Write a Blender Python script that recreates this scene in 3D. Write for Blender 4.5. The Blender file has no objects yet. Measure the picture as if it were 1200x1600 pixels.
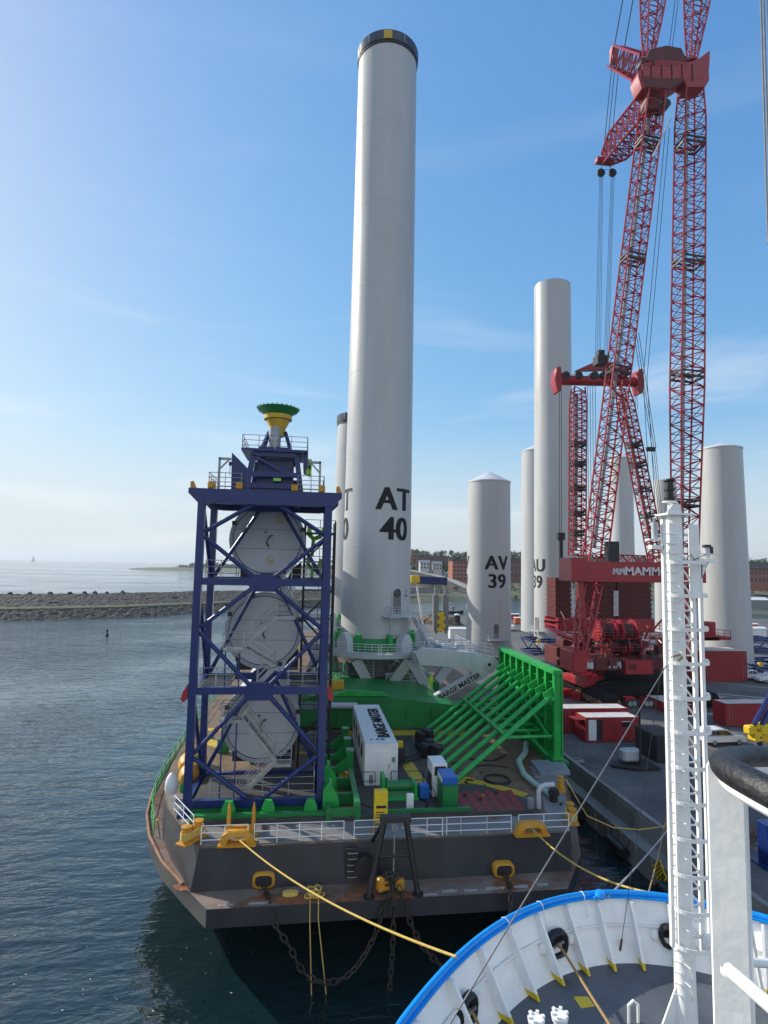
import bpy, bmesh, math, random
from mathutils import Vector, Matrix, noise
from mathutils.geometry import tessellate_polygon
random.seed(7)
R_ = math.radians
SC = bpy.context.scene
COL = SC.collection
# ------------------------------------------------------------------ camera, sky, sun, exposure
CAM = Vector((5.695, -34.854, 22.0))
FPX = 920.0
CROT = Matrix.Rotation(R_(-7), 3, 'Z') @ Matrix.Rotation(R_(90 + 5.28), 3, 'X') @ Matrix.Rotation(R_(1.2), 3, 'Z')
cd = bpy.data.cameras.new('camera'); cam = bpy.data.objects.new('camera', cd); COL.objects.link(cam)
cd.sensor_fit = 'VERTICAL'; cd.sensor_height = 36; cd.lens = 36 * FPX / 1600
cd.clip_start = 0.1; cd.clip_end = 60000
cam.matrix_world = Matrix.Translation(CAM) @ CROT.to_4x4()
SC.camera = cam
SUN_AZ, SUN_EL = R_(55.7), R_(30)      # azimuth left of the barge axis (+Y)
SDIR = Vector((-math.sin(SUN_AZ) * math.cos(SUN_EL), math.cos(SUN_AZ) * math.cos(SUN_EL), math.sin(SUN_EL)))
sl = bpy.data.lights.new('sun', 'SUN'); so = bpy.data.objects.new('sun', sl); COL.objects.link(so)
sl.energy = 3.0; sl.angle = R_(0.53); sl.color = (1.0, 0.93, 0.82)
so.rotation_euler = SDIR.to_track_quat('Z', 'Y').to_euler(); so.location = (0, 0, 200)
W = bpy.data.worlds.new('World'); SC.world = W; W.use_nodes = True
nt = W.node_tree; nt.nodes.clear()
wo = nt.nodes.new('ShaderNodeOutputWorld'); bg = nt.nodes.new('ShaderNodeBackground')
sky = nt.nodes.new('ShaderNodeTexSky'); sky.sky_type = 'NISHITA'; sky.sun_disc = False
sky.sun_elevation = SUN_EL; sky.sun_rotation = -SUN_AZ
sky.air_density = 1.0; sky.dust_density = 0.5; sky.ozone_density = 3.0; sky.altitude = 0
bg.inputs['Strength'].default_value = 0.15
# thin high cloud and a milky horizon over the sky texture; the colours are compressed as a phone camera does
EXPO = 0.5
def wn(kind, **kw):
    n = nt.nodes.new(kind)
    for k, v in kw.items(): setattr(n, k, v)
    return n
bw = wn('ShaderNodeRGBToBW'); sat = wn('ShaderNodeMix', data_type='RGBA', clamp_factor=False); sat.inputs['Factor'].default_value = 1.7
nt.links.new(sky.outputs['Color'], bw.inputs['Color']); nt.links.new(bw.outputs['Val'], sat.inputs['A']); nt.links.new(sky.outputs['Color'], sat.inputs['B'])
vmax = wn('ShaderNodeVectorMath', operation='MAXIMUM'); vmax.inputs[1].default_value = (0,0,0); nt.links.new(sat.outputs['Result'], vmax.inputs[0])
va = wn('ShaderNodeVectorMath', operation='MULTIPLY'); va.inputs[1].default_value = (1.85*0.15, 1.60*0.15, 2.15*0.15); nt.links.new(vmax.outputs[0], va.inputs[0])
vb = wn('ShaderNodeVectorMath', operation='MULTIPLY_ADD'); vb.inputs[1].default_value = (1/1.12, 1/1.22, 1/1.12); vb.inputs[2].default_value = (1,1,1); nt.links.new(va.outputs[0], vb.inputs[0])
vc = wn('ShaderNodeVectorMath', operation='DIVIDE'); nt.links.new(va.outputs[0], vc.inputs[0]); nt.links.new(vb.outputs[0], vc.inputs[1])
tc = wn('ShaderNodeTexCoord'); sx = wn('ShaderNodeSeparateXYZ'); nt.links.new(tc.outputs['Generated'], sx.inputs[0])
hz = wn('ShaderNodeMapRange', interpolation_type='SMOOTHSTEP'); hz.inputs['From Min'].default_value = -0.01; hz.inputs['From Max'].default_value = 0.26
hz.inputs['To Min'].default_value = 0.9; hz.inputs['To Max'].default_value = 0.0; nt.links.new(sx.outputs['Z'], hz.inputs['Value'])
hm_ = wn('ShaderNodeMix', data_type='RGBA'); hm_.inputs['B'].default_value = (0.58,0.66,0.70,1); nt.links.new(hz.outputs['Result'], hm_.inputs['Factor']); nt.links.new(vc.outputs[0], hm_.inputs['A'])
mp = wn('ShaderNodeMapping'); mp.inputs['Scale'].default_value = (1.0, 1.0, 6.5); mp.inputs['Rotation'].default_value = (0.10, 0.06, 0.9); mp.inputs['Location'].default_value = (0.7, 0.2, 1.3)
n1 = wn('ShaderNodeTexNoise'); n1.inputs['Scale'].default_value = 2.0; n1.inputs['Detail'].default_value = 8; n1.inputs['Roughness'].default_value = 0.55; n1.inputs['Distortion'].default_value = 0.5
cr = wn('ShaderNodeMapRange', interpolation_type='SMOOTHSTEP'); cr.inputs['From Min'].default_value = 0.50; cr.inputs['From Max'].default_value = 0.80; cr.inputs['To Max'].default_value = 0.42
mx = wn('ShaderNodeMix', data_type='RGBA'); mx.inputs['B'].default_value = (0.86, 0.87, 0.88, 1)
nt.links.new(tc.outputs['Generated'], mp.inputs['Vector']); nt.links.new(mp.outputs['Vector'], n1.inputs['Vector']); nt.links.new(n1.outputs['Fac'], cr.inputs['Value'])
ce = wn('ShaderNodeMapRange', interpolation_type='SMOOTHSTEP'); ce.inputs['From Min'].default_value = 0.22; ce.inputs['From Max'].default_value = 0.50; ce.inputs['To Min'].default_value = 1; ce.inputs['To Max'].default_value = 0.12
cm = wn('ShaderNodeMath', operation='MULTIPLY'); nt.links.new(sx.outputs['Z'], ce.inputs['Value']); nt.links.new(ce.outputs['Result'], cm.inputs[0]); nt.links.new(cr.outputs['Result'], cm.inputs[1])
# unseen white cloud bank added behind the camera as whitish fill light
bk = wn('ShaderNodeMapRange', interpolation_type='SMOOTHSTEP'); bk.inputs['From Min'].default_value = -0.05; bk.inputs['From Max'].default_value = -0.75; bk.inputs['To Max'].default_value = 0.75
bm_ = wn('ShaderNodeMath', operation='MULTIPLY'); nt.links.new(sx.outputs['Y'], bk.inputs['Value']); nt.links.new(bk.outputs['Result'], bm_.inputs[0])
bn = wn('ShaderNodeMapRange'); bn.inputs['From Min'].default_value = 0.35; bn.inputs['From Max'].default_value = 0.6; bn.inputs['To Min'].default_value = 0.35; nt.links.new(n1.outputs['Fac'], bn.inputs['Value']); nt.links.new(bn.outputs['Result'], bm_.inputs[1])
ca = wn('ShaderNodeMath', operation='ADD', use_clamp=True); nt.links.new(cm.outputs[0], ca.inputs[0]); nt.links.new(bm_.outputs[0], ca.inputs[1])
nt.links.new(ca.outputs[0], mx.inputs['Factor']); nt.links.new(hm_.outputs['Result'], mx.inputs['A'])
vs = wn('ShaderNodeVectorMath', operation='SCALE'); vs.inputs['Scale'].default_value = 1/(0.15*2**EXPO); nt.links.new(mx.outputs['Result'], vs.inputs[0])
nt.links.new(vs.outputs[0], bg.inputs['Color']); nt.links.new(bg.outputs['Background'], wo.inputs['Surface'])
SC.view_settings.view_transform = 'Standard'; SC.view_settings.look = 'None'
SC.view_settings.gamma = 1; SC.view_settings.exposure = EXPO + 0.27
SC.render.resolution_x = 768; SC.render.resolution_y = 1024
SC.cycles.max_bounces = 6; SC.cycles.volume_bounces = 0; SC.cycles.transparent_max_bounces = 6

# ------------------------------------------------------------------ helpers
def ray(px, py): return CROT @ Vector(((px - 600) / FPX, -(py - 800) / FPX, -1.0))
def at(px, py, Y):
    d = ray(px, py); return CAM + d * ((Y - CAM.y) / d.y)
def az(px, py, z):
    d = ray(px, py); return CAM + d * ((z - CAM.z) / d.z)
def LXp(px, py, X):
    d = ray(px, py); return CAM + d * ((X - CAM.x) / d.x)
ROOT = {}
def tag(o, label=None, cat=None, group=None, kind=None):
    if label: o['label'] = label
    if cat: o['category'] = cat
    if group: o['group'] = group
    if kind: o['kind'] = kind
    return o
def thing(name, label, cat, loc, group=None):
    o = bpy.data.objects.new(name, None); o.empty_display_size = 0.5; COL.objects.link(o)
    o.location = loc; ROOT[o.name] = Vector(loc)
    return tag(o, label, cat, group)
def copy_tree(o, parent=None):
    c = o.copy(); COL.objects.link(c); c.parent = parent
    for ch in list(o.children): copy_tree(ch, c)
    return c
class MB:
    def __init__(s): s.v = []; s.f = []
    def add(s, vs, fs):
        b = len(s.v); s.v += [Vector(v) for v in vs]; s.f += [tuple(i + b for i in f) for f in fs]; return s
    def box(s, x0, x1, y0, y1, z0, z1):
        return s.add([(x0,y0,z0),(x1,y0,z0),(x1,y1,z0),(x0,y1,z0),(x0,y0,z1),(x1,y0,z1),(x1,y1,z1),(x0,y1,z1)],
                     [(0,3,2,1),(4,5,6,7),(0,1,5,4),(1,2,6,5),(2,3,7,6),(3,0,4,7)])
    def cbox(s, c, sx, sy, sz, rz=0):
        m = Matrix.Rotation(rz, 3, 'Z'); c = Vector(c)
        P = [(-1,-1,-1),(1,-1,-1),(1,1,-1),(-1,1,-1),(-1,-1,1),(1,-1,1),(1,1,1),(-1,1,1)]
        return s.add([c + m @ Vector((p[0]*sx/2, p[1]*sy/2, p[2]*sz/2)) for p in P],
                     [(0,3,2,1),(4,5,6,7),(0,1,5,4),(1,2,6,5),(2,3,7,6),(3,0,4,7)])
    def beam(s, p, q, w, h, w2=None, h2=None, up=(0,0,1)):
        p = Vector(p); q = Vector(q); d = (q - p).normalized(); up = Vector(up)
        if abs(d.dot(up)) > 0.98: up = Vector((0,1,0))
        x = d.cross(up).normalized(); y = x.cross(d).normalized(); w2 = w if w2 is None else w2; h2 = h if h2 is None else h2
        vs = [p + x*a*w/2 + y*b*h/2 for a, b in ((-1,-1),(1,-1),(1,1),(-1,1))] + [q + x*a*w2/2 + y*b*h2/2 for a, b in ((-1,-1),(1,-1),(1,1),(-1,1))]
        return s.add(vs, [(0,1,2,3),(7,6,5,4),(0,4,5,1),(1,5,6,2),(2,6,7,3),(3,7,4,0)])
    def tube(s, p, q, r, r2=None, n=6, cap=True):
        p = Vector(p); q = Vector(q); d = q - p
        if d.length < 1e-6: return s
        d.normalize(); up = Vector((0,0,1)) if abs(d.z) < 0.95 else Vector((0,1,0))
        x = d.cross(up).normalized(); y = x.cross(d); r2 = r if r2 is None else r2
        cs = [(math.cos(2*math.pi*i/n), math.sin(2*math.pi*i/n)) for i in range(n)]
        vs = [p + x*c*r + y*t*r for c, t in cs] + [q + x*c*r2 + y*t*r2 for c, t in cs]
        fs = [(i, i+n, (i+1) % n + n, (i+1) % n) for i in range(n)]
        if cap: fs += [tuple(range(n)), tuple(range(2*n-1, n-1, -1))]
        return s.add(vs, fs)
    def path(s, pts, r, n=6, closed=False):
        pts = [Vector(p) for p in pts]; m = len(pts); b = len(s.v); prev = None
        for i, p in enumerate(pts):
            if closed: d = pts[(i+1) % m] - pts[i-1]
            else: d = pts[min(i+1, m-1)] - pts[max(i-1, 0)]
            d.normalize()
            if prev is None:
                up = Vector((0,0,1)) if abs(d.z) < 0.9 else Vector((0,1,0)); x = d.cross(up).normalized()
            else:
                x = (prev - d * prev.dot(d)).normalized()
            prev = x; y = x.cross(d); rr = r[i] if isinstance(r, (list, tuple)) else r
            for k in range(n):
                a = 2*math.pi*k/n; s.v.append(p + x*math.cos(a)*rr + y*math.sin(a)*rr)
        for i in range(m if closed else m-1):
            j = (i+1) % m
            for k in range(n):
                s.f.append((b+i*n+k, b+j*n+k, b+j*n+(k+1) % n, b+i*n+(k+1) % n))
        if not closed:
            s.f.append(tuple(b+k for k in range(n))); s.f.append(tuple(b+(m-1)*n+k for k in range(n-1,-1,-1)))
        return s
    def lathe(s, prof, c, n=48, axis='z', a0=0, a1=2*math.pi, sc=(1,1)):
        c = Vector(c); b = len(s.v); full = abs(a1-a0-2*math.pi) < 1e-6; k = n if full else n+1
        for r, h in prof:
            for i in range(k):
                a = a0 + (a1-a0)*i/n; x = r*math.cos(a)*sc[0]; y = r*math.sin(a)*sc[1]
                s.v.append(c + (Vector((x,y,h)) if axis == 'z' else Vector((x,h,y)) if axis == 'y' else Vector((h,x,y))))
        for j in range(len(prof)-1):
            for i in range(n):
                i2 = (i+1) % k
                f = (b+j*k+i, b+j*k+i2, b+(j+1)*k+i2, b+(j+1)*k+i)
                s.f.append(f if axis != 'y' else f[::-1])
        return s
    def prism(s, poly, z0, z1, fr=None):
        # poly list of (a,b); fr maps (a,b,h)->world
        fr = fr or (lambda a, b, h: (a, b, h)); n = len(poly)
        vs = [fr(a, b, z0) for a, b in poly] + [fr(a, b, z1) for a, b in poly]
        tr = tessellate_polygon([[Vector((a, b, 0)) for a, b in poly]])
        fs = [(i, (i+1) % n, (i+1) % n + n, i+n) for i in range(n)]
        fs += [tuple(t) for t in tr] + [tuple(x+n for x in t) for t in tr]
        return s.add(vs, fs)
    def loft(s, rings, cap0=True, cap1=True, closed=True):
        b = len(s.v); n = len(rings[0])
        for r in rings: s.v += [Vector(p) for p in r]
        for j in range(len(rings)-1):
            for i in range(n if closed else n-1):
                i2 = (i+1) % n; s.f.append((b+j*n+i, b+j*n+i2, b+(j+1)*n+i2, b+(j+1)*n+i))
        for flag, j in ((cap0, 0), (cap1, len(rings)-1)):
            if flag:
                tr = tessellate_polygon([[Vector(p) for p in rings[j]]]); s.f += [tuple(x+b+j*n for x in t) for t in tr]
        return s
    def build(s, name, m, parent=None, angle=35, bevel=0, recalc=True):
        o0 = Vector((0,0,0))
        if parent is not None:
            r = parent
            while r.parent: r = r.parent
            o0 = ROOT.get(r.name, Vector((0,0,0)))
        me = bpy.data.meshes.new(name)
        me.from_pydata([v - o0 for v in s.v], [], s.f)
        if recalc or bevel:
            bm = bmesh.new(); bm.from_mesh(me); bmesh.ops.recalc_face_normals(bm, faces=bm.faces)
            if bevel:
                bmesh.ops.bevel(bm, geom=[e for e in bm.edges if e.is_manifold and e.calc_face_angle(0) > 0.6], offset=bevel, segments=1, affect='EDGES')
            bm.to_mesh(me); bm.free()
        me.shade_smooth(); me.set_sharp_from_angle(angle=R_(angle))
        o = bpy.data.objects.new(name, me); COL.objects.link(o)
        if m: me.materials.append(m)
        if parent is not None: o.parent = parent
        return o

def mat(name, col, rough=0.5, metal=0.0, var=0.15, scale=0.6, bump=0.0, bscale=None, rust=0.0, rcol=(0.17,0.06,0.02), streak=False, rscale=0.5, spec=0.5, coat=0):
    m = bpy.data.materials.new(name); m.use_nodes = True; t = m.node_tree; N = t.nodes; L = t.links
    p = N['Principled BSDF']; p.inputs['Roughness'].default_value = rough; p.inputs['Metallic'].default_value = metal
    p.inputs['Specular IOR Level'].default_value = spec; p.inputs['Coat Weight'].default_value = coat
    c = N.new('ShaderNodeTexCoord'); mpn = N.new('ShaderNodeMapping'); L.new(c.outputs['Object'], mpn.inputs['Vector'])
    if streak: mpn.inputs['Scale'].default_value = (1, 1, 0.15)
    a = N.new('ShaderNodeTexNoise'); a.inputs['Scale'].default_value = scale; a.inputs['Detail'].default_value = 8; a.inputs['Roughness'].default_value = 0.62
    L.new(mpn.outputs['Vector'], a.inputs['Vector'])
    r = N.new('ShaderNodeMapRange'); r.inputs['From Min'].default_value = 0.3; r.inputs['From Max'].default_value = 0.7
    r.inputs['To Min'].default_value = 1 - var; r.inputs['To Max'].default_value = 1 + var; L.new(a.outputs['Fac'], r.inputs['Value'])
    v = N.new('ShaderNodeVectorMath'); v.operation = 'SCALE'; v.inputs[0].default_value = col[:3]; L.new(r.outputs['Result'], v.inputs['Scale'])
    out = v.outputs['Vector']
    if rust > 0:
        b = N.new('ShaderNodeTexNoise'); b.inputs['Scale'].default_value = rscale; b.inputs['Detail'].default_value = 10; b.inputs['Roughness'].default_value = 0.7
        L.new(mpn.outputs['Vector'], b.inputs['Vector'])
        q = N.new('ShaderNodeMapRange'); q.inputs['From Min'].default_value = 0.72 - rust*0.5; q.inputs['From Max'].default_value = 0.80 - rust*0.4
        L.new(b.outputs['Fac'], q.inputs['Value'])
        x = N.new('ShaderNodeMix'); x.data_type = 'RGBA'; L.new(q.outputs['Result'], x.inputs['Factor']); L.new(out, x.inputs['A'])
        x.inputs['B'].default_value = (*rcol, 1); out = x.outputs['Result']
    L.new(out, p.inputs['Base Color'])
    rr = N.new('ShaderNodeMapRange'); rr.inputs['To Min'].default_value = max(0.02, rough - 0.12); rr.inputs['To Max'].default_value = min(1, rough + 0.12)
    L.new(a.outputs['Fac'], rr.inputs['Value']); L.new(rr.outputs['Result'], p.inputs['Roughness'])
    if bump > 0:
        e = N.new('ShaderNodeTexNoise'); e.inputs['Scale'].default_value = bscale or scale*8; e.inputs['Detail'].default_value = 6; L.new(c.outputs['Object'], e.inputs['Vector'])
        k = N.new('ShaderNodeBump'); k.inputs['Strength'].default_value = bump; k.inputs['Distance'].default_value = 0.05
        L.new(e.outputs['Fac'], k.inputs['Height']); L.new(k.outputs['Normal'], p.inputs['Normal'])
    return m

M = {}
M['seam'] = mat('weld_seam', (0.36,0.365,0.365), 0.5, var=0.1)
M['tower'] = mat('tower_paint', (0.47,0.475,0.47), 0.36, var=0.07, scale=0.5, streak=True, spec=0.45)
M['tower_roof'] = mat('cover_paint', (0.62,0.63,0.64), 0.5, var=0.05)
M['black'] = mat('black_rubber', (0.014,0.014,0.016), 0.45, var=0.3, scale=6, bump=0.15)
M['letter'] = mat('letter_black', (0.010,0.010,0.011), 0.8, var=0.1)
M['blue'] = mat('rack_blue', (0.006,0.022,0.125), 0.33, var=0.18, scale=1.2, rust=0.05)
M['grey_galv'] = mat('galvanised', (0.30,0.31,0.32), 0.45, 0.5, var=0.2, scale=3)
M['white'] = mat('white_paint', (0.76,0.77,0.76), 0.4, var=0.06, scale=1.5, rust=0.03)
M['wrail'] = mat('white_rail', (0.72,0.73,0.73), 0.4, var=0.06, scale=3)
M['plat'] = mat('platform_white', (0.50,0.52,0.53), 0.45, var=0.12, scale=0.8, rust=0.06, streak=True)
M['green'] = mat('green_paint', (0.016,0.34,0.062), 0.38, var=0.2, scale=1.1, rust=0.08, rscale=2.2)
M['green_dk'] = mat('green_beam', (0.012,0.19,0.045), 0.45, var=0.25, scale=0.8, rust=0.1, rscale=1.2)
M['yellow'] = mat('yellow_paint', (0.58,0.36,0.02), 0.45, var=0.15, scale=2, rust=0.12)
M['orange'] = mat('orange_bollard', (0.55,0.26,0.02), 0.5, var=0.2, scale=3, rust=0.22)
M['cab_yel'] = mat('cabinet_yellow', (0.75,0.52,0.02), 0.4, var=0.08, scale=3)
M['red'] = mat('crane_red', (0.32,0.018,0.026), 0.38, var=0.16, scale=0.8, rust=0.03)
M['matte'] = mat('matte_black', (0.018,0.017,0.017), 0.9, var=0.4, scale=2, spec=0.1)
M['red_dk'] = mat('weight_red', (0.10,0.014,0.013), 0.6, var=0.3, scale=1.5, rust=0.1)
M['cont_red'] = mat('container_red', (0.30,0.025,0.03), 0.5, var=0.15, scale=0.8, rust=0.06)
M['cont_roof'] = mat('container_roof', (0.55,0.54,0.52), 0.6, var=0.15, scale=0.8, rust=0.12)
M['dark'] = mat('dark_steel', (0.03,0.03,0.033), 0.55, 0.3, var=0.3, scale=2)
M['rope'] = mat('yellow_rope', (0.60,0.42,0.10), 0.8, var=0.25, scale=14, bump=0.5, bscale=60)
M['orope'] = mat('orange_rope', (0.42,0.26,0.10), 0.8, var=0.25, scale=14, bump=0.5, bscale=60)
M['wire'] = mat('wire', (0.20,0.20,0.20), 0.5, 0.6, var=0.2, scale=8)
M['dwire'] = mat('dark_wire', (0.03,0.03,0.035), 0.5, 0.3, var=0.2, scale=8)
M['hull'] = mat('hull_grey', (0.024,0.027,0.034), 0.5, var=0.35, scale=0.7, rust=0.02, streak=True, rscale=0.7)
M['ledge'] = mat('ledge_steel', (0.20,0.155,0.125), 0.6, var=0.3, scale=0.8, rust=0.55, rcol=(0.15,0.075,0.038), rscale=0.35)
M['rustrail'] = mat('rusty_fender_rail', (0.24,0.12,0.06), 0.7, var=0.35, scale=1.5, rust=0.5, rcol=(0.16,0.05,0.02), rscale=1.5)
M['walk'] = mat('walkway_grey', (0.19,0.185,0.18), 0.6, var=0.25, scale=0.9, rust=0.22, rscale=0.6)
M['deckdk'] = mat('deck_dark', (0.055,0.05,0.045), 0.65, var=0.3, scale=0.7, rust=0.25, rcol=(0.085,0.055,0.03))
M['deckbr'] = mat('deck_brown', (0.17,0.112,0.065), 0.65, var=0.3, scale=0.5, rust=0.45, rcol=(0.12,0.065,0.03), rscale=0.3)
M['dyellow'] = mat('deck_yellow_marking', (0.50,0.34,0.02), 0.6, var=0.2, scale=2, rust=0.04, rscale=1.5)
M['dred'] = mat('deck_red_hatching', (0.24,0.03,0.025), 0.6, var=0.2, scale=2, rust=0.3, rcol=(0.10,0.05,0.03), rscale=2)
M['grey'] = mat('mid_grey', (0.22,0.23,0.24), 0.5, var=0.15, scale=2)
M['cover'] = mat('blade_cover', (0.48,0.50,0.53), 0.5, var=0.06, scale=0.8)
M['coverrim'] = mat('blade_root_rim', (0.42,0.44,0.47), 0.5, var=0.08)
M['chain'] = mat('rusty_chain', (0.045,0.035,0.03), 0.7, 0.3, var=0.4, scale=3, rust=0.3)
M['glass'] = mat('dark_glass', (0.02,0.025,0.03), 0.08, var=0.1)
M['bluecab'] = mat('cabinet_blue', (0.01,0.12,0.45), 0.4, var=0.1)
M['railblue'] = mat('ship_rail_blue', (0.003,0.30,0.82), 0.35, var=0.12, scale=2.5)
M['shipwhite'] = mat('ship_white', (0.88,0.87,0.83), 0.38, var=0.09, scale=1.2, bump=0.2, bscale=3, rust=0.04)
M['mastwhite'] = mat('mast_white', (0.88,0.87,0.83), 0.35, var=0.07, scale=2, bump=0.12, bscale=8, rust=0.03)
M['shipdeck'] = mat('ship_deck_grey', (0.10,0.11,0.12), 0.45, var=0.3, scale=0.6, rust=0.05, rscale=1.2)
M['tire'] = mat('foam_tube', (0.016,0.017,0.02), 0.5, var=0.4, scale=5, bump=0.35, bscale=22)
M['hivis'] = mat('hivis', (0.45,0.75,0.05), 0.7, var=0.05)
M['skin'] = mat('skin', (0.45,0.28,0.2), 0.6, var=0.05)
M['brick'] = mat('brick', (0.30,0.10,0.065), 0.8, var=0.2, scale=0.3)
M['stone'] = mat('stone_trim', (0.35,0.33,0.30), 0.8, var=0.15)
M['concrete'] = mat('concrete', (0.23,0.225,0.215), 0.8, var=0.3, scale=0.5, bump=0.3, rust=0.2, rcol=(0.12,0.115,0.11), streak=True)
M['car_white'] = mat('car_white', (0.72,0.73,0.75), 0.2, var=0.03, coat=0.5)
M['tow_or'] = mat('orange_plastic', (0.6,0.13,0.02), 0.5, var=0.1)

def bend_text(txt, size, R, ctr, z, ang, m, name, parent, offset=0.02, space=1.0):
    """flat letters laid on a cylinder of radius R(z) at angle ang (from -Y towards +X)"""
    cu = bpy.data.curves.new('t', 'FONT'); cu.body = txt; cu.size = size; cu.offset = offset; cu.align_x = 'CENTER'; cu.space_character = space
    o = bpy.data.objects.new('t', cu); COL.objects.link(o); bpy.context.view_layer.update()
    me = bpy.data.meshes.new_from_object(o); bpy.data.objects.remove(o); bm = bmesh.new()
    for q, dx in enumerate((-.14, -.05, .05, .14)):
        n0 = len(bm.verts); bm.from_mesh(me); bm.verts.ensure_lookup_table()
        for v in bm.verts[n0:]: v.co.x = v.co.x*0.98 + dx; v.co.z = q*.004
    for i in range(-14, 15):
        bmesh.ops.bisect_plane(bm, geom=bm.verts[:]+bm.edges[:]+bm.faces[:], plane_co=(i*0.25,0,0), plane_no=(1,0,0))
    o0 = ROOT[parent.name] if parent.name in ROOT else Vector()
    for v in bm.verts:
        zz = z + v.co.y; r = (R(zz) if callable(R) else R) + 0.02 + v.co.z; a = ang + v.co.x / r
        v.co = Vector((ctr[0] + r*math.sin(a), ctr[1] - r*math.cos(a), zz)) - o0
    bm.to_mesh(me); bm.free(); me.materials.clear(); me.materials.append(m); me.name = name
    ob = bpy.data.objects.new(name, me); COL.objects.link(ob); ob.parent = parent; return ob
def flat_text(txt, size, origin, xd, yd, m, name, parent, offset=0.01, th=0.01, sx=1.0, align='LEFT'):
    cu = bpy.data.curves.new('t', 'FONT'); cu.body = txt; cu.size = size; cu.offset = offset; cu.extrude = th; cu.align_x = align
    o = bpy.data.objects.new('t', cu); COL.objects.link(o); bpy.context.view_layer.update()
    me = bpy.data.meshes.new_from_object(o); bpy.data.objects.remove(o)
    r = parent
    while r.parent: r = r.parent
    o0 = ROOT.get(r.name, Vector()); X = Vector(xd).normalized(); Y = Vector(yd).normalized(); Z = X.cross(Y); O = Vector(origin)
    for v in me.vertices: v.co = O + X*v.co.x*sx + Y*v.co.y + Z*v.co.z - o0
    me.materials.clear(); me.materials.append(m); me.name = name
    ob = bpy.data.objects.new(name, me); COL.objects.link(ob); ob.parent = parent; return ob
def rail_mb(mb, pts, h=1.1, n=2, r=0.025, sp=1.5, up=(0,0,1)):
    pts = [Vector(p) for p in pts]; U = Vector(up)
    for a, b in zip(pts, pts[1:]):
        L = (b-a).length; k = max(1, round(L/sp))
        for i in range(n+1):
            o = U*h*(1 - i/(n+0.6)) if i else U*h
            mb.tube(a+o, b+o, r, n=5)
        for i in range(k+1): p = a.lerp(b, i/k); mb.tube(p, p+U*h, r*1.15, n=5)
    return mb
def lattice(ch, br, p, q, prof, nseg, rc, rb, side=(1,0,0), step=None):
    """four-chord lattice boom from p to q; prof = [(t, width, depth)]"""
    p = Vector(p); q = Vector(q); d = (q-p).normalized(); X = Vector(side); X = (X - d*X.dot(d)).normalized(); Y = d.cross(X)
    def wd(t):
        for (t0,w0,e0),(t1,w1,e1) in zip(prof, prof[1:]):
            if t <= t1 + 1e-9: f = (t-t0)/max(1e-9,(t1-t0)); return w0+(w1-w0)*f, e0+(e1-e0)*f
        return prof[-1][1:]
    S = []
    for i in range(nseg+1):
        t = i/nseg; w, e = wd(t); c = p.lerp(q, t)
        S.append([c + X*a*w/2 + Y*b*e/2 for a, b in ((-1,-1),(1,-1),(1,1),(-1,1))])
    for k in range(4):
        for i in range(nseg): ch.tube(S[i][k], S[i+1][k], rc, n=6, cap=False)
    for i in range(nseg):
        for k in range(4):
            k2 = (k+1) % 4
            if i % 2 == (k % 2): br.tube(S[i][k], S[i+1][k2], rb, n=4, cap=False)
            else: br.tube(S[i][k2], S[i+1][k], rb, n=4, cap=False)
            br.tube(S[i][k], S[i][k2], rb*0.8, n=4, cap=False)
    return S
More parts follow.
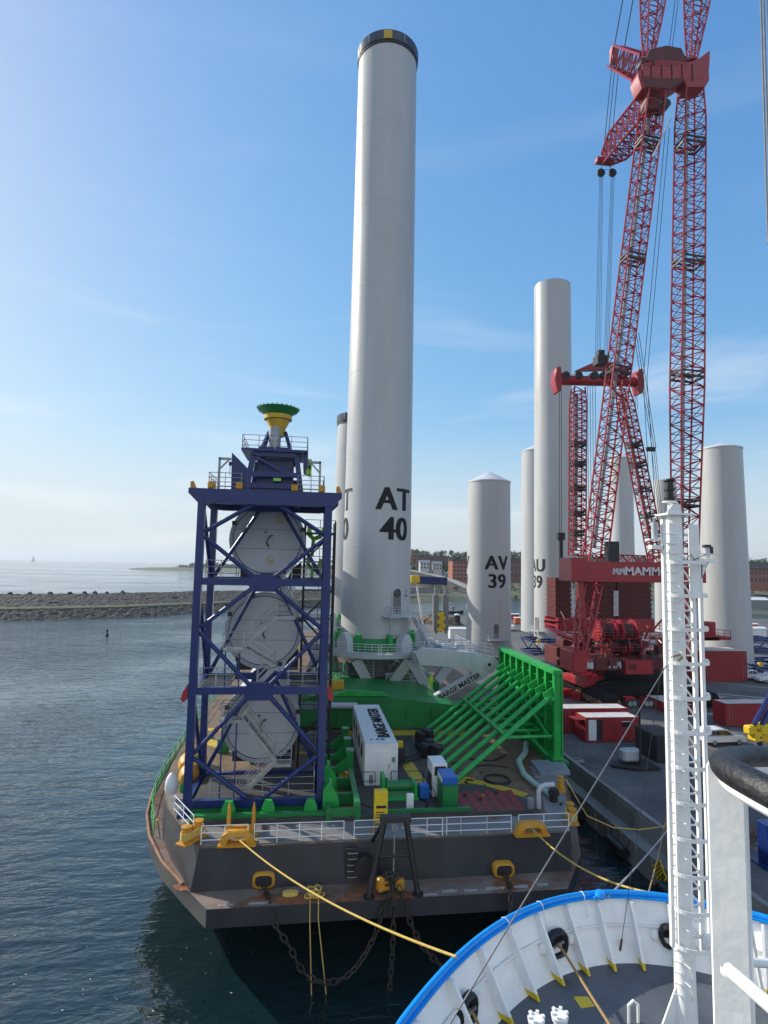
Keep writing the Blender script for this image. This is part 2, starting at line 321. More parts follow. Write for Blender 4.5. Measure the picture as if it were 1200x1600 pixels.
# ------------------------------------------------------------------ water
def water_mat():
    m = bpy.data.materials.new('sea_water'); m.use_nodes = True; t = m.node_tree; N = t.nodes; L = t.links
    p = N['Principled BSDF']; p.inputs['Base Color'].default_value = (0.006,0.021,0.025,1); p.inputs['Roughness'].default_value = 0.07
    p.inputs['IOR'].default_value = 1.5; p.inputs['Specular IOR Level'].default_value = 0.8
    g = N.new('ShaderNodeNewGeometry'); prev = None
    for sc, rot, st, dist, det, strength in ((0.09,0.5,(1,1.6,1),1.6,3,0.26),(0.38,0.35,(0.6,1.7,1),0.6,4,0.55),(1.4,-0.2,(0.8,1.5,1),0.15,3,0.6)):
        mp_ = N.new('ShaderNodeMapping'); mp_.inputs['Rotation'].default_value = (0,0,rot); mp_.inputs['Scale'].default_value = st
        L.new(g.outputs['Position'], mp_.inputs['Vector'])
        n = N.new('ShaderNodeTexNoise'); n.inputs['Scale'].default_value = sc; n.inputs['Detail'].default_value = det; n.inputs['Distortion'].default_value = 0.35
        L.new(mp_.outputs['Vector'], n.inputs['Vector'])
        b = N.new('ShaderNodeBump'); b.inputs['Strength'].default_value = strength; b.inputs['Distance'].default_value = dist
        L.new(n.outputs['Fac'], b.inputs['Height'])
        if prev: L.new(prev.outputs['Normal'], b.inputs['Normal'])
        prev = b
    L.new(prev.outputs['Normal'], p.inputs['Normal'])
    pn = N.new('ShaderNodeTexNoise'); pn.inputs['Scale'].default_value = 0.022; pn.inputs['Detail'].default_value = 4; L.new(g.outputs['Position'], pn.inputs['Vector'])
    for nd, lo, hi in [(n_, n_.inputs['Strength'].default_value*.35, n_.inputs['Strength'].default_value*1.6) for n_ in N if n_.type == 'BUMP'][1:]:
        pr = N.new('ShaderNodeMapRange'); pr.inputs['From Min'].default_value = 0.38; pr.inputs['From Max'].default_value = 0.62; pr.inputs['To Min'].default_value = lo; pr.inputs['To Max'].default_value = hi
        L.new(pn.outputs['Fac'], pr.inputs['Value']); L.new(pr.outputs['Result'], nd.inputs['Strength'])
    # calm slicks: broad patches with smoother surface
    s = N.new('ShaderNodeTexNoise'); s.inputs['Scale'].default_value = 0.004; s.inputs['Detail'].default_value = 3
    mp_ = N.new('ShaderNodeMapping'); mp_.inputs['Rotation'].default_value = (0,0,0.5); mp_.inputs['Scale'].default_value = (0.35,1.6,1)
    L.new(g.outputs['Position'], mp_.inputs['Vector']); L.new(mp_.outputs['Vector'], s.inputs['Vector'])
    r = N.new('ShaderNodeMapRange'); r.inputs['From Min'].default_value = 0.42; r.inputs['From Max'].default_value = 0.6
    r.inputs['To Min'].default_value = 0.04; r.inputs['To Max'].default_value = 0.16; L.new(s.outputs['Fac'], r.inputs['Value'])
    L.new(r.outputs['Result'], p.inputs['Roughness'])
    return m
w = MB(); w.add([(-24000,-2900,0),(24000,-2900,0),(24000,39000,0),(-24000,39000,0)], [(0,1,2,3)])
tag(w.build('water', water_mat(), recalc=False), 'calm rippled harbour water', None, kind='structure')

# ------------------------------------------------------------------ quay
def asphalt():
    m = bpy.data.materials.new('quay_asphalt'); m.use_nodes = True; t = m.node_tree; N = t.nodes; L = t.links; p = N['Principled BSDF']
    g = N.new('ShaderNodeNewGeometry')
    a = N.new('ShaderNodeTexNoise'); a.inputs['Scale'].default_value = 0.12; a.inputs['Detail'].default_value = 10; a.inputs['Roughness'].default_value = 0.7
    b = N.new('ShaderNodeTexNoise'); b.inputs['Scale'].default_value = 2.5; b.inputs['Detail'].default_value = 8
    L.new(g.outputs['Position'], a.inputs['Vector']); L.new(g.outputs['Position'], b.inputs['Vector'])
    r = N.new('ShaderNodeValToRGB'); r.color_ramp.elements[0].position = 0.35; r.color_ramp.elements[0].color = (0.060,0.061,0.064,1)
    r.color_ramp.elements[1].position = 0.68; r.color_ramp.elements[1].color = (0.17,0.165,0.155,1)
    L.new(a.outputs['Fac'], r.inputs['Fac'])
    k = N.new('ShaderNodeMapRange'); k.inputs['To Min'].default_value = 0.6; k.inputs['To Max'].default_value = 1.4; L.new(b.outputs['Fac'], k.inputs['Value'])
    v = N.new('ShaderNodeVectorMath'); v.operation = 'SCALE'; L.new(r.outputs['Color'], v.inputs[0]); L.new(k.outputs['Result'], v.inputs['Scale'])
    L.new(v.outputs['Vector'], p.inputs['Base Color']); p.inputs['Roughness'].default_value = 0.8
    u = N.new('ShaderNodeBump'); u.inputs['Strength'].default_value = 0.3; u.inputs['Distance'].default_value = 0.04; L.new(b.outputs['Fac'], u.inputs['Height']); L.new(u.outputs['Normal'], p.inputs['Normal'])
    return m
QX = 31.6; QZ = 3.2; QY1 = 196
q = MB(); q.box(QX+0.6, 520, -160, QY1, -3, QZ)
tag(q.build('quay_ground', asphalt()), kind='structure')
q = MB(); q.box(QX, QX+0.6, -160, QY1, -3, QZ+0.003); q.box(QX+0.05, QX+0.45, -160, QY1, QZ+0.003, QZ+0.28)   # coping with bull rail
q.box(QX-1.1, QX, -160, QY1, -3, 1.75)
for i in range(-50, 90): q.box(QX-1.18, QX-1.1, i*2.1, i*2.1+0.22, 0.2, 1.6)
tag(q.build('quay_wall', M['concrete']), kind='structure')
for i, yy in enumerate((-3.5, 3.5, 10.5, 17.5, 24.5)):
    f = thing('fender', 'worn black rubber fender hanging on the concrete quay wall', 'fender', (QX-1.5, yy, 0.9), 'fenders along the quay wall')
    b = MB(); b.tube((QX-1.55, yy-1.2, 0.7), (QX-1.55, yy+1.2, 0.7), 0.42, n=14); b.build('rubber_roll', M['black'], f)
    b = MB()
    for s in (-1, 1): b.path([(QX-1.15, yy+s*1.2, 1.7), (QX-1.35, yy+s*1.25, 1.3), (QX-1.55, yy+s*1.25, 0.75)], 0.04, n=5)
    b.build('hanging_chain', M['chain'], f)
# painted lane lines on the yard
q = MB()
def strip(mb, pts, w_, z):
    for a, b in zip(pts, pts[1:]):
        a = Vector((a[0], a[1], z)); b = Vector((b[0], b[1], z)); n = (b-a).cross(Vector((0,0,1))).normalized()*w_/2
        i = len(mb.v); mb.v += [a-n, b-n, b+n, a+n]; mb.f.append((i, i+1, i+2, i+3))
for y0, y1 in ((1065, 1075), (1083, 1091)):
    a = az(1108, y0, QZ); b = az(1200, y1, QZ); d = (b-a).normalized(); strip(q, [a - d*14, b + d*30], 0.55, QZ+0.004)
tag(q.build('road_marking', mat('pale_line', (0.42,0.38,0.30), 0.8, var=0.3, scale=1.5, rust=0.2, rcol=(0.1,0.1,0.1)), recalc=False), kind='structure')

# ------------------------------------------------------------------ dike and land behind
def rock_mat(name, c1, c2, grass=None):
    m = bpy.data.materials.new(name); m.use_nodes = True; t = m.node_tree; N = t.nodes; L = t.links; p = N['Principled BSDF']
    g = N.new('ShaderNodeNewGeometry'); v = N.new('ShaderNodeTexVoronoi'); v.inputs['Scale'].default_value = 0.75; v.inputs['Randomness'].default_value = 1
    L.new(g.outputs['Position'], v.inputs['Vector'])
    r = N.new('ShaderNodeMix'); r.data_type = 'RGBA'; r.inputs['A'].default_value = (*c1,1); r.inputs['B'].default_value = (*c2,1)
    sp = N.new('ShaderNodeSeparateColor'); L.new(v.outputs['Color'], sp.inputs['Color']); L.new(sp.outputs['Red'], r.inputs['Factor'])
    L.new(r.outputs['Result'], p.inputs['Base Color']); p.inputs['Roughness'].default_value = 0.9
    b = N.new('ShaderNodeBump'); b.inputs['Strength'].default_value = 1; b.inputs['Distance'].default_value = 0.5; b.invert = True
    L.new(v.outputs['Distance'], b.inputs['Height']); L.new(b.outputs['Normal'], p.inputs['Normal'])
    return m
rock1 = rock_mat('armour_stone', (0.016,0.015,0.013), (0.075,0.068,0.056)); rock2 = rock_mat('wet_stone', (0.012,0.012,0.010), (0.07,0.066,0.055))
M['grass'] = mat('grass', (0.07,0.08,0.032), 0.9, var=0.35, scale=0.25, bump=0.5, bscale=2)
dl = [Vector((x, y, 0)) for x, y in ((-560,40),(-320,120),(-180,165),(-102,191),(-68,207),(-27,246),(30,291),(75,328),(120,366))]
def resample(P, st):
    out = [P[0]]; acc = 0
    for a, b in zip(P, P[1:]):
        n = max(1, int((b-a).length/st)); out += [a.lerp(b, i/n) for i in range(1, n+1)]
    return out
def smooth_line(P, k=30):
    for _ in range(k): P = [P[0]] + [(P[i-1]+P[i]*2+P[i+1])/4 for i in range(1, len(P)-1)] + [P[-1]]
    return P
dl2 = smooth_line(resample(dl, 1.6), 60)
def dike(prof, name, m, jit):
    mb = MB(); n = len(prof)
    for i, p in enumerate(dl2):
        d = (dl2[min(i+1, len(dl2)-1)] - dl2[max(0, i-1)]).normalized(); nn = Vector((-d.y, d.x, 0))
        for s, z in prof:
            j = jit; mb.v.append(p + nn*(s + random.uniform(-j, j)) + Vector((0, 0, z + random.uniform(-j, j)*0.9)) + d*random.uniform(-j, j))
    for i in range(len(dl2)-1):
        for k in range(n-1): mb.f.append((i*n+k, i*n+k+1, (i+1)*n+k+1, (i+1)*n+k))
    return tag(mb.build(name, m, angle=20, recalc=False), kind='structure')
def dens(P, st):
    o = [P[0]]
    for (a, b), (c, e) in zip(P, P[1:]):
        n = max(1, int(math.hypot(c-a, e-b)/st)); o += [(a+(c-a)*i/n, b+(e-b)*i/n) for i in range(1, n+1)]
    return o
dike(dens([(-1,-1),(9,3.2)], 1.3), 'embankment', rock2, 0.28)
dike([(8.6,3.0),(9.2,3.45),(11,3.75),(14,3.8),(16,3.7)], 'embankment', M['grass'], 0.12)
dike(dens([(14.5,3.0),(34,7.6),(38,7.5),(54,-1)], 1.4), 'embankment', rock1, 0.30)
for i in range(60):     # crest boulders
    j = 40 + i*5
    if j >= len(dl2)-2: break
    p = dl2[j]; d = (dl2[j+1]-dl2[j-1]).normalized(); nn = Vector((-d.y, d.x, 0)); c = p + nn*35 + Vector((0,0,7.7))
    bm = bmesh.new(); bmesh.ops.create_icosphere(bm, subdivisions=2, radius=random.uniform(0.7, 1.05))
    for v in bm.verts: v.co *= 1 + 0.35*noise.noise(v.co*1.3 + Vector((i*3.1, 0, 0)))
    me = bpy.data.meshes.new('boulder'); bm.to_mesh(me); bm.free(); me.materials.append(rock1)
    o = bpy.data.objects.new('boulder', me); COL.objects.link(o); o.location = c
    tag(o, 'rough grey boulder on the crest of the long rock breakwater', 'boulder', 'boulders spaced along the breakwater crest')
# land beyond the channel
def land_h(x, y):
    # distance past the shore line
    sh = 330 + (x-75)*0.72 if x < 140 else 377 + (x-140)*0.12
    s = y - sh
    T = [(-40,-4),(-8,-1.5),(8,3.2),(50,5.5),(150,9),(240,13),(400,26),(800,42),(1500,48),(4000,48)]
    for (a, h0), (b, h1) in zip(T, T[1:]):
        if s <= b:
            f = max(0, (s-a)/(b-a)); return h0+(h1-h0)*f + (noise.noise(Vector((x*0.02, y*0.02, 0)))*1.2 if s > 5 else 0)
    return 38
mb = MB(); xs = [50+i*9 for i in range(30)] + [330+i*40 for i in range(40)] ; ys = [300+i*8 for i in range(30)] + [550+i*45 for i in range(50)]
for y in ys:
    for x in xs:
        mb.v.append(Vector((x, y, land_h(x, y) - (max(0, 110-x)*0.25 if y > 420 else 0))))
n = len(xs)
for j in range(len(ys)-1):
    for i in range(n-1): mb.f.append((j*n+i, j*n+i+1, (j+1)*n+i+1, (j+1)*n+i))
land_m = mat('land_cover', (0.10,0.105,0.05), 0.95, var=0.45, scale=0.05, bump=0.6, bscale=0.6, rust=0.4, rcol=(0.16,0.14,0.11), rscale=0.03)
tag(mb.build('hills', land_m, recalc=False), kind='structure')
# low far headland left of the towers, across the bay
mb = MB()
hd = [(200,0.6),(215,3),(235,5),(262,6.5),(285,8),(330,10),(380,9),(430,11),(480,12),(540,12),(600,14),(660,15)]
rows = []
for k, (dy, f) in enumerate(((0,0),(25,0.35),(90,1),(300,1.1),(700,0))):
    for px, hgt in hd:
        b0 = at(px, 877, 1500 + dy); mb.v.append(Vector((b0.x, b0.y, -1 + hgt*f)))
n = len(hd)
for j in range(4):
    for i in range(n-1): mb.f.append((j*n+i, j*n+i+1, (j+1)*n+i+1, (j+1)*n+i))
tag(mb.build('headland', land_m, recalc=False), kind='structure')
# far low shore at the left edge
mb = MB()
for k, (dy, z) in enumerate(((0,-1),(60,14),(400,-1))):
    for x in (-6500,-5200,-4300,-3650): mb.v.append(Vector((x, 7000+dy, z if x < -3700 else -1)))
for j in range(2):
    for i in range(3): mb.f.append((j*4+i, j*4+i+1, (j+1)*4+i+1, (j+1)*4+i))
tag(mb.build('far_shore', land_m, recalc=False), kind='structure')

# foliage: clumps of small tilted leaf faces
def leaf_mat(name, c):
    m = bpy.data.materials.new(name); m.use_nodes = True; t = m.node_tree; N = t.nodes; L = t.links; p = N['Principled BSDF']
    g = N.new('ShaderNodeNewGeometry'); a = N.new('ShaderNodeTexNoise'); a.inputs['Scale'].default_value = 0.12; a.inputs['Detail'].default_value = 4
    L.new(g.outputs['Position'], a.inputs['Vector']); r = N.new('ShaderNodeMapRange'); r.inputs['From Min'].default_value = 0.3; r.inputs['From Max'].default_value = 0.7
    r.inputs['To Min'].default_value = 0.55; r.inputs['To Max'].default_value = 1.5; L.new(a.outputs['Fac'], r.inputs['Value'])
    v = N.new('ShaderNodeVectorMath'); v.operation = 'SCALE'; v.inputs[0].default_value = c; L.new(r.outputs['Result'], v.inputs['Scale'])
    L.new(v.outputs['Vector'], p.inputs['Base Color']); p.inputs['Roughness'].default_value = 0.8; return m
LEAF = leaf_mat('foliage', (0.045,0.075,0.025)); LEAF2 = leaf_mat('foliage_light', (0.09,0.12,0.035))
M['bark'] = mat('bark', (0.10,0.075,0.055), 0.9, var=0.3)
def clump(mb, c, r, n, ls):
    subs = [(c + Vector((random.gauss(0,.45), random.gauss(0,.45), random.uniform(-.4,.65)))*r, r*random.uniform(.3,.55)) for _ in range(7)]
    for _ in range(n):
        cc, rr = random.choice(subs); v = Vector((random.gauss(0,1), random.gauss(0,1), random.gauss(0,1))).normalized()*rr*random.uniform(.7,1.05)
        p = cc + v; a = Vector((random.gauss(0,1), random.gauss(0,1), random.gauss(0,1))).normalized(); b = v.normalized().cross(a).normalized(); a = b.cross(v.normalized() + a*0.5).normalized()
        s = ls*random.uniform(.6,1.3); i = len(mb.v); mb.v += [p-a*s, p+b*s*.7, p+a*s, p-b*s*.7]; mb.f.append((i,i+1,i+2,i+3))
mb = MB()
for _ in range(760):
    x = random.uniform(110, 1150); y = random.uniform(640, 1250); y = y if random.random() < .8 else random.uniform(560, 640)
    r = random.uniform(6, 12); z = land_h(x, y) - max(0, 110-x)*0.25; clump(mb, Vector((x, y, z + r*0.75)), r, 70, r*0.22)
tag(mb.build('woodland', LEAF, recalc=False), 'dense green woodland covering the hill behind the town', 'woodland', kind='stuff')
mb = MB()
for _ in range(260):
    px = random.uniform(280, 640); b0 = at(px, 877, 1600 + random.uniform(0, 250)); r = random.uniform(7, 12)*(0.5 if px < 300 else 1)
    clump(mb, Vector((b0.x, b0.y, 6 + r*0.6)), r, 36, r*0.3)
tag(mb.build('woodland', LEAF, recalc=False), 'hazy tree belt on the low headland across the bay', 'woodland', kind='stuff')
mb = MB()
for _ in range(420):
    x = random.uniform(95, 620); y = 345 + (x-95)*0.3 + random.uniform(10, 150); r = random.uniform(1.2, 3.2); z = land_h(x, y); clump(mb, Vector((x, y, z + r*0.5)), r, 36, r*0.25)
tag(mb.build('scrub', LEAF2, recalc=False), 'low green scrub along the far bank', 'scrub', kind='stuff')

# road climbing the far bank
rp = [at(x, y, Y) for x, y, Y in ((628,888,520),(650,893,500),(680,898,470),(706,906,430),(728,916,392),(760,930,366))]
rp = smooth_line(resample(rp, 6), 10); mb = MB(); n = 6
for i, p in enumerate(rp):
    d = (rp[min(i+1, len(rp)-1)] - rp[max(0, i-1)]); d.z = 0; d.normalize(); s = Vector((d.y, -d.x, 0))
    for o, dz in ((-26,-11),(-4,0),(-3.9,.02),(3.9,.02),(4,0),(26,-11)): mb.v.append(p + s*o + Vector((0,0,dz)))
for i in range(len(rp)-1):
    for k in range(n-1): mb.f.append((i*n+k, i*n+k+1, (i+1)*n+k+1, (i+1)*n+k))
o = mb.build('embankment', M['grass'], recalc=False); o.data.materials.append(mat('pale_road', (0.30,0.28,0.24), 0.9, var=0.15)); o.data.materials.append(rock1)
for i, pl in enumerate(o.data.polygons): pl.material_index = 1 if i % 5 == 2 else (2 if i % 5 == 0 or i % 5 == 4 else 0)
tag(o, kind='structure')

# buildings of the town
def window_grid(parent, name, x0, x1, yf, z0, z1, nx, nz, ww, wh, m=None):
    for k in range(nz):
        mb = MB()
        for i in range(nx):
            cx = x0 + (x1-x0)*(i+.5)/nx; cz = z0 + (z1-z0)*(k+.5)/nz; mb.box(cx-ww/2, cx+ww/2, yf-0.15, yf+0.1, cz-wh/2, cz+wh/2)
        mb.build(name, m or M['glass'], parent)
def mill(name, label, px0, px1, pyb, Y, h, nx, nz, wall, roof='flat', dep=18, cat='building', wframe=None, ztop=None):
    a = at(px0, pyb, Y); b = at(px1, pyb, Y); t = thing(name, label, cat, ((a.x+b.x)/2, Y, a.z))
    z0 = min(a.z, b.z); w_ = MB(); w_.box(a.x, b.x, Y, Y+dep, z0-6, z0+h); w_.build('wall', wall, t)
    r = MB()
    if roof == 'flat': r.box(a.x-.4, b.x+.4, Y-.4, Y+dep+.4, z0+h, z0+h+.7)
    else: r.prism([(Y-.6, z0+h), (Y+dep+.6, z0+h), (Y+dep/2, z0+h+roof)], a.x-.5, b.x+.5, lambda p, q, hh: (hh, p, q))
    r.build('roof', M['dark'] if roof == 'flat' else M['grey'], t)
    # one part per window, capped by count
    i_max = nx
    for k in range(nz):
        for i in range(nx):
            cx = a.x + (b.x-a.x)*(i+.5)/nx; cz = z0 + h*(k+.5)/nz; ww = (b.x-a.x)/nx*0.5; wh = h/nz*0.55
            m_ = MB(); m_.box(cx-ww/2-.15, cx+ww/2+.15, Y-.12, Y+.1, cz-wh/2-.35, cz-wh/2-.1); f = MB(); f.box(cx-ww/2, cx+ww/2, Y-.07, Y+.1, cz-wh/2, cz+wh/2)
            wi = f.build('window', M['glass'], t); m_.build('sill', M['stone'], wi)
    return t
mill('mill_building', 'square red brick mill standing on the bank left of the short tower lettered AV 39', 707, 741, 907, 520, 18.5, 6, 5, M['brick'])
mill('mill_building', 'long dark brick mill with a window row behind the trees, right of the tallest tower', 648, 700, 886, 700, 14, 16, 2, mat('dark_brick', (0.12,0.06,0.055), 0.85, var=0.2), dep=20)
t = mill('church_building', 'dark brick block with small roof turrets, between the lettered AV and AU towers', 796, 816, 904, 520, 19, 3, 3, mat('dark_brick2', (0.16,0.065,0.06), 0.85, var=0.2))
a = at(802, 870, 521); b = MB(); b.box(a.x-1, a.x+1, 521, 523, a.z-4, a.z+1); b.build('turret', M['dark'], t)
mill('brick_building', 'low red brick building at the right edge, behind green scrub', 1172, 1216, 912, 420, 12, 7, 2, M['brick'])
mill('brick_building', 'dark long industrial roof on the skyline at the right edge', 1168, 1220, 888, 620, 7, 12, 1, mat('grey_brick', (0.10,0.09,0.09), 0.85, var=0.2))
mill('brick_building', 'red brick warehouse just left of the tallest tower base, beyond the blue rack', 600, 652, 884, 640, 12, 8, 2, M['brick'])
hm = mat('clapboard', (0.50,0.52,0.52), 0.7, var=0.1)
for px, py, w_, h, lb in ((664,889,15,9,'pale clapboard house with a grey roof on the wooded hillside'), (684,890,13,8,'white gabled house among the trees right of the clapboard house'), (695,905,10,5,'small white shed beside the red brick mill'), (672,900,10,5,'low white house below the gabled houses')):
    Y = 560; a = at(px, py, Y); w2 = w_/FPX*(Y+35)
    mill('house', lb, px-w_/2, px+w_/2, py, Y, h*0.75, 3, 2, hm, roof=2.5, dep=9, cat='house')
a = at(644, 858, 660); b = MB(); b.tube((a.x, 660, a.z-32), (a.x, 660, a.z), 1.6, 1.1, n=12)
tag(b.build('chimney_stack', M['brick']), 'tall slim brick chimney stack on the skyline beside the tallest tower', 'chimney')

# sailing ship far out, and buoy
t = thing('sailing_boat', 'tiny hazy tall sailing boat far out on the bay', 'boat', at(52, 873, 6500))
c = at(52, 873, 6500); b = MB(); b.beam((c.x-22, c.y, 1.5), (c.x+22, c.y, 1.5), 8, 5); b.build('hull', M['dark'], t)
b = MB(); b.prism([(-16,0),(-1,0),(-1,48)], -.3, .3, lambda p, q, h: (c.x+p, c.y+h, 5+q)); b.prism([(1,0),(17,0),(1,60)], -.3, .3, lambda p, q, h: (c.x+p, c.y+h, 5+q)); b.build('sail', M['grey'], t)
b = MB(); b.tube((c.x, c.y, 2), (c.x, c.y, 68), .5); b.build('mast', M['dark'], t)
c = az(167, 993, 0); t = thing('buoy', 'small dark buoy floating alone in front of the breakwater', 'buoy', c)
b = MB(); b.lathe([(0,-.3),(.55,-.2),(.6,.25),(.25,.45),(.2,1.1),(.3,1.15),(.3,1.7),(0,1.9)], c, n=14); b.build('float', M['dark'], t)
# ------------------------------------------------------------------ the barge
DZ = 6.3
barge = thing('barge', 'big grey work barge moored at the quay, carrying the tallest tower and the blue rack', 'barge', (11.7, 0, 0))
deck = [(28.4,110),(28.5,60),(28.5,30),(27.9,17),(26.5,12.3),(25.4,9.3),(24.1,6.2),(22.9,3.1),(21.75,.55),(.12,.2),(-.5,1.4),(-1.7,3.5),(-2.9,5.9),(-3.6,8.0),(-4.1,10.5),(-4.5,14),(-4.75,20),(-4.8,40),(-4.8,60),(-4.8,110)]
foot = [(28.4,110,5),(28.5,60,5),(28.5,30,5),(27.9,17.2,4.6),(26.4,12.2,4.3),(25.3,9.1,4.2),(24.0,5.9,4.2),(22.8,2.7,4.2),(21.7,.3,4.2),(-.2,-.2,4.2),(-.9,1.3,4.2),(-2.05,3.5,4.25),(-3.1,5.9,4.35),(-3.7,8.2,4.5),(-4.15,10.6,4.8),(-4.5,14,5.2),(-4.75,20,5.6),(-4.8,40,5.8),(-4.8,60,5.8),(-4.8,110,5.8)]
led = [(28.5,110,5),(28.6,60,5),(28.6,30,5),(28.1,17,4.6),(26.85,11.8,4.3),(25.7,8.5,4.2),(24.4,5.2,4.2),(23.2,2.2,4.2),(20.6,-1.6,4.2),(.95,-1.9,4.2),(-.75,.6,4.2),(-2.5,3.2,4.25),(-4.0,6.3,4.4),(-4.9,9.1,4.6),(-5.3,12,5.0),(-5.3,16,5.5),(-5.15,21,5.9),(-5.0,40,6.0),(-5.0,60,6.0),(-5.0,110,6.0)]
r0 = [(x,y,DZ-0.01) for x,y in deck]; r3 = [(x,y,z-0.95) for x,y,z in led]
r4 = [(28.2,110,-1),(28.2,60,-1),(28.2,30,-1),(27.6,20,-1),(26,17,-1),(24.5,14,-1),(23,12,-1),(22,10,-1),(20,8,-1),(1.5,8,-1),(0,9.5,-1),(-1.5,11.5,-1),(-2.5,13.5,-1),(-3.3,15.5,-1),(-3.9,18,-1),(-4.3,21,-1),(-4.6,25,-1),(-4.7,40,-1),(-4.7,60,-1),(-4.7,110,-1)]
b = MB(); b.loft([r0, foot], False, False); b.loft([led, r3], False, False); b.loft([r3, r4], False, True)
b.build('hull', M['hull'], barge, angle=25)
b = MB(); b.loft([foot, led], False, False); b.build('ledge', M['ledge'], barge, recalc=False)
b = MB(); b.path([Vector(p)+Vector((0,0,.04)) for p in led[10:]], 0.11, n=8); b.build('fender_rail', M['rustrail'], barge)
M['wornw'] = mat('worn_white', (0.34,0.33,0.31), 0.7, var=0.3, scale=4, rust=0.35, rcol=(0.18,0.15,0.13), rscale=3)
M['ruststain'] = mat('rust_orange', (0.26,0.085,0.025), .85, var=.5, scale=2.5, rust=.5, rcol=(0.13,0.075,0.05), rscale=1.8)
# worn white numerals and scuffs along the ledge
b = MB()
for x0, y0, w_, d_ in ((13.4,-1.25,1.0,.35),(14.7,-1.3,.8,.3),(15.9,-1.2,1.3,.4),(17.6,-1.15,.9,.35),(19.0,-1.05,.7,.4),(12.3,-1.5,.9,.25),(3.0,-1.55,1.2,.3),(1.4,-1.6,.9,.2)):
    n_ = 9; pts = [(x0+w_*(i/n_)+random.uniform(-.05,.05), y0 - d_/2*random.uniform(.5,1)) for i in range(n_)] + [(x0+w_*(1-i/n_), y0 + d_/2*random.uniform(.5,1)) for i in range(n_)]
    b = MB(); b.prism(pts, 4.204, 4.212); b.build('worn_marking', M['wornw'], barge)
b = MB()
for cx, cy, rx, ry in ((4.6,-1.1,1.5,.5),(5.6,-1.5,1.1,.3),(9.3,-1.2,1.4,.5),(10.9,-1.4,1.3,.4),(17.6,-.9,1.2,.55),(8.2,-1.6,.7,.2),(-.6,.5,.6,.5)):
    ph = random.random()*6; pts = [(cx+rx*math.cos(a)*(1+.35*noise.noise(Vector((math.cos(a)*2+ph,math.sin(a)*2,cx)))), max(cy+ry*math.sin(a)*(1+.4*noise.noise(Vector((math.cos(a)*3,math.sin(a)*3+ph,cx)))), -1.9)) for a in [i*math.pi/14 for i in range(28)]]
    b = MB(); b.prism(pts, 4.201+random.random()*.001, 4.2035+random.random()*.0005); b.build('rust_stain', M['ruststain'], barge)
# decks
b = MB(); pts = [p for p in deck]; b.prism(pts, DZ-0.03, DZ); b.build('main_deck', M['deckbr'], barge)
b = MB(); b.prism([(.3,.35),(21.6,.7),(22.7,2.9),(-1.15,2.9),(-.35,1.5)], DZ+.002, DZ+.06); b.prism([(-3.4,8.0),(-2.8,5.9),(-1.15,2.95),(.3,2.95),(-1.6,8.0)], DZ+.002, DZ+.06)
b.prism([(21.2,2.95),(22.75,2.95),(24.0,6.2),(25.3,9.3),(26.3,12.1),(23.6,12.1),(22.6,7.2)], DZ+.002, DZ+.06)
b.build('walkway', M['walk'], barge)
b = MB(); b.box(8.6,20.4,2.95,3.1,DZ,DZ+.35); b.box(-.5,8.6,2.95,3.15,DZ,DZ+.3); b.prism([(9.3,3.1),(14.2,3.1),(14.2,8.4),(9.3,8.4)], DZ+.01, DZ+.16); b.build('timber_deck', M['deckdk'], barge)
b = MB(); b.prism([(9.3,8.5),(20.4,8.5),(21.1,3.2),(14.3,3.2),(14.3,8.5)], DZ+.004, DZ+.02); b.prism([(6.9,8.5),(15.5,8.5),(15.5,22.5),(6.9,22.5)], DZ+.004, DZ+.02)
b.build('dark_deck', M['deckdk'], barge, recalc=True)
b = MB()
def mark(pts, w_, z=DZ+.028): b = MB(); strip(b, pts, w_, z); b.build('yellow_marking', M['dyellow'], barge, recalc=False)
mark([(13.9,13.8),(14.2,7.7)], 1.0); mark([(16.2,8.75),(17.6,9.3),(19.0,8.6),(20.6,6.9),(21.1,6.2)], .85); mark([(16.4,10.6),(18.3,9.4)], .75)
mark([(9.2,22.2),(21,21.7)], 1.6); mark([(-3.8,21),(-.5,18)], 1.3); mark([(-3.8,24),(3.5,24)], .9); mark([(3.4,16),(3.4,23)], .6); mark([(8.6,8.7),(8.6,12)], .6); mark([(1,16.5),(6,16.5)], .5)
b = MB()
for i in range(7):
    a0 = 15.6 + i*0.68
    b.add([(a0,3.3,DZ+.03),(a0+.5,3.3,DZ+.03),(a0+.5+.25*(i-3)/3,7.3,DZ+.03),(a0+.25*(i-3)/3,7.3,DZ+.03)], [(0,1,2,3)])
for k in range(5): b.add([(15.5,3.6+k*.75,DZ+.034),(20.3,3.6+k*.75,DZ+.034),(20.3,3.85+k*.75,DZ+.034),(15.5,3.85+k*.75,DZ+.034)], [(0,1,2,3)])
b.build('red_hatching', M['dred'], barge, recalc=False)
# white handrails, one part each panel
def panel(x0, y0, x1, y1, z=DZ+.06, h=1.0, m='wrail', np=2, name='handrail'):
    b = MB(); rail_mb(b, [(x0,y0,z),(x1,y1,z)], h, 2, .028, math.hypot(x1-x0,y1-y0)/np)
    b.build(name, M[m], barge)
for x0, x1, n_ in ((.15,2.7,2),(3.05,8.1,4),(8.7,10.25,1),(11.8,14.15,2),(13.9,15.0,1),(15.0,16.6,1),(16.6,18.1,1),(18.55,21.7,2)): panel(x0, .45+x0*.008, x1, .45+x1*.008, np=n_)
panel(-.55, 1.9, -2.3, 5.0, np=2)
for i, ((x0,y0,z0),(x1,y1,z1)) in enumerate(zip(led[12:18], led[13:19])):
    b = MB(); rail_mb(b, [(x0+.25,y0,z0+.05),(x1+.25,y1,z1+.05)], 1.1, 2, .03, 1.6); b.build('handrail', M['green'], barge)
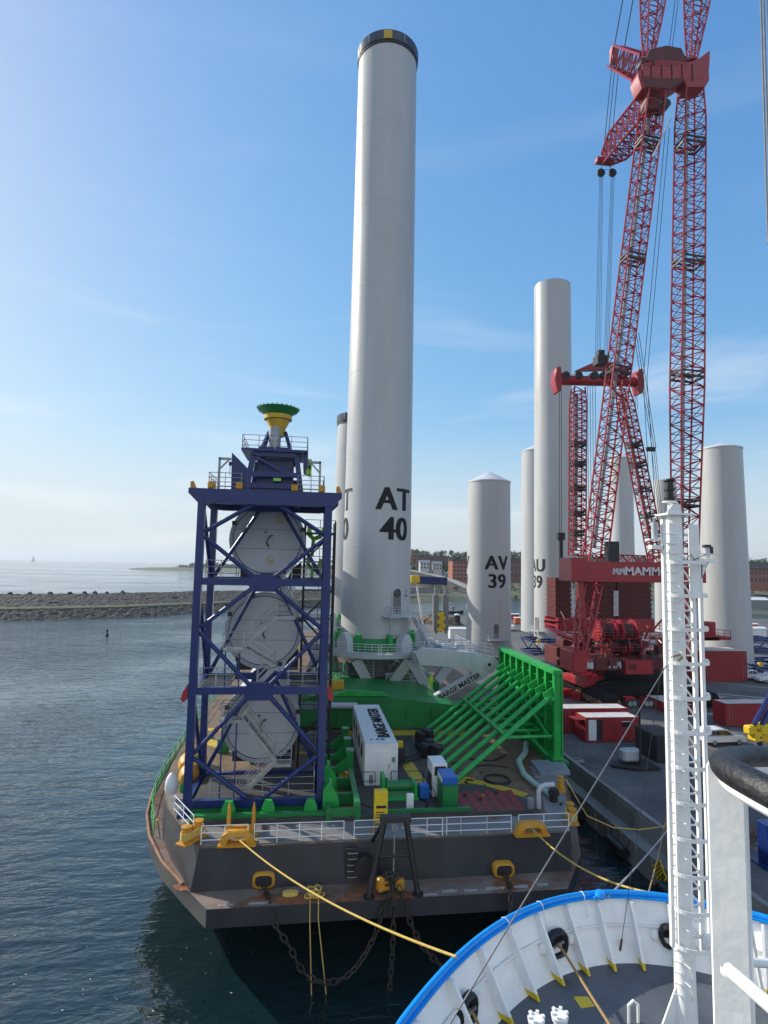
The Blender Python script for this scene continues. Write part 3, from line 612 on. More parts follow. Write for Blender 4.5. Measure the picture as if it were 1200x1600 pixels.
# bollards
def bollard(name, label, c, rz=0, s=1.0, rope=False):
    t = thing(name, label, 'bollard', c); c = Vector(c); b = MB(); m = Matrix.Rotation(rz, 3, 'Z')
    b.cbox(c+Vector((0,0,.06*s)), 1.9*s, .8*s, .12*s, rz); b.build('base_plate', M['orange'], t, bevel=.02)
    for k in (-1, 1):
        b = MB(); b.lathe([(.26*s,.1*s),(.24*s,.2*s),(.24*s,.85*s),(.30*s,.9*s),(.30*s,.98*s),(.0,1.0*s)], c + m @ Vector((k*.5*s,0,0)), n=18); b.build('post', M['orange'], t)
    if rope:
        b = MB()
        for k in range(5):
            b.path([c + m @ Vector((math.cos(a)*.85*s, math.sin(a)*.34*s, (.32+.08*k)*s + .03*math.sin(3*a))) for a in [i*math.pi/9 for i in range(18)]], .05*s, n=6, closed=True)
        b.build('rope_turns', M['rope'], t)
    return t
bollard('bollard', 'orange double bollard at the left front corner of the barge', (-.45,1.05,DZ+.06), 1.0, .95, True)
bollard('bollard', 'yellow double bollard with loose rope turns at the right front corner of the barge', (22.5,2.0,DZ+.06), 1.3, .9, True)
# rope heaps and mooring fairleads
def fairlead(label, x, y, z, rz=0):
    t = thing('fairlead', label, 'fairlead', (x,y,z)); c = Vector((x,y,z)); m = Matrix.Rotation(rz,3,'Z')
    b = MB(); out = [(-.95,0),(-.85,.55),(-.5,.74),(.5,.74),(.85,.55),(.95,0)]; inn = [(-.55,.1),(-.48,.42),(-.3,.52),(.3,.52),(.48,.42),(.55,.1)]
    ring = [[c + m @ Vector((p[0], -.22, p[1])) for p in out],[c + m @ Vector((p[0], -.32, p[1]*.8+.08)) for p in inn],[c + m @ Vector((p[0], .32, p[1]*.8+.08)) for p in inn],[c + m @ Vector((p[0], .22, p[1])) for p in out]]
    b.loft(ring + [ring[0]], False, False); b.build('chock_body', M['orange'], t, angle=60)
    b = MB(); b.cbox(c+Vector((0,0,.04)), 2.1, .75, .1, rz); b.build('base_plate', M['orange'], t); return t
fairlead('yellow open fairlead on the barge edge where the long yellow rope starts', 2.15, .35, DZ+.06)
fairlead('yellow open fairlead on the deck edge at the right end of the barge railings', 19.2, .3, DZ+.06)
t = thing('rope_horns', 'two rusty orange upright horns behind the left fairlead on the barge', 'rope guide', (2.1,1.6,DZ+.06))
for x in (1.5, 2.9):
    b = MB(); b.tube((x,1.5,DZ), (x,1.5,DZ+1.6), .13, .09, n=10); b.tube((x,1.5,DZ+1.6), (x,1.5,DZ+1.9), .09, .02, n=10); b.tube((x,1.5,DZ), (x,1.5,DZ+.15), .3, n=12); b.build('horn', M['orange'], t)
b = MB(); b.beam((1.5,1.5,DZ+.45),(2.9,1.5,DZ+.45),.25,.3); b.build('cross_bar', M['orange'], t)
for x in (3.7, 17.4):
    b = MB(); c = Vector((x, -.05, 4.62)); rr = []
    for k, (s_, y) in enumerate(((1.0,.25),(1.0,-.18),(.78,-.26),(.62,.05))):
        rr.append([c + Vector((math.copysign(abs(math.cos(a))**.6, math.cos(a))*.62*s_, y, math.copysign(abs(math.sin(a))**.6, math.sin(a))*.42*s_)) for a in [i*math.pi/12 for i in range(24)]])
    b.loft(rr, False, True); o = b.build('hawse_pipe', M['orange'], barge, angle=60)
    b = MB(); b.box(x-.5, x+.5, -.2, -.16, 4.35, 4.9)
    b.build('hawse_opening', M['dark'], o)
# side ladder recess
b = MB(); b.box(8.22,8.95,-.16,-.02,4.5,6.1); lad = b.build('ladder_recess', M['dark'], barge)
b = MB()
for k in range(5): b.path([(8.32,-.12,4.65+k*.32),(8.32,-.28,4.65+k*.32),(8.85,-.28,4.65+k*.32),(8.85,-.12,4.65+k*.32)], .025, n=5)
b.build('rung', M['grey_galv'], lad)
# curved pipe and hose on the right deck
b = MB(); b.path([(21.2,4.1,DZ),(21.2,4.1,DZ+1.1),(21.35,4.1,DZ+1.35),(21.6,4.1,DZ+1.45),(22.3,4.2,DZ+1.45)], .16, n=10); b.build('vent_pipe', M['cover'], barge)
b = MB(); b.path([(22.3,7.6,DZ+.3),(22.2,9.5,DZ+.3),(22.6,11.8,DZ+.5),(24,14,DZ+.5),(25,16.5,DZ+.5)], .22, n=10); b.path([(22.3,7.6,DZ+.3),(22.6,5.2,DZ+.35)], .2, n=10); b.build('discharge_pipe', mat('pipe_pale_green', (0.30,0.42,0.36), 0.45, var=0.2, rust=0.15), barge)
b = MB(); b.tube((22.62,5.0,DZ), (22.62,5.0,DZ+.9), .28, n=12); b.tube((22.3,5.0,DZ+.6), (22.95,5.0,DZ+.6), .2, n=10); b.build('valve', M['dark'], barge)
b = MB(); b.prism([(23.6,9.8),(26.0,9.8),(26.6,12.6),(26.6,12.6),(23.9,12.6)], DZ+.06, DZ+.32); b.build('deck_step', mat('worn_blue_grey', (0.20,0.24,0.28), 0.5, var=0.3, scale=1, rust=0.3, rcol=(0.28,0.12,0.05)), barge)
b = MB()
for k in range(3): b.path([(20.0+math.cos(a)*(1.0-.05*k), 9.2+math.sin(a)*(1.0-.05*k), DZ+.07+.05*k) for a in [i*math.pi/14 for i in range(28)]], .035, n=6, closed=True)
tag(b.build('hose', M['black']), 'black hose coiled in a ring on the brown deck near the green wall', 'hose')

random.seed(21)
for k in range(34):
    x = random.choice((random.uniform(15.2,20.5), random.uniform(-3.5,0), random.uniform(15.5,25), random.uniform(9.6,14))); y = random.uniform(3.4,22)
    if 9.6 < x < 12.8 and y > 8: continue
    b = MB(); b.cbox((x,y,DZ+.07), .28,.16,.06, random.random()*3); b.path([(x-.07,y,DZ+.08),(x-.05,y,DZ+.2),(x+.05,y,DZ+.2),(x+.07,y,DZ+.08)], .022, n=5); b.build('lashing_ring', M[random.choice(('orange','dark','green_dk'))], barge)
for pts in ([(12.6,12,DZ+.05),(13.4,12.6,DZ+.25),(14.2,13.6,DZ+.1),(15.4,14.6,DZ+.3)],[(12.5,13,DZ+.05),(13.2,13.8,DZ+.5),(14.4,14.2,DZ+.2),(15.6,15.8,DZ+.4)],[(12.4,16,DZ+.6),(13.4,16.4,DZ+.2),(14.0,18,DZ+.1),(15.2,19.5,DZ+.4)],[(17.5,13,DZ+.05),(19,14.2,DZ+.08),(21,13.4,DZ+.05),(22.6,14.8,DZ+.08)],[(18.5,11.8,DZ+.05),(20,12.6,DZ+.08),(21.8,12.0,DZ+.05)],[(13.4,6,DZ+.2),(14.0,4.8,DZ+.2),(13.2,3.7,DZ+.2),(12.4,4.6,DZ+.2)],[(9.4,5.2,DZ+.18),(10.2,4.4,DZ+.18),(11.2,5.0,DZ+.18)]):
    b = MB(); P = smooth_line(resample([Vector(p) for p in pts], .15), 12); b.path(P, .06, n=6); b.build('hose', M['black'], barge)
for x, y, sx_, sy_, sz_, mm in ((13.3,13.6,.9,.5,1.1,'dark'),(13.6,15.2,.5,.4,1.2,'cab_yel'),(8.9,9.3,.5,.6,.8,'orange'),(17.2,16.5,.8,.5,.6,'yellow'),(20.6,4.0,.4,.3,.7,'grey'),(-2.6,13.6,1.6,1.4,.9,'green'),(-1.0,17.0,.9,.6,1.1,'green_dk'),(1.8,14.2,.7,.7,1.4,'green_dk')):
    b = MB(); b.cbox((x,y,DZ+sz_/2+.03), sx_, sy_, sz_, random.uniform(-.3,.3)); b.build('deck_locker', M[mm], barge, bevel=.04)
def rope(name, label, pts, r, m, cat='rope', sag=0, group=None, n=7):
    pts = [Vector(p) for p in pts]
    if len(pts) == 2 and sag:
        a, c = pts; pts = [a.lerp(c, i/24) - Vector((0,0,sag*4*(i/24)*(1-i/24))) for i in range(25)]
    b = MB(); b.path(pts, r, n=n); return tag(b.build(name, m, angle=80), label, cat, group)
rope('mooring_rope', 'long straight yellow mooring rope from the left barge fairlead to the ship bow', [(2.15,.2,DZ+.45), at(713,1495,-16.6)], .042, M['rope'], sag=.55)
rope('mooring_rope', 'yellow mooring rope from the right barge fairlead running behind the white mast', [(19.2,.1,DZ+.45), at(1046,1400,-13.6)], .045, M['rope'], sag=.7)
rope('mooring_rope', 'slack yellow rope from the right barge corner sagging against the quay edge', [(24.2,6.6,DZ+.9),(25.6,6.3,4.8),(27.6,6.4,3.9),(29.6,6.6,3.6),(31.6,6.8,QZ+.45),(32.1,6.8,QZ+.6)], .045, M['rope'])
t = bollard('bollard', 'yellow double bollard standing on the quay edge beside the white mast', (32.3,6.6,QZ+.0), 1.57, .9, True)
bollard('bollard', 'rusty orange bollard by the blue grey step on the right side of the barge', (24.0,7.0,DZ+.06), 1.2, .8)
for p, lb in (((.2,6.2),'white fibre drum buoy at the left barge rail'),):
    pass
t = thing('buoy', 'white pear shaped buoy lying at the left barge rail under the yellow floats', 'buoy', (-3.0,7.2,DZ))
b = MB(); P = [(0,0),(.3,.08),(.42,.35),(.40,.8),(.28,1.15),(.12,1.35),(0,1.4)]; b.lathe(P, (-3.0,7.2,DZ+.35), n=18); b.build('float_body', M['white'], t)
for i, (x, y, z, lb) in enumerate(((-2.6,10.6,DZ+1.2,'yellow oval float on a green stand left of the blue rack, the higher one'),(-2.2,9.0,DZ+.95,'yellow oval float on a green stand left of the blue rack, the lower one'))):
    t = thing('float', lb, 'float', (x,y,DZ)); b = MB(); b.lathe([(0,-1.1),(.35,-1.0),(.62,-.6),(.68,0),(.62,.6),(.35,1.0),(0,1.1)], (x,y,z+.1), n=18, axis='y'); b.build('float_body', M['orange'], t)
    b = MB(); b.box(x-.5,x+.5,y-.6,y+.6,DZ,z-.4); b.build('stand', M['green'], t, bevel=.05)
t = thing('rope_pile', 'heap of yellow rope lying on the barge ledge with two lines hanging into the water', 'rope', (6.3,-1.3,4.2))
b = MB()
for k in range(9):
    ox, oy = random.uniform(-.2,.2), random.uniform(-.12,.12); b.path([(6.5+ox+math.cos(a)*(.42-.03*k), -1.25+oy+math.sin(a)*.26, 4.26+.05*k+.04*math.sin(a*3+k)) for a in [i*math.pi/8 for i in range(16)]], .035, n=5, closed=True)
for k in range(5): b.path([(5.2+math.cos(a)*(.4), -1.0+math.sin(a)*.14+.03*k, 4.24+.03*k) for a in [i*math.pi/8 for i in range(16)]], .03, n=5, closed=True)
b.build('coil', M['rope'], t)
for dx, q in ((-.1, (510,1540)), (.12, (487,1532))):
    e = az(*q, 0); b = MB(); b.path([(6.5-dx*2,-1.5,4.3),(6.5-dx*2,-1.98,4.2),(6.5-dx*2,-2.1,3.6),(e.x,-2.3,-.2)], .03, n=5); b.build('hanging_line', M['rope'], t)

# chains
def chain(label, pts, group='rusty mooring chains at the barge bow'):
    pts = [Vector(p) for p in pts]; P = resample(pts, .06); P = smooth_line(P, 80)
    b = MB(); L = 0; last = P[0]; k = 0; i = 0
    while i < len(P)-1:
        j = i
        while j < len(P)-1 and (P[j]-P[i]).length < .36: j += 1
        a, c = P[i], P[j]; d = (c-a).normalized() if (c-a).length > 0 else Vector((0,0,1)); m_ = (a+c)/2
        up = Vector((1,.3,0)) ; x = d.cross(up).normalized(); y = x.cross(d); s = x if k % 2 else y
        b.path([m_ + d*math.cos(t)*.27 + s*math.sin(t)*.135 for t in [q*math.pi/4 for q in range(8)]], .045, n=4, closed=True)
        i = j; k += 1
    return tag(b.build('chain', M['chain'], angle=80), label, 'chain', group)
wl = lambda x, y: az(x, y, 0)
chain('rusty chain looping down from the left hawse and up to the black frame', [(3.7,-.2,4.45),(4.0,-1.2,4.35),(4.3,-2.0,4.1),(4.5,-2.25,3.2),at(450,1470,-2.4),at(468,1515,-2.5),at(490,1535,-2.6),at(530,1536,-2.6),at(560,1510,-2.5),at(585,1465,-2.3),(10.0,-2.15,3.4),(10.3,-1.9,4.3)])
chain('rusty chain hanging straight down into the water below the black frame', [(10.6,-1.7,4.6),(10.65,-2.2,4.2),(10.65,-2.3,2),(10.5,-2.3,-.3)])
chain('rusty chain from the black frame slanting down right towards the blue railed ship', [(11.0,-1.7,4.8),(11.2,-2.1,4.2),at(640,1440,-2.3),at(660,1480,-2.4),at(700,1520,-2.6),at(740,1560,-2.7)])
chain('rusty chain dropping from the right hawse behind the ship bow', [(17.4,-.3,4.5),(17.35,-1.4,4.35),(17.2,-2.0,4.1),(17.1,-2.05,2.8),(17.0,-2.05,-.3)])
# black chain frame (A-frame)
t = thing('chain_gantry', 'black steel A-frame with rusty chains and shackles leaning over the barge bow', 'frame', (10.8,-1.2,4.2))
A1, A2, B1, B2 = Vector((9.4,-1.55,4.2)), Vector((12.1,-1.5,4.2)), Vector((10.25,-1.0,8.0)), Vector((11.45,-1.0,8.0))
for p, q_ in ((A1,B1),(A2,B2)):
    b = MB(); b.tube(p, q_, .15, .17, n=12); b.tube(p, p+Vector((0,0,.12)), .3, n=12); b.build('leg', M['black'], t)
for p, q_ in ((Vector((9.75,.3,DZ)),B1),(Vector((11.95,.3,DZ)),B2)):
    b = MB(); b.tube(p, q_, .1, n=10); b.build('back_stay', M['black'], t)
b = MB(); b.beam(B1+Vector((-.25,0,.05)), B2+Vector((.25,0,.05)), .5, .3); b.build('cross_beam', M['black'], t)
b = MB(); b.tube(A1.lerp(B1,.52), A2.lerp(B2,.52), .09, n=10); b.build('tie_bar', M['black'], t)
b = MB(); c = Vector((10.75,-1.25,4.6))
for k in range(12):
    p = c + Vector((random.uniform(-.55,.5), random.uniform(-.3,.2), random.uniform(-.3,.7))); b.path([p + Vector((math.cos(a)*.2, math.sin(a)*.08*(k%2), math.sin(a)*.16)) for a in [i*math.pi/5 for i in range(10)]], .06, n=5, closed=True)
b.build('shackle_cluster', M['chain'], t)
b = MB(); b.cbox((10.2,-1.15,4.7), .7, .5, .7, .4); b.cbox((11.15,-1.1,4.6), .5, .4, .6, -.3); b.build('chain_stopper', M['orange'], t, bevel=.08)
b = MB(); b.tube((10.8,-1.15,7.8), (10.75,-1.3,4.9), .035); b.path([(10.8,-1.0,7.9),(10.65,-1.2,7.6),(10.8,-1.3,7.4),(10.95,-1.2,7.6)], .06, n=6, closed=True); b.build('hoist_wire', M['grey_galv'], t)
b = MB(); b.tube((9.25,-.45,5.2), (9.25,-.1,5.2), .6, n=20); b.build('pad', M['black'], t)
# yellow cabinet on post
t = thing('control_cabinet', 'tall yellow control cabinet standing behind the black chain frame', 'cabinet', (10.35,1.5,DZ))
b = MB(); b.box(9.95,10.75,1.4,1.95,DZ+.5,DZ+2.3); cb = b.build('cabinet_body', M['cab_yel'], t, bevel=.03)
b = MB(); b.box(10.05,10.65,1.385,1.4,DZ+1.35,DZ+1.5); b.build('dark_stripe', M['dark'], cb)
b = MB()
for k in range(4): b.box(10.05,10.55,1.388,1.4,DZ+.65+k*.15,DZ+.7+k*.15)
b.build('vent_slot', M['dark'], cb)
for x in (9.85, 10.2): 
    b = MB(); b.tube((x,1.2,DZ),(x+.25,1.45,DZ+1.2),.05); b.build('leg', M['orange'], t)

# white control container
t = thing('control_container', 'white steel container with black roof lettering on the barge deck', 'container', (11.18,14.3,DZ))
cx0, cx1, cy0, cy1, cz0, cz1 = 10.0, 12.38, 8.4, 20.4, DZ+.12, DZ+3.02
b = MB(); b.box(cx0+.06,cx1-.06,cy0+.06,cy1-.06,cz0+.1,cz1-.04)
y = cy0+.3
while y < cy1-.4: b.box(cx0+.02,cx0+.06,y,y+.16,cz0+.25,cz1-.25); b.box(cx1-.06,cx1-.02,y,y+.16,cz0+.25,cz1-.25); y += .34
b.build('body', M['white'], t)
b = MB()
for x in (cx0,cx1-.14):
    for y in (cy0,cy1-.14): b.box(x,x+.14,y,y+.14,cz0,cz1)
for z in (cz0,cz1-.12):
    for x in (cx0+.01,cx1-.13): b.box(x,x+.12,cy0+.14,cy1-.14,z+.002,z+.118)
    for y in (cy0+.01,cy1-.13): b.box(cx0+.14,cx1-.14,y,y+.12,z+.002,z+.118)
b.build('frame', M['white'], t)
b = MB(); b.box(10.95,11.85,cy0+.01,cy0+.05,cz0+.3,cz0+2.35); d_ = b.build('door', M['white'], t, bevel=.012)
b = MB(); b.tube((11.75,cy0-.02,cz0+1.2),(11.75,cy0-.02,cz0+1.5),.02); b.build('handle', M['dark'], d_)
b = MB(); b.box(11.95,12.2,cy0+.02,cy0+.05,cz0+1.6,cz0+1.95); b.build('label_plate', M['grey'], t)
b = MB(); b.box(10.35,10.62,cy0+.02,cy0+.05,cz0+.15,cz0+.75); b.build('vent', M['grey'], t)
for y0 in (10.5,13,15.5,18):
    b = MB(); b.box(cx0-.01,cx0+.02,y0,y0+1.1,cz0+1.3,cz0+2.2); b.build('window', M['glass'], t)
flat_text('BARGE MASTER', 1.25, (12.0,10.05,cz1+.0), (0,1,0), (-1,0,0), M['letter'], 'lettering', t, offset=.03, th=.012, sx=1.02)
b = MB(); b.box(11.25,11.55,9.45,9.75,cz1-.005,cz1+.012); b.build('blue_logo', M['bluecab'], t)
b = MB(); b.box(10.95,11.1,9.5,9.7,cz1-.005,cz1+.012); b.box(10.5,10.62,9.5,9.7,cz1-.005,cz1+.012); b.build('roof_mark', M['letter'], t)

# deck machinery between container and railing
t = thing('winch', 'green deck winch in front of the white container door', 'winch', (12.0,6.3,DZ))
b = MB(); b.box(11.0,13.4,5.4,7.0,DZ+.16,DZ+.35); b.box(10.9,11.15,5.6,6.8,DZ+.35,DZ+1.7); b.box(13.1,13.35,5.6,6.8,DZ+.35,DZ+1.15); b.build('winch_frame', M['green'], t, bevel=.04)
b = MB(); b.lathe([(0,0),(.55,0),(.55,.1),(.35,.1),(.35,1.7),(.55,1.7),(.55,1.8),(0,1.8)], (11.25,6.2,DZ+.9), n=20, axis='x'); b.build('drum', M['green_dk'], t)
b = MB(); b.box(13.5,14.2,5.7,6.5,DZ+.16,DZ+1.0); b.build('motor', M['bluecab'], t, bevel=.05)
t = thing('panel_box', 'small white cabinet on the dark deck right of the yellow control cabinet', 'cabinet', (12.5,4.0,DZ)); b = MB(); b.box(12.3,12.75,3.8,4.1,DZ+.16,DZ+1.2); b.build('cabinet_body', M['white'], t, bevel=.03); b = MB(); b.box(12.35,12.7,3.78,3.8,DZ+.5,DZ+1.1); b.build('door', M['white'], t)
b = MB(); rail_mb(b, [(9.4,8.2,DZ+.16),(10.75,8.2,DZ+.16)], 1.0, 1, .025, 1.3); rail_mb(b, [(11.9,8.2,DZ+.16),(14.2,8.2,DZ+.16),(14.2,4.0,DZ+.16)], 1.0, 1, .025, 2.2); b.build('dark_handrail', M['dark'], barge)
t = thing('generator', 'blue and white generator cabinet with a green base, beside the long green pipes', 'generator', (14.9,5.6,DZ))
b = MB(); b.box(14.45,15.5,6.2,7.9,DZ+.1,DZ+2.3); wb = b.build('white_cabinet', M['white'], t, bevel=.03)
b = MB(); b.box(14.42,14.46,6.4,7.7,DZ+.4,DZ+1.5); b.box(14.6,15.4,6.17,6.2,DZ+1.5,DZ+2.1); b.build('louvre', M['dark'], wb)
b = MB(); b.box(14.75,15.75,4.2,6.0,DZ+1.55,DZ+2.05); bl_ = b.build('blue_cabinet', M['bluecab'], t, bevel=.04)
b = MB(); b.box(14.72,14.75,4.4,5.8,DZ+1.65,DZ+1.95); b.build('white_stripe', M['white'], bl_)
b = MB(); b.box(14.75,15.75,4.22,5.98,DZ+.05,DZ+1.54); b.box(14.3,16.0,3.3,3.5,DZ+.05,DZ+.4); b.build('base', M['green_dk'], t)
b = MB(); b.box(10.8,16.3,3.12,3.3,DZ+.02,DZ+.55); b.build('low_beam', M['green_dk'], barge)

# green cradle brackets
t = thing('sea_fastening', 'green ladder shaped steel grillage with bracket plates, right of the blue rack foot', 'steel grillage', (8.0,6,DZ))
b = MB(); b.beam((9.1,2.9,DZ+.5),(9.1,10,DZ+.5),.35,.9); b.beam((7.3,2.9,DZ+.45),(7.3,10,DZ+.45),.3,.8)
for y in (3.1,5.6,8.4): b.beam((7.4,y,DZ+.4),(9.0,y,DZ+.4),.25,.7)
b.build('frame', M['green_dk'], t)
for y in (4.0, 7.6):
    b = MB(); b.prism([(6.95,DZ),(8.1,DZ),(7.9,DZ+1.2),(7.3,DZ+2.1),(6.95,DZ+1.6)], y-.12, y+.12, lambda p,q,h: (p,h,q)); b.prism([(6.95,DZ+1.6),(7.3,DZ+2.1),(7.5,DZ+2.1),(7.5,DZ+1.9)], y-.4, y+.4, lambda p,q,h: (p,h,q)); b.build('bracket', M['green'], t)
for y in (11.5, 14.5, 17.5):
    t = thing('deck_bracket', {11.5:'green L-shaped steel bracket nearest the camera, left of the white container',14.5:'green L-shaped steel bracket in the middle of three, left of the white container',17.5:'green L-shaped steel bracket farthest back, left of the white container'}[y], 'bracket', (8.6,y,DZ)); b = MB(); b.box(7.2,9.4,y-.15,y+.15,DZ,DZ+.45); b.box(8.9,9.4,y-.3,y+.3,DZ+.45,DZ+1.7); b.prism([(8.0,DZ+.45),(8.9,DZ+.45),(8.9,DZ+1.2)], y-.1, y+.1, lambda p,q,h: (p,h,q)); b.build('steel_plate', M['green'], t); b = MB(); b.box(8.85,9.45,y-.34,y+.34,DZ+1.7,DZ+1.78); b.build('cap', mat('pale_cap', (0.25,0.45,0.3), .5), t)

# ------------------------------------------------------------------ blue blade rack
U0, U1, V0, V1 = -1.45, 6.8, 4.6, 9.6
ZL = [7.0, 13.9, 20.8, 26.35]
rack = thing('blade_rack', 'tall blue steel rack holding three turbine blades, root ends to the camera', 'rack', (2.7,7,DZ))
for x in (U0,U1):
    for y in (V0,V1):
        b = MB(); b.beam((x,y,DZ+.25),(x,y,ZL[3]),.47,.47); b.box(x-.5,x+.5,y-.5,y+.5,DZ+.02,DZ+.25); b.build('post', M['blue'], rack)
for z in ZL[:3]:
    for y in (V0,V1):
        b = MB(); b.beam((U0+.24,y,z),(U1-.24,y,z),.4,.44); hx = 1 if z > 7.5 else .45
        b.prism([(2.0,z-.6*hx),(3.4,z-.6*hx),(3.65,z-.2),(3.65,z+.2),(3.3,z+.5*hx),(2.1,z+.5*hx),(1.75,z+.2),(1.75,z-.2)], y-.23, y+.23, lambda p,q,h: (p,h,q)); b.build('cross_beam', M['blue'], rack)
    for x in (U0,U1): b = MB(); b.beam((x,V0+.24,z),(x,V1-.24,z),.36,.4); b.build('side_beam', M['blue'], rack)
UC = 2.7
for z0, z1 in zip(ZL, ZL[1:]):
    zm = z0 + (z1-z0)*(.42 if z0 < 8 else .55)
    for s, x in ((-1,U0),(1,U1)):
        for p, q_ in (((UC+s*.6,V0,z1-.3),(x-s*.25,V0,zm+.15)), ((x-s*.25,V0,zm-.15),(UC+s*.6,V0,z0+.3)), ((UC+s*.8,V1,z1-.3),(x-s*.25,V1,z0+.3)), ((x,V0+.2,z1-.3),(x,V1-.2,z0+.3) if s<0 else (x,V1-.2,z0+.3))):
            b = MB(); b.tube(p, q_, .145, n=10); b.build('brace', M['blue'], rack)
for x, s in ((U0,-1),(U1,1)):
    b = MB(); b.prism([(x+s*.28,ZL[1]+.45),(x+s*.6,ZL[1]-.1),(x+s*.7,ZL[1]-.5),(x+s*.55,ZL[1]-.7),(x+s*.28,ZL[1]-.5)], V0-.2, V0+.2, lambda p,q,h: (p,h,q)); b.build('lifting_lug', M['red'], rack)
# base deck, green pedestals
b = MB(); b.box(U0+.3,U1-.3,V0+.3,V1-.3,ZL[0]+.02,ZL[0]+.1); b.build('base_grating', M['deckdk'], rack)
b = MB(); b.box(U0-.2,U1+.2,V0-.1,V0+.5,DZ+.03,DZ+.42); b.box(-1,9,3.2,3.6,DZ+.03,DZ+.5); b.box(U0,U1,V1-.3,V1+.2,DZ+.03,DZ+.42); b.build('base_beam', M['green_dk'], rack)
for x in (1.2, 3.6, 6.2):
    b = MB(); b.prism([(x-.35,DZ+.03),(x+.35,DZ+.03),(x+.4,DZ+.7),(x+.22,DZ+1.15),(x-.22,DZ+1.15),(x-.4,DZ+.7)], V0-1.1, V0-.75, lambda p,q,h: (p,h,q)); b.box(x-.25,x+.25,V0-.74,V0-.1,DZ+.2,DZ+.75); b.build('clamp_stand', M['green'], rack)
b = MB(); rail_mb(b, [(U0+1.3,V0+.2,ZL[0]+.3),(U1-.4,V0+.2,ZL[0]+.3),(U1-.4,V1-.6,ZL[0]+.3)], 1.1, 2, .025, 1.5); b.build('handrail', M['grey_galv'], rack)
for z in ZL[1:3]:
    b = MB(); b.box(U0+.3,.7,V0+.2,V1-.3,z+.05,z+.12); b.box(4.6,U1-.3,V0+.2,V1-.3,z+.05,z+.12); b.box(.7,4.6,V0+.2,V0+.75,z+.05,z+.12); b.build('grating', M['dark'], rack)
    for x0, x1 in ((U0+.4,.9),(4.5,U1-.4)):
        b = MB(); rail_mb(b, [(x0,V0+.2,z+.28),(x1,V0+.2,z+.28),(x1,V0+1.6,z+.28)], 1.1, 2, .028, 1.2); b.build('handrail', M['grey_galv'], rack)
# stairs in front of the blades
def stair(p, q_, w_=.85):
    p = Vector(p); q_ = Vector(q_); b = MB(); Yv = Vector((0,w_/2,0))
    for s in (-1,1): b.beam(p+Yv*s, q_+Yv*s, .05, .24)
    n_ = int((q_-p).length/.28)
    for i in range(n_+1): c = p.lerp(q_, i/n_); b.cbox(c, .24, w_-.1, .04)
    for s in (-1,1):
        for h in (.55,1.0): b.tube(p+Yv*s+Vector((0,0,h)), q_+Yv*s+Vector((0,0,h)), .025, n=5)
        for i in range(0, n_+1, 3): c = p.lerp(q_, i/n_)+Yv*s; b.tube(c, c+Vector((0,0,1.0)), .025, n=5)
    b.build('stair', M['grey_galv'], rack)
def landing(x0, x1, z, y=V0+.75):
    b = MB(); b.box(x0,x1,y-.5,y+.5,z-.05,z); b.box(x0,x1,y-.5,y-.42,z-.2,z-.05); rail_mb(b, [(x0,y-.45,z),(x1,y-.45,z)], 1.05, 2, .025, .9); rail_mb(b, [(x0,y+.45,z),(x1,y+.45,z)], 1.05, 2, .025, .9); b.build('landing', M['grey_galv'], rack)
YS = V0+.75
P_ = lambda x, y: at(x, y, YS)
def pz_(x, y): v = P_(x, y); return (v.x, YS, v.z)
stair(pz_(372,1246), pz_(428,1190)); landing(P_(428,1190).x, P_(455,1190).x, P_(428,1190).z); stair(pz_(430,1185), pz_(380,1122)); landing(P_(345,1122).x, P_(380,1122).x, P_(380,1122).z); stair(pz_(378,1118), pz_(404,1085))
stair(pz_(402,1070), pz_(430,1042)); stair(pz_(430,1040), pz_(382,1012)); landing(P_(350,1013).x, P_(382,1013).x, P_(382,1013).z); stair(pz_(382,1010), pz_(434,962)); landing(P_(434,962).x, P_(462,962).x, P_(434,962).z); stair(pz_(462,960), pz_(440,915))
b = MB()
for x in (P_(352,1050).x, P_(374,1050).x): b.tube((x,YS-.3,ZL[1]), (x,YS-.3,P_(352,1013).z), .05); b.tube((x,YS-.3,ZL[0]), (x,YS-.3,P_(352,1122).z), .05)
b.build('landing_leg', M['blue'], rack)
# stair tower at the back right
b = MB()
for x in (5.2,7.6):
    for y in (12.5,15): b.tube((x,y,DZ), (x,y,25.5), .08, n=6)
z = DZ+2.2; k = 0
while z < 25.5:
    b.box(5.2,7.6,12.5,15,z-.05,z)
    if k % 2: b.beam((5.3,12.7,z-2.2),(7.5,12.7,z),.6,.12)
    else: b.beam((7.5,12.7,z-2.2),(5.3,12.7,z),.6,.12)
    rail_mb(b, [(5.2,12.5,z),(7.6,12.5,z)], 1.0, 1, .025, 1.2); z += 2.3; k += 1
b.build('stair_tower', M['dark'], rack)
# top platform
zt = ZL[3]
b = MB(); b.beam((-.9,V0,zt+.0),(UC*2+.9,V0,zt+.0),.6,.95); b.beam((-.9,V1,zt),(UC*2+.9,V1,zt),.6,.95)
for s, x in ((-1,U0),(1,U1)):
    for y in (V0,V1): b.prism([(x+s*(-.6),zt-.45),(x+s*.25,zt-.45),(x+s*.85,zt+.15),(x+s*.85,zt+.48),(x+s*(-.6),zt+.48)], y-.28, y+.28, lambda p,q,h: (p,h,q))
    b.beam((x,V0+.3,zt+.1),(x,V1-.3,zt+.1),.5,.6)
for x in (.9,4.6): b.beam((x,V0+.3,zt+.1),(x,V1-.3,zt+.1),.4,.7)
b.build('top_beam', M['blue'], rack)
b = MB(); b.box(U0+.3,.7,V0+.3,V1-.3,zt+.48,zt+.53); b.box(4.8,U1-.3,V0+.3,V1-.3,zt+.48,zt+.53); b.build('grating', M['grey_galv'], rack)
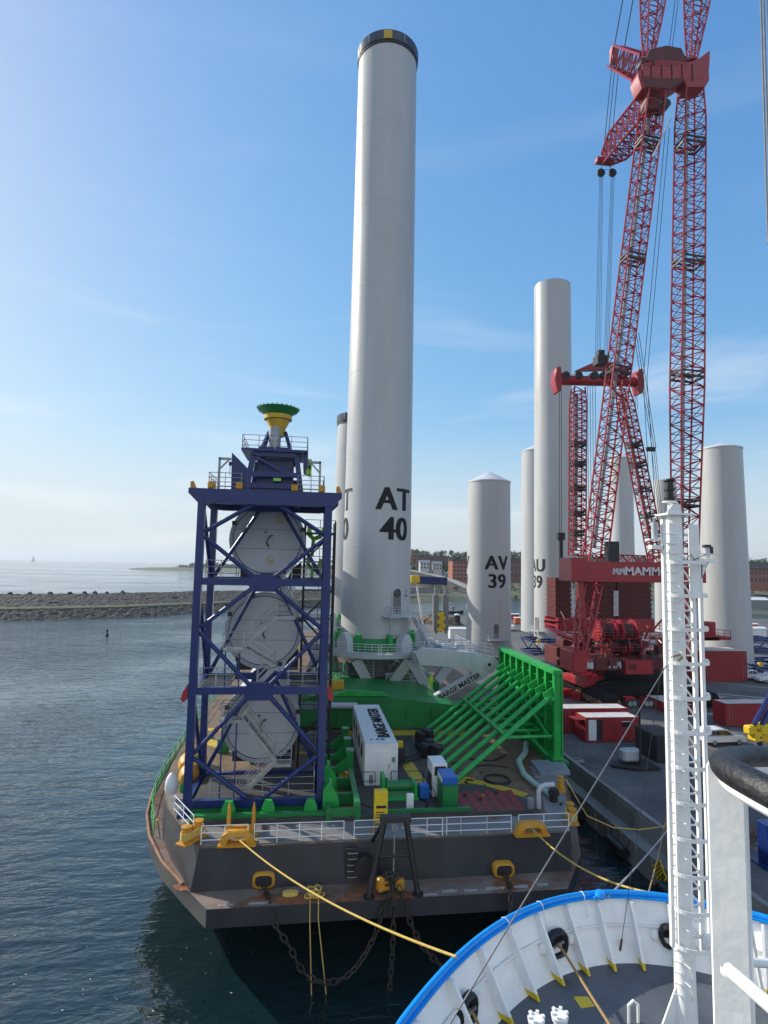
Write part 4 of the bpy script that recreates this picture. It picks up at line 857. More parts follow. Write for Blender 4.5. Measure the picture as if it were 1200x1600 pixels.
for x0, x1 in ((U0+.35,1.0),(4.7,U1-.35)):
    b = MB(); rail_mb(b, [(x0,V1-.4,zt+.5),(x0,V0+.1,zt+.5),(x1,V0+.1,zt+.5)] if x0 < 2 else [(x1,V1-.4,zt+.5),(x1,V0+.1,zt+.5),(x0,V0+.1,zt+.5)], 1.1, 3, .025, .9); rail_mb(b, [(x0,V1-.4,zt+.5),(x1,V1-.4,zt+.5)], 1.1, 3, .025, .9); b.build('handrail', M['grey_galv'], rack)
for x, s in ((-.55,1),(6.15,-1)):
    b = MB(); b.beam((x,V0+.6,zt+.5),(x,V0+.6,zt+2.7),.14,.14); b.beam((x-s*.05,V0+.6,zt+2.62),(x+s*.75,V0+.6,zt+2.62),.14,.16); b.beam((x,V0+.6,zt+1.9),(x+s*.6,V0+.6,zt+2.55),.1,.1); o = b.build('davit', M['grey_galv'], rack)
    b = MB(); b.cbox((x+s*.7,V0+.6,zt+2.3), .16,.16,.25); b.tube((x+s*.7,V0+.6,zt+2.2),(x+s*.7,V0+.6,zt+1.5),.02); b.build('hook_block', M['dark'], o)
for x, s in ((-2.1,1),(7.4,-1)):
    b = MB(); b.prism([(x-.12,zt+.48),(x+.25,zt+.48),(x+.05,zt+.95),(x-.12,zt+.9)], V0-.15, V0+.15, lambda p,q,h: (p,h,q)); b.build('guide_horn', M['orange'], rack)
for x in (-.9,.9,4.5,6.3):
    b = MB(); b.cbox((x,V0-.1,zt+.72), .45,.35,.45); b.build('lock_block', M['orange'], rack, bevel=.06)
# crown: tapered housing, upper platform, yellow cone and green dish
X0, X1 = 1.3, 4.9; ct = thing('turning_table', 'blue crown housing on the rack top carrying a yellow cone and round green dish', 'turntable', (3.1,6.5,zt+.5))
b = MB()
for x in (X0,X1):
    for y in (5.0,8.6): b.beam((x,y,zt+.5),((x-3.1)*.8+3.1,y*.9+.65,zt+3.6),.35,.35)
for y in (5.0,8.6):
    b.beam((X0,y,zt+1.9),(X1,y,zt+1.9),.25,.4); b.beam((1.7,y,zt+3.6),(4.5,y,zt+3.6),.3,.5); b.beam((1.7,y-.05,zt+3.4),(3.9,y-.05,zt+2.0),.2,.2); b.beam((X0+.2,y,zt+.9),(X1-.2,y,zt+.9),.25,.3)
b.prism([(1.25,zt+.5),(.7,zt+.5),(-.05,zt+.55),(-.1,zt+3.6),(1.1,zt+2.2)], 5.0, 5.15, lambda p,q,h: (p+.35,h,q)); b.box(1.9,4.3,5.6,8.2,zt+.6,zt+3.3); b.box(X0+.1,X1+.1,5.1,5.35,zt+.5,zt+1.2)
b.build('housing', M['blue'], ct)
b = MB(); b.box(.9,5.3,4.6,8.8,zt+3.75,zt+3.95); b.box(5.0,5.3,5.0,8.4,zt+2.6,zt+3.75); b.box(2.0,4.2,5.2,8.2,zt+3.95,zt+4.25); b.build('upper_platform', M['blue'], ct)
b = MB(); rail_mb(b, [(.95,8.7,zt+3.95),(.95,4.7,zt+3.95),(5.25,4.7,zt+3.95),(5.25,8.7,zt+3.95)], 1.1, 2, .025, 1.1); b.build('handrail', M['grey_galv'], ct)
b = MB()
for s in (-1,1):
    for y in (5.7,7.3): b.beam((3.1+s*1.05,y,zt+3.95),(3.1+s*.55,6.5,zt+5.9),.18,.18)
b.build('cone_strut', M['blue'], ct)
b = MB(); b.lathe([(.42,zt+4.0),(.42,zt+6.2)], (2.95,6.3,0), n=18); b.build('column', M['grey_galv'], ct)
b = MB(); b.lathe([(0,zt+5.4),(.5,zt+5.5),(.56,zt+6.2),(.78,zt+6.7),(.78,zt+6.9),(.98,zt+6.93),(.98,zt+7.3),(.7,zt+7.35),(0,zt+7.35)], (3.1,6.6,0), n=28); b.build('bearing_cone', M['yellow'], ct)
b = MB(); b.lathe([(0,zt+7.3),(.9,zt+7.3),(1.42,zt+7.8),(1.45,zt+7.9),(1.3,zt+7.95),(0,zt+7.85)], (3.1,6.6,0), n=32)
for k in range(28): a = k*math.pi/14; b.tube((3.1+1.3*math.cos(a),6.6+1.3*math.sin(a),zt+7.65),(3.1+1.5*math.cos(a),6.6+1.5*math.sin(a),zt+7.98),.035)
b.build('dish', M['green_dk'], ct)
b = MB(); b.cbox((3.3,5.0,zt+1.5),.5,.1,.25); b.cbox((5.4,5.5,zt+2.7),.35,.6,1.3); b.build('lime_panel', mat('lime', (0.30,0.62,0.08), .5), ct)

ct.scale = (1,1,.82)
# three blades
BO = 4.4; RB_ = 1.1
for q3, pos in (((418,843),'top'), ((412,985),'middle'), ((408,1130),'bottom')):
    q3 = at(*q3, 5.7+BO); bz = q3.z; UCB = q3.x
    t = thing('turbine_blade', 'huge grey turbine blade lying lengthwise in the blue rack, the %s of three' % pos, 'turbine blade', (UC,5.8,bz), 'turbine blades stacked in the blue rack')
    C0 = Vector((UCB,BO,bz)); rings = []
    for y, a_, b_ in ((5.9+BO,2.5,2.5),(7+BO,2.5,2.5),(14,2.48,2.5),(19,2.2,2.7),(26,1.6,3.0),(36,1.1,2.6),(55,.7,1.8),(75,.45,1.2),(95,.2,.6),(100,.08,.2)):
        rings.append([(UCB+a_*RB_*math.cos(k*math.pi/20), y, bz+b_*RB_*math.sin(k*math.pi/20)) for k in range(40)])
    b = MB(); b.loft(rings); b.build('blade_body', M['coverrim'], t)
    b = MB(); b.lathe([(2.5*RB_,5.89),(2.56*RB_,5.85),(2.56*RB_,5.7),(2.32*RB_,5.68),(2.30*RB_,5.72)], C0, n=56, axis='y'); b.build('root_ring', M['coverrim'], t)
    b = MB(); b.lathe([(0,5.70),(2.26*RB_,5.70)], C0, n=56, axis='y'); cv = b.build('root_cover', M['cover'], t)
    b = MB(); b.lathe([(2.26*RB_,5.69),(2.32*RB_,5.69)], C0, n=56, axis='y'); b.build('seal_ring', M['dark'], t)
    b = MB()
    for k in range(48): a = k*math.pi/24; b.tube(C0+Vector((2.43*RB_*math.cos(a),5.7,2.43*RB_*math.sin(a))), C0+Vector((2.43*RB_*math.cos(a),5.62,2.43*RB_*math.sin(a))), .045, n=6)
    b.build('bolt_circle', M['grey'], t)
    b = MB()
    for a in (.3,1.9,2.7,4.0,5.2): b.cbox(C0+Vector((2.5*RB_*math.cos(a),5.66,2.5*RB_*math.sin(a))), .3,.16,.3, 0)
    for zz in (-.7,.75): b.box(C0.x-math.sqrt(max(0,(2.2*RB_)**2-zz*zz)), C0.x+math.sqrt(max(0,(2.2*RB_)**2-zz*zz)), C0.y+5.69, C0.y+5.7, C0.z+zz-.012, C0.z+zz+.012)
    b.build('cover_clip', M['dark'], cv)
    b = MB(); b.path([C0+Vector((.1,5.6,-.55)), C0+Vector((-.05,5.45,-.2)), C0+Vector((.1,5.4,.15)), C0+Vector((.3,5.45,.3)), C0+Vector((.35,5.6,.28))], .05, n=6); b.lathe([(0,0),(.07,0),(.07,.1)], C0+Vector((-.15,5.6,.55)), n=10, axis='y'); b.build('pull_cable', M['dark'], cv)
    if pos != 'middle':
        for dx, dz in ((.85,1.55),(.25,-1.6)):
            b = MB(); b.lathe([(0,5.68),(.36,5.68),(.36,5.7)], C0+Vector((dx,0,dz)), n=16, axis='y'); b.build('round_patch', mat('cream_patch', (0.50,0.45,0.34), .6, var=.25, scale=5), cv)
    for s in (-1,1):
        b = MB(); b.prism([(UC+s*1.2,bz-3.1),(UC+s*2.3,bz-3.1),(UC+s*2.3,bz-1.6),(UC+s*1.6,bz-2.2)], 11.5, 12.3, lambda p,q,h: (p,h,q)); b.build('support_block', M['dark'], rack)
for y, z in ((13.5,24.5),(16,22)):
    b = MB(); b.path([(5.6,y,z+.6),(5.5,y,z),(5.9,y,z-.4),(6.4,y,z-.2),(6.7,y,z+.5)], .2, n=8); b.tube((5.9,y,z-.4),(5.8,y,z-1.8),.15); b.build('lime_clamp', mat('lime2', (0.28,0.6,0.1), .5), rack)
# ------------------------------------------------------------------ white towers
def tower(label, c, z0, z1, rb, rt, top='open', text=None, tang=(0,), tz=0, tsize=3.9, door=None, dz=2.6, name='tower_section', grp=None):
    t = thing(name, label, 'tower', (c[0], c[1], z0), grp)
    R = lambda z: rb + (rt-rb)*max(0, min(1, (z-z0)/(z1-z0)))**1.0
    b = MB(); prof = [(0,z0)]; n = 14; zs = [z0+(z1-z0)*i/n for i in range(n+1)]
    for z in zs: prof += [(R(z), z)]
    prof += [(0, z1)] if top == 'open' else []
    b.lathe(prof, (c[0],c[1],0), n=96); b.build('shell', M['tower'], t, angle=40)
    for z in zs[2:-1:2]:
        b = MB(); b.lathe([(R(z)-.01,z-.05),(R(z)+.014,z-.025),(R(z)+.014,z+.025),(R(z)-.01,z+.05)], (c[0],c[1],0), n=96); b.build('weld_seam', M['tower'], t)
    if top == 'ring':
        b = MB(); b.lathe([(rt+.02,z1-.35),(rt+.1,z1-.3),(rt+.1,z1+.05),(rt-.3,z1+.05)], (c[0],c[1],0), n=96); b.build('flange', M['dark'], t)
        b = MB(); b.lathe([(rt-.3,z1+.05),(rt+.16,z1+.06),(rt+.22,z1+1.3),(rt+.05,z1+1.4),(0,z1+1.4)], (c[0],c[1],0), n=96); rg = b.build('top_ring', mat('ring_slate_'+label[:3], (0.03,0.05,0.075), .35, var=.3, scale=1.2), t)
        for a in (-.12, .42, -.75, .9, 1.3, -1.3, 1.9, 2.6, -2.2):
            b = MB(); r = rt+.24; w_ = .13 if abs(a+.12) < .01 else .018
            b.lathe([(r,z1+.02),(r+.03,z1+.1),(r+.03,z1+1.15),(r,z1+1.2)], (c[0],c[1],0), n=4, a0=-math.pi/2+a-w_, a1=-math.pi/2+a+w_)
            b.build('joint_cover', M['yellow'] if abs(a+.12) < .01 else M['grey'], rg)
    ck = .55 if top == 'lowcone' else 1
    if 'cone' in top:
        b = MB(); b.lathe([(rt+.02,z1-.25),(rt+.12,z1-.2),(rt+.12,z1+.05),(rt*.93,z1+.25),(rt*.5,z1+1.25*ck),(.2,z1+2.2*ck),(0,z1+2.3*ck)], (c[0],c[1],0), n=64); b.build('rain_cover', M['tower_roof'], t, angle=20)
    if text:
        for k, a in enumerate(tang):
            a -= math.atan2(c[0]-CAM.x, c[1]-CAM.y)
            bend_text(text[0], tsize, R, c, tz+tsize*.93, a, M['letter'], 'lettering', t, offset=.025, space=1.06)
            bend_text(text[1], tsize, R, c, tz, a, M['letter'], 'lettering', t, offset=.025, space=1.06)
    if door is not None:
        a = door - math.atan2(c[0]-CAM.x, c[1]-CAM.y); r = R(z0+dz); zd = z0+dz; u = Vector((math.sin(a), -math.cos(a), 0)); s = Vector((math.cos(a), math.sin(a), 0)); C_ = Vector((c[0],c[1],0)); M.setdefault('door', mat('door_weathered', (0.17,0.15,0.145), .6, var=.25, scale=2))
        def fr(p, q, h): return C_ + u*(r+h) + s*p*1.3 + Vector((0,0,zd+(q-zd)*1.35))
        b = MB(); pts = [(.42*math.cos(x), zd+1.9+.42*math.sin(x)) for x in [i*math.pi/8 for i in range(9)]]; pts = [(-.42,zd+.2)][:0] + [(.42,zd+.2)] + pts + [(-.42,zd+.2)]
        b.prism(pts, -.3, .06, fr); d_ = b.build('door', M['door'], t)
        b = MB()
        P = [fr(.5*math.cos(x), zd+1.9+.5*math.sin(x), .05) for x in [i*math.pi/8 for i in range(9)]]; b.path([fr(.5,zd+.1,.05)]+P+[fr(-.5,zd+.1,.05)], .06, n=6); b.build('door_frame', M['tower_roof'], d_)
        b = MB(); b.prism([(-1.5,zd-.08),(1.9,zd-.08),(1.9,zd),(-1.5,zd)], -.4, 1.25, fr); b.build('landing', M['plat'], t)
        b = MB(); rail_mb(b, [fr(-1.45,zd,.1),fr(-1.45,zd,1.2),fr(1.0,zd,1.2)], 1.15, 3, .03, .6); b.build('landing_rail', M['plat'], t)
        
        for q_ in (-1,1): b = MB(); b.tube(fr(q_*1.2,zd-.1,1.1), fr(q_*.8,zd-1.9,.0), .09); b.build('landing_strut', M['plat'], t)
        b = MB(); p0 = fr(1.5,zd,.8); p1 = fr(3.6,z0-.3,.8); 
        for o in (-.4,.4): b.beam(p0+u*o, p1+u*o, .06,.22)
        nn = int((p1-p0).length/.27)
        for i in range(nn+1): b.cbox(p0.lerp(p1,i/nn), .25,.75,.04, a)
        for o in (-.4,.4):
            for h in (.55,1.05): b.tube(p0+u*o+Vector((0,0,h)), p1+u*o+Vector((0,0,h)), .028, n=5)
            for i in range(0,nn+1,3): q_ = p0.lerp(p1,i/nn)+u*o; b.tube(q_, q_+Vector((0,0,1.05)), .028, n=5)
        b.build('stair', M['plat'], t)
    return t, R
TC = (13.95, 38.7)
z_t = lambda x, y, c: at(x, y, c[1]-3.9).z
main_tower, Rm = tower('tallest white tower section on the barge, lettered AT 40, with a dark top ring', TC, 13.45, 89.7, 4.28, 3.92, 'ring', ('AT','40'), (R_(31),R_(-84),R_(153)), z_t(612,843,TC), tsize=z_t(612,768,TC)*0+3.85, door=.62, dz=2.75)
# crossed round sign above its door
a_ = .62-.112; b = MB(); u = Vector((math.sin(a_), -math.cos(a_), 0)); s = Vector((math.cos(a_), math.sin(a_), 0)); C_ = Vector((TC[0],TC[1],0)) + u*4.3
ctr = C_ + Vector((0,0,at(619,926,34.6).z)); b.path([ctr + s*math.cos(x)*.42 + Vector((0,0,math.sin(x)*.46)) for x in [i*math.pi/12 for i in range(24)]], .085, n=6, closed=True)
b.tube(ctr + s*.28+Vector((0,0,.3)), ctr - s*.28-Vector((0,0,.3)), .06); b.tube(ctr - s*.25+Vector((0,0,.28)), ctr + s*.25-Vector((0,0,.28)), .05)
b.build('round_sign', M['black'], main_tower)
b = MB(); b.tube(ctr + s*1.35+Vector((0,0,.4)), ctr + s*1.35-Vector((0,0,.6)), .03); b.tube(ctr + s*1.1-Vector((0,0,.3)), ctr + s*1.7-Vector((0,0,.45)), .03); b.build('hook_bracket', M['dark'], main_tower)
TC2 = None
e0 = at(517, 970, 64); e1 = at(528, 655, 64)
TC2 = (e0.x+3.9, 66.5)
tower('rear white tower on the barge half hidden behind the tallest one, dark ring on top', TC2, 13.3, at(531,657,64).z, 3.95, 3.6, 'ring', None)

def platform(c, label, arm=False):
    t = thing('motion_platform', label, 'platform', (c[0], c[1], 8.6)); z = 12.1; X, Y = c
    b = MB(); b.lathe([(3.0,z-.62),(6.4,z-.62),(6.6,z-.5),(6.6,z),(3.0,z)], (X,Y,0), n=64); b.lathe([(3.0,z),(3.0,z-.62)], (X,Y,0), n=64); b.build('ring_deck', M['plat'], t)
    b = MB(); b.lathe([(5.0,z+.02),(5.0,z+.75),(4.75,z+1.1),(4.5,z+1.45),(4.0,z+1.45)], (X,Y,0), n=64); gr = b.build('green_grillage', M['green_dk'], t)
    for k in range(8):
        a = k*math.pi/4 + .25; b = MB(); b.cbox((X+4.75*math.cos(a),Y+4.75*math.sin(a),z+1.2), .9,.45,1.5, a); b.build('lug', M['green'], gr)
    for a in (R_(-136), R_(-58), R_(-10), R_(50), R_(110), R_(170)):
        b = MB(); cx, cy = X+5.45*math.cos(a), Y+5.45*math.sin(a); m = Matrix.Rotation(a+math.pi/2, 3, 'Z')
        P = [(-.8,0),(.8,0),(.8,1.3),(.3,2.1),(-.3,2.1),(-.8,1.3)]; b.prism(P, -.55, .55, lambda p,q,h: Vector((cx,cy,z)) + m @ Vector((p,h,q))); b.build('side_bracket', M['plat'], t)
    N_ = 12
    for k in range(N_):
        a0 = k*2*math.pi/N_; a1 = (k+.93)*2*math.pi/N_; b = MB(); rail_mb(b, [(X+6.45*math.cos(a), Y+6.45*math.sin(a), z) for a in [a0+(a1-a0)*i/4 for i in range(5)]], 1.1, 3, .028, 1.7); b.build('handrail', M['wrail'], t)
    dx, dy = X-13.95, Y-38.7
    if abs(dx) < .1:
        LG = [(at(580,1075,34), at(556,1030,33.6)), (at(607,1075,34), at(639,1031,33.4)), (at(676,1090,33), at(641,1031,33.4)), (at(668,1082,36), at(704,1034,39))]
    else:
        LG = [(Vector((X-2,Y-5,8.8)), Vector((X-4.5,Y-4.5,z-.5))), (Vector((X-1,Y-5,8.8)), Vector((X+2,Y-5.5,z-.5))), (Vector((X+5,Y-3,8.8)), Vector((X+3,Y-5,z-.5)))]
    for f, p in LG:
        b = MB(); b.beam(f, p, 1.05, .9, 1.2, 1.0, up=(0,1,0)); b.build('leg', M['plat'], t, bevel=.04)
        b = MB(); b.cbox(f+Vector((0,0,-.05)), 1.5, 1.3, .35); b.build('foot_plate', M['plat'], t, bevel=.05)
    for k in range(3):
        a = math.pi/2 + (k-1)*1.1; b = MB(); b.beam((X+5.2*math.cos(a),Y+5.2*math.sin(a),8.8),(X+5.5*math.cos(a+.4),Y+5.5*math.sin(a+.4),z-.6),1.0,.9); b.build('leg', M['plat'], t, bevel=.04)
    b = MB(); b.tube((X-1.5,Y-4.6,8.8),(X-1.5,Y-4.6,z-.6),.06); b.tube((X-.6,Y-4.6,8.8),(X-.6,Y-4.6,z-.6),.06)
    for k in range(9): b.tube((X-1.5,Y-4.6,9+.32*k),(X-.6,Y-4.6,9+.32*k),.03)
    b.build('ladder', M['plat'], t)
    b = MB(); b.lathe([(1.4,8.7),(1.4,11.5)], (X,Y,0), n=24); b.box(X-3,X+3,Y-.6,Y+.6,9,10.2); b.build('gearbox', M['grey'], t)
    for k in range(14):
        b = MB(); a = random.uniform(-2.9,-.2); r = random.uniform(2.5,5.2); p = Vector((X+r*math.cos(a), Y+r*math.sin(a), random.uniform(8.9,11.3))); b.cbox(p, random.uniform(.3,1.0), random.uniform(.2,.6), random.uniform(.3,.9), random.random()*3); b.build('actuator', M['grey_galv'], t, bevel=.04)
    b = MB(); b.cbox((X+2.9,Y-4.4,10.0),1.4,.5,.8); b.cbox((X+2.9,Y-4.6,9.6),1.7,.3,.2); b.build('yellow_cage', M['cab_yel'], t, bevel=.05)
    b = MB(); rail_mb(b, [(X+.8,Y-5.2,8.7),(X+4.6,Y-5.2,8.7)], 1.1, 2, .03, .9); rail_mb(b, [(X-6.5,Y-4.2,8.7),(X-4.2,Y-5.2,8.7)], 1.1, 2, .03, .9); b.build('lower_handrail', M['wrail'], t)
    return t
pf = platform(TC, 'white motion platform on green beams carrying the tallest tower, arm towards the green wall')
platform(TC2, 'white motion platform carrying the rear tower, mostly hidden by the tallest tower')
# arm with lettering
Ya = 27.4
pA, pB = at(655,1030,31.5), at(757,1037,Ya); arm_foot = at(684,1098,Ya+.5)
def fy(p, y): return (p.x, y, p.z)
arm = []
b = MB(); P = [(648,1020),(660,1012),(742,1019),(772,1027),(778,1034),(770,1047),(752,1060),(735,1068),(735,1050),(725,1042),(655,1038)]
PP = [at(x,y,Ya) for x,y in P]; b.prism([(p.x,p.z) for p in PP], Ya-.45, Ya+.45, lambda p,q,h: (p,h,q)); b.beam(at(655,1028,Ya+.3), (TC[0]+4.2, TC[1]-4.6, 11.75), .9, .95); b.build('arm', M['plat'], pf)
b = MB(); p0, p1 = at(672,1096,Ya), at(748,1052,Ya); b.beam(p0, p1, .8, .95, up=(0,1,0)); br_ = b.build('arm_brace', M['plat'], pf)
d = (p1-p0).normalized(); n_ = Vector((-d.z,0,d.x)); flat_text('BARGE MASTER', .72, p0 + d*.95 - n_*.25 + Vector((0,-.49,0)), d, n_, M['letter'], 'lettering', br_, offset=.018, th=.01)
b = MB(); c_ = at(762,1037,Ya); b.tube((c_.x,Ya-.6,c_.z),(c_.x,Ya+.6,c_.z),.5,n=20); b.build('pin', M['plat'], pf)
b = MB(); b.tube((c_.x,Ya-.7,c_.z),(c_.x,Ya-.6,c_.z),.18,n=14); b.build('pin_bolt', M['dark'], pf)
b = MB(); rail_mb(b, [at(690,1012,Ya+2), at(735,1015,Ya+2), at(770,1022,Ya+2)], 1.0, 2, .03, 1.0); b.build('arm_handrail', M['wrail'], pf)
# walkway bridge with clutter behind the arm
b = MB(); b.box(18.5,25.5,33,44,11.6,11.9); rail_mb(b, [(18.6,33.1,11.9),(25.4,33.1,11.9),(25.4,43.9,11.9)], 1.1, 3, .035, .8); rail_mb(b, [(18.6,38,11.9),(25.4,38,11.9)], 1.1, 3, .035, .8); b.build('access_bridge', M['plat'], pf)
for k in range(26):
    b = MB(); b.cbox((random.uniform(19,25), random.uniform(33.5,43.5), 12.1+random.random()*.4), random.uniform(.2,1.1), random.uniform(.2,.9), random.uniform(.2,.9), random.random()*3); b.build('equipment', M[random.choice(('grey_galv','plat','grey'))], pf, bevel=.03)
b = MB(); b.beam((21.2,37,12.6),(24.3,34.0,12.1),.5,.5); b.build('gangway_boom', M['white'], pf)

# green base structure
t = thing('girder_structure', 'huge dark green box girder base under the white motion platform', 'girder base', (13,30,DZ))
X0_, X1_ = 5.0, 24.0
b = MB(); P = [(5.0,DZ+.3),(5.0,DZ+2.5),(7.4,DZ+2.9),(9.0,DZ+3.0),(14,DZ+2.9),(20.5,DZ+2.2),(23.5,DZ+1.9),(24.5,DZ+.9),(22.5,DZ+.05),(14,DZ+.05),(7,DZ+.2)]
b.prism(P, 23.4, 26.2, lambda p,q,h: (p,h,q)); b.build('front_girder', M['green_dk'], t)
b = MB(); 
for x in (15.5,18.0,20.3,11.5,8.8): b.box(x-.05,x+.05,23.25,23.4,DZ+.4,DZ+2.1)
b.build('stiffener', M['green_dk'], t)
b = MB(); P2 = [(7.5,DZ+.05),(7.5,DZ+2.6),(9.0,DZ+3.1),(13.0,DZ+2.95),(19,DZ+2.4),(19.8,DZ+.05)]; b.prism(P2, 26.3, 33.5, lambda p,q,h: (p,h,q)); b.prism([(6.5,DZ+.05),(6.5,DZ+2.4),(21,DZ+2.4),(21,DZ+.05)], 33.6, 48, lambda p,q,h: (p,h,q)); b.build('rear_girder', M['green_dk'], t)
b = MB(); b.prism([(5.0,DZ+2.9),(8.6,DZ+3.25),(9.6,DZ+3.6),(13.2,DZ+3.35),(13.9,DZ+3.0),(9,DZ+3.05)], 23.9, 24.4, lambda p,q,h: (p,h,q)); b.build('top_plate', M['green'], t)
b = MB(); b.tube((7.6,23.1,DZ+2.35),(10.6,23.1,DZ+2.3),.3,n=14); b.build('hydraulic_cylinder', M['cover'], t)
b = MB(); b.lathe([(.4,0),(1.5,0),(1.5,.25),(.4,.25)], (6.4,25.4,DZ+3.0), n=24, a0=.2, a1=math.pi*1.2); b.box(6.0,9.5,24.5,26.0,DZ+3.0,DZ+3.1); b.build('curved_guard', mat('guard_green', (0.05,0.33,0.07), .5), t)  # guard in a brighter green than the girders
b = MB(); b.box(7.0,9.5,27,28,DZ+3.0,DZ+3.9); b.box(6.9,9.6,26.8,26.95,DZ+3.0,DZ+3.3); b.build('yellow_platform', M['yellow'], t)
b = MB(); rail_mb(b, [(4.5,25,DZ+2.9),(4.5,29,DZ+2.9),(8,29,DZ+2.9)], 1.1, 2, .04, 1.0); b.build('handrail', M['green_dk'], t)

# green pipe braced wall
t = thing('braced_wall', 'bright green ribbed steel wall braced by a row of long green pipes', 'steel wall', (26.2,19.5,DZ))
WZ = 13.8; Y0_, Y1_ = 12.3, 26.8; NB = 8
b = MB(); b.box(26.45,26.55,Y0_,Y1_,DZ+.35,WZ); b.build('plate', M['green'], t)
ys_ = [Y0_+.2+(Y1_-Y0_-.4)*i/NB for i in range(NB+1)]
for y in ys_:
    b = MB(); b.box(25.9,26.44,y-.06,y+.06,DZ+.35,WZ); b.box(25.82,25.9,y-.2,y+.2,DZ+.35,WZ); b.build('rib', M['green'], t)
b = MB()
for z in (DZ+.37, WZ-.32): b.box(25.7,26.44,Y0_-.05,Y1_+.05,z,z+.3)
b.box(25.55,25.81,Y0_,Y1_,11.35,11.7)
for z in (8.0,9.3,10.4,12.6):
    for y, y2 in zip(ys_, ys_[1:]): b.box(26.1,26.44,y+.07,y2-.07,z,z+.08)
b.build('stringer', M['green'], t)
for i in range(NB):
    yt = ys_[i]+.15; yf = yt-4.55; top = Vector((25.6,yt,11.6)); ft = Vector((16.3,yf,DZ+.25))
    b = MB(); b.tube(ft, top, .2, n=14); b.build('long_pipe', M['green'], t)
    b = MB(); b.cbox(ft+Vector((0,0,-.1)), .8,.6,.25); b.prism([(25.0,11.9),(25.8,12.4),(25.8,10.9),(25.3,11.2)], yt-.05, yt+.05, lambda p,q,h: (p,h,q)); b.build('end_gusset', M['green'], t)
    mid = ft.lerp(top,.5); b = MB(); b.tube(mid, (25.8, mid.y+2.3, mid.z-.6), .13, n=10); b.build('tie_pipe', M['green'], t)
b = MB(); m0 = Vector((16.3,ys_[0]+.15-4.55,DZ+.25)).lerp(Vector((25.6,ys_[0]+.15,11.6)),.5); m1 = Vector((16.3,ys_[7]+.15-4.55,DZ+.25)).lerp(Vector((25.6,ys_[7]+.15,11.6)),.5); b.tube(m0+Vector((0,0,.22)), m1+Vector((0,0,.22)), .15, n=10); b.build('cross_pipe', M['green'], t)
b = MB(); b.tube((25.6,Y0_+.4,8.3),(25.6,Y1_-3,12.0),.14,n=8); b.tube((25.7,13.4,DZ+.4),(24.2,16.5,8.7),.14,n=8); b.tube((25.6,Y0_+.4,8.3),(25.6,Y1_,8.3),.14,n=8); b.build('diagonal_pipe', M['green'], t)
b = MB(); b.box(25.4,26.9,Y0_-.3,Y1_+.3,DZ+.02,DZ+.34); b.build('sole_beam', M['green_dk'], t)
b = MB()
for k in range(16): b.cbox((random.uniform(15.6,16.6), random.uniform(13.5,19.5), DZ+random.uniform(.2,.9)), random.uniform(.4,1), random.uniform(.4,1.2), random.uniform(.4,1.4), random.random())
tag(b.build('hydraulic_pack', M['dark'], bevel=.03), 'dark clutter of hydraulic equipment at the feet of the green pipes', 'machinery')

# ------------------------------------------------------------------ towers on the quay
def ytower(label, xl, xr, yt, yb, Y, z0=None, **k):
    c0 = at((xl+xr)/2, yb, Y); ct = at((xl+xr)/2, yt, Y)
    l = at(xl, (yt+yb)/2+80, Y); r = at(xr, (yt+yb)/2+80, Y); dist = math.hypot(c0.x-CAM.x, Y-CAM.y); cosv = (Y-CAM.y)/dist
    rad = (r.x-l.x)/2*cosv*1.06
    return tower(label, (at((xl+xr)/2, yb, Y+rad*.5).x, Y+rad*.5), QZ+1.4 if z0 is None else z0, ct.z, rad*(1.12 if xl == 1100 else 1.0), rad*.95, name='tower_section', **k)
def tztext(px, py, Y): return at(px, py, Y-4).z
ytower('short white tower with a conical cover, lettered AV 39', 729, 797, 751, 1015, 84, top='cone', text=('AV','39'), tang=(R_(23),R_(-95)), tz=tztext(772,919,84), tsize=4.0, door=.34, dz=3.2)
ytower('tall plain-topped white tower lettered AU 39, behind the red crane mast', 836, 896, 441, 1015, 98, top='open', text=('AU','39'), tang=(R_(-60),R_(60)), tz=tztext(850,920,98), tsize=4.2, door=-1.0, dz=3.2)
ytower('white tower half hidden at the left of the tall AU 39 tower', 815, 866, 703, 1012, 126, top='cone')
ytower('wide white tower at the right edge beyond the white ship mast', 1100, 1172, 699, 1035, 70, top='lowcone')
ytower('pale pointed tower seen through the red crane between its masts', 955, 993, 715, 960, 150, top='cone')
ytower('pale cropped tower beside the crane right mast, low flat top', 1024, 1062, 750, 960, 128, top='open')

# ------------------------------------------------------------------ the crawler crane
VC = 50.0
crane = thing('crawler_crane', 'gigantic red lattice boom crane with MAMMOET lettering on its cross girder', 'crane', (53,52,QZ))
A = lambda x, y, Y=VC: at(x, y, Y)
def boom(name, p, q_, prof, nseg, rc=.16, rb=.085, collars=(), side=(1,0,0), walkway=True, dark=()):
    ch = MB(); br = MB(); S = lattice(ch, br, p, q_, prof, nseg, rc, rb, side)
    ch.add(br.v, br.f); o = ch.build(name, M['red'], crane)
    for i in collars:
        b = MB(); c0, c1 = S[i], S[min(i+1, nseg)]
        for k in range(4): 
            b.beam(c0[k].lerp(c1[k],.1), c0[(k+1)%4].lerp(c1[(k+1)%4],.1), .28,.3); b.beam(c0[k].lerp(c1[k],.65), c0[(k+1)%4].lerp(c1[(k+1)%4],.65), .22,.25)
        b.beam(c0[0], c1[2], .2,.2); b.build('collar', M['black'], o)
    if walkway:
        b = MB(); m = [sum(s, Vector())/4 for s in S]
        for i in range(1, nseg-1):
            a0 = m[i]+(S[i][3]-S[i][0])*.3; a1 = m[i+1]+(S[i+1][3]-S[i+1][0])*.3; b.beam(a0, a1, .55, .05, up=(0,1,0))
        b.build('walkway', M['grey_galv'], o)
    return S
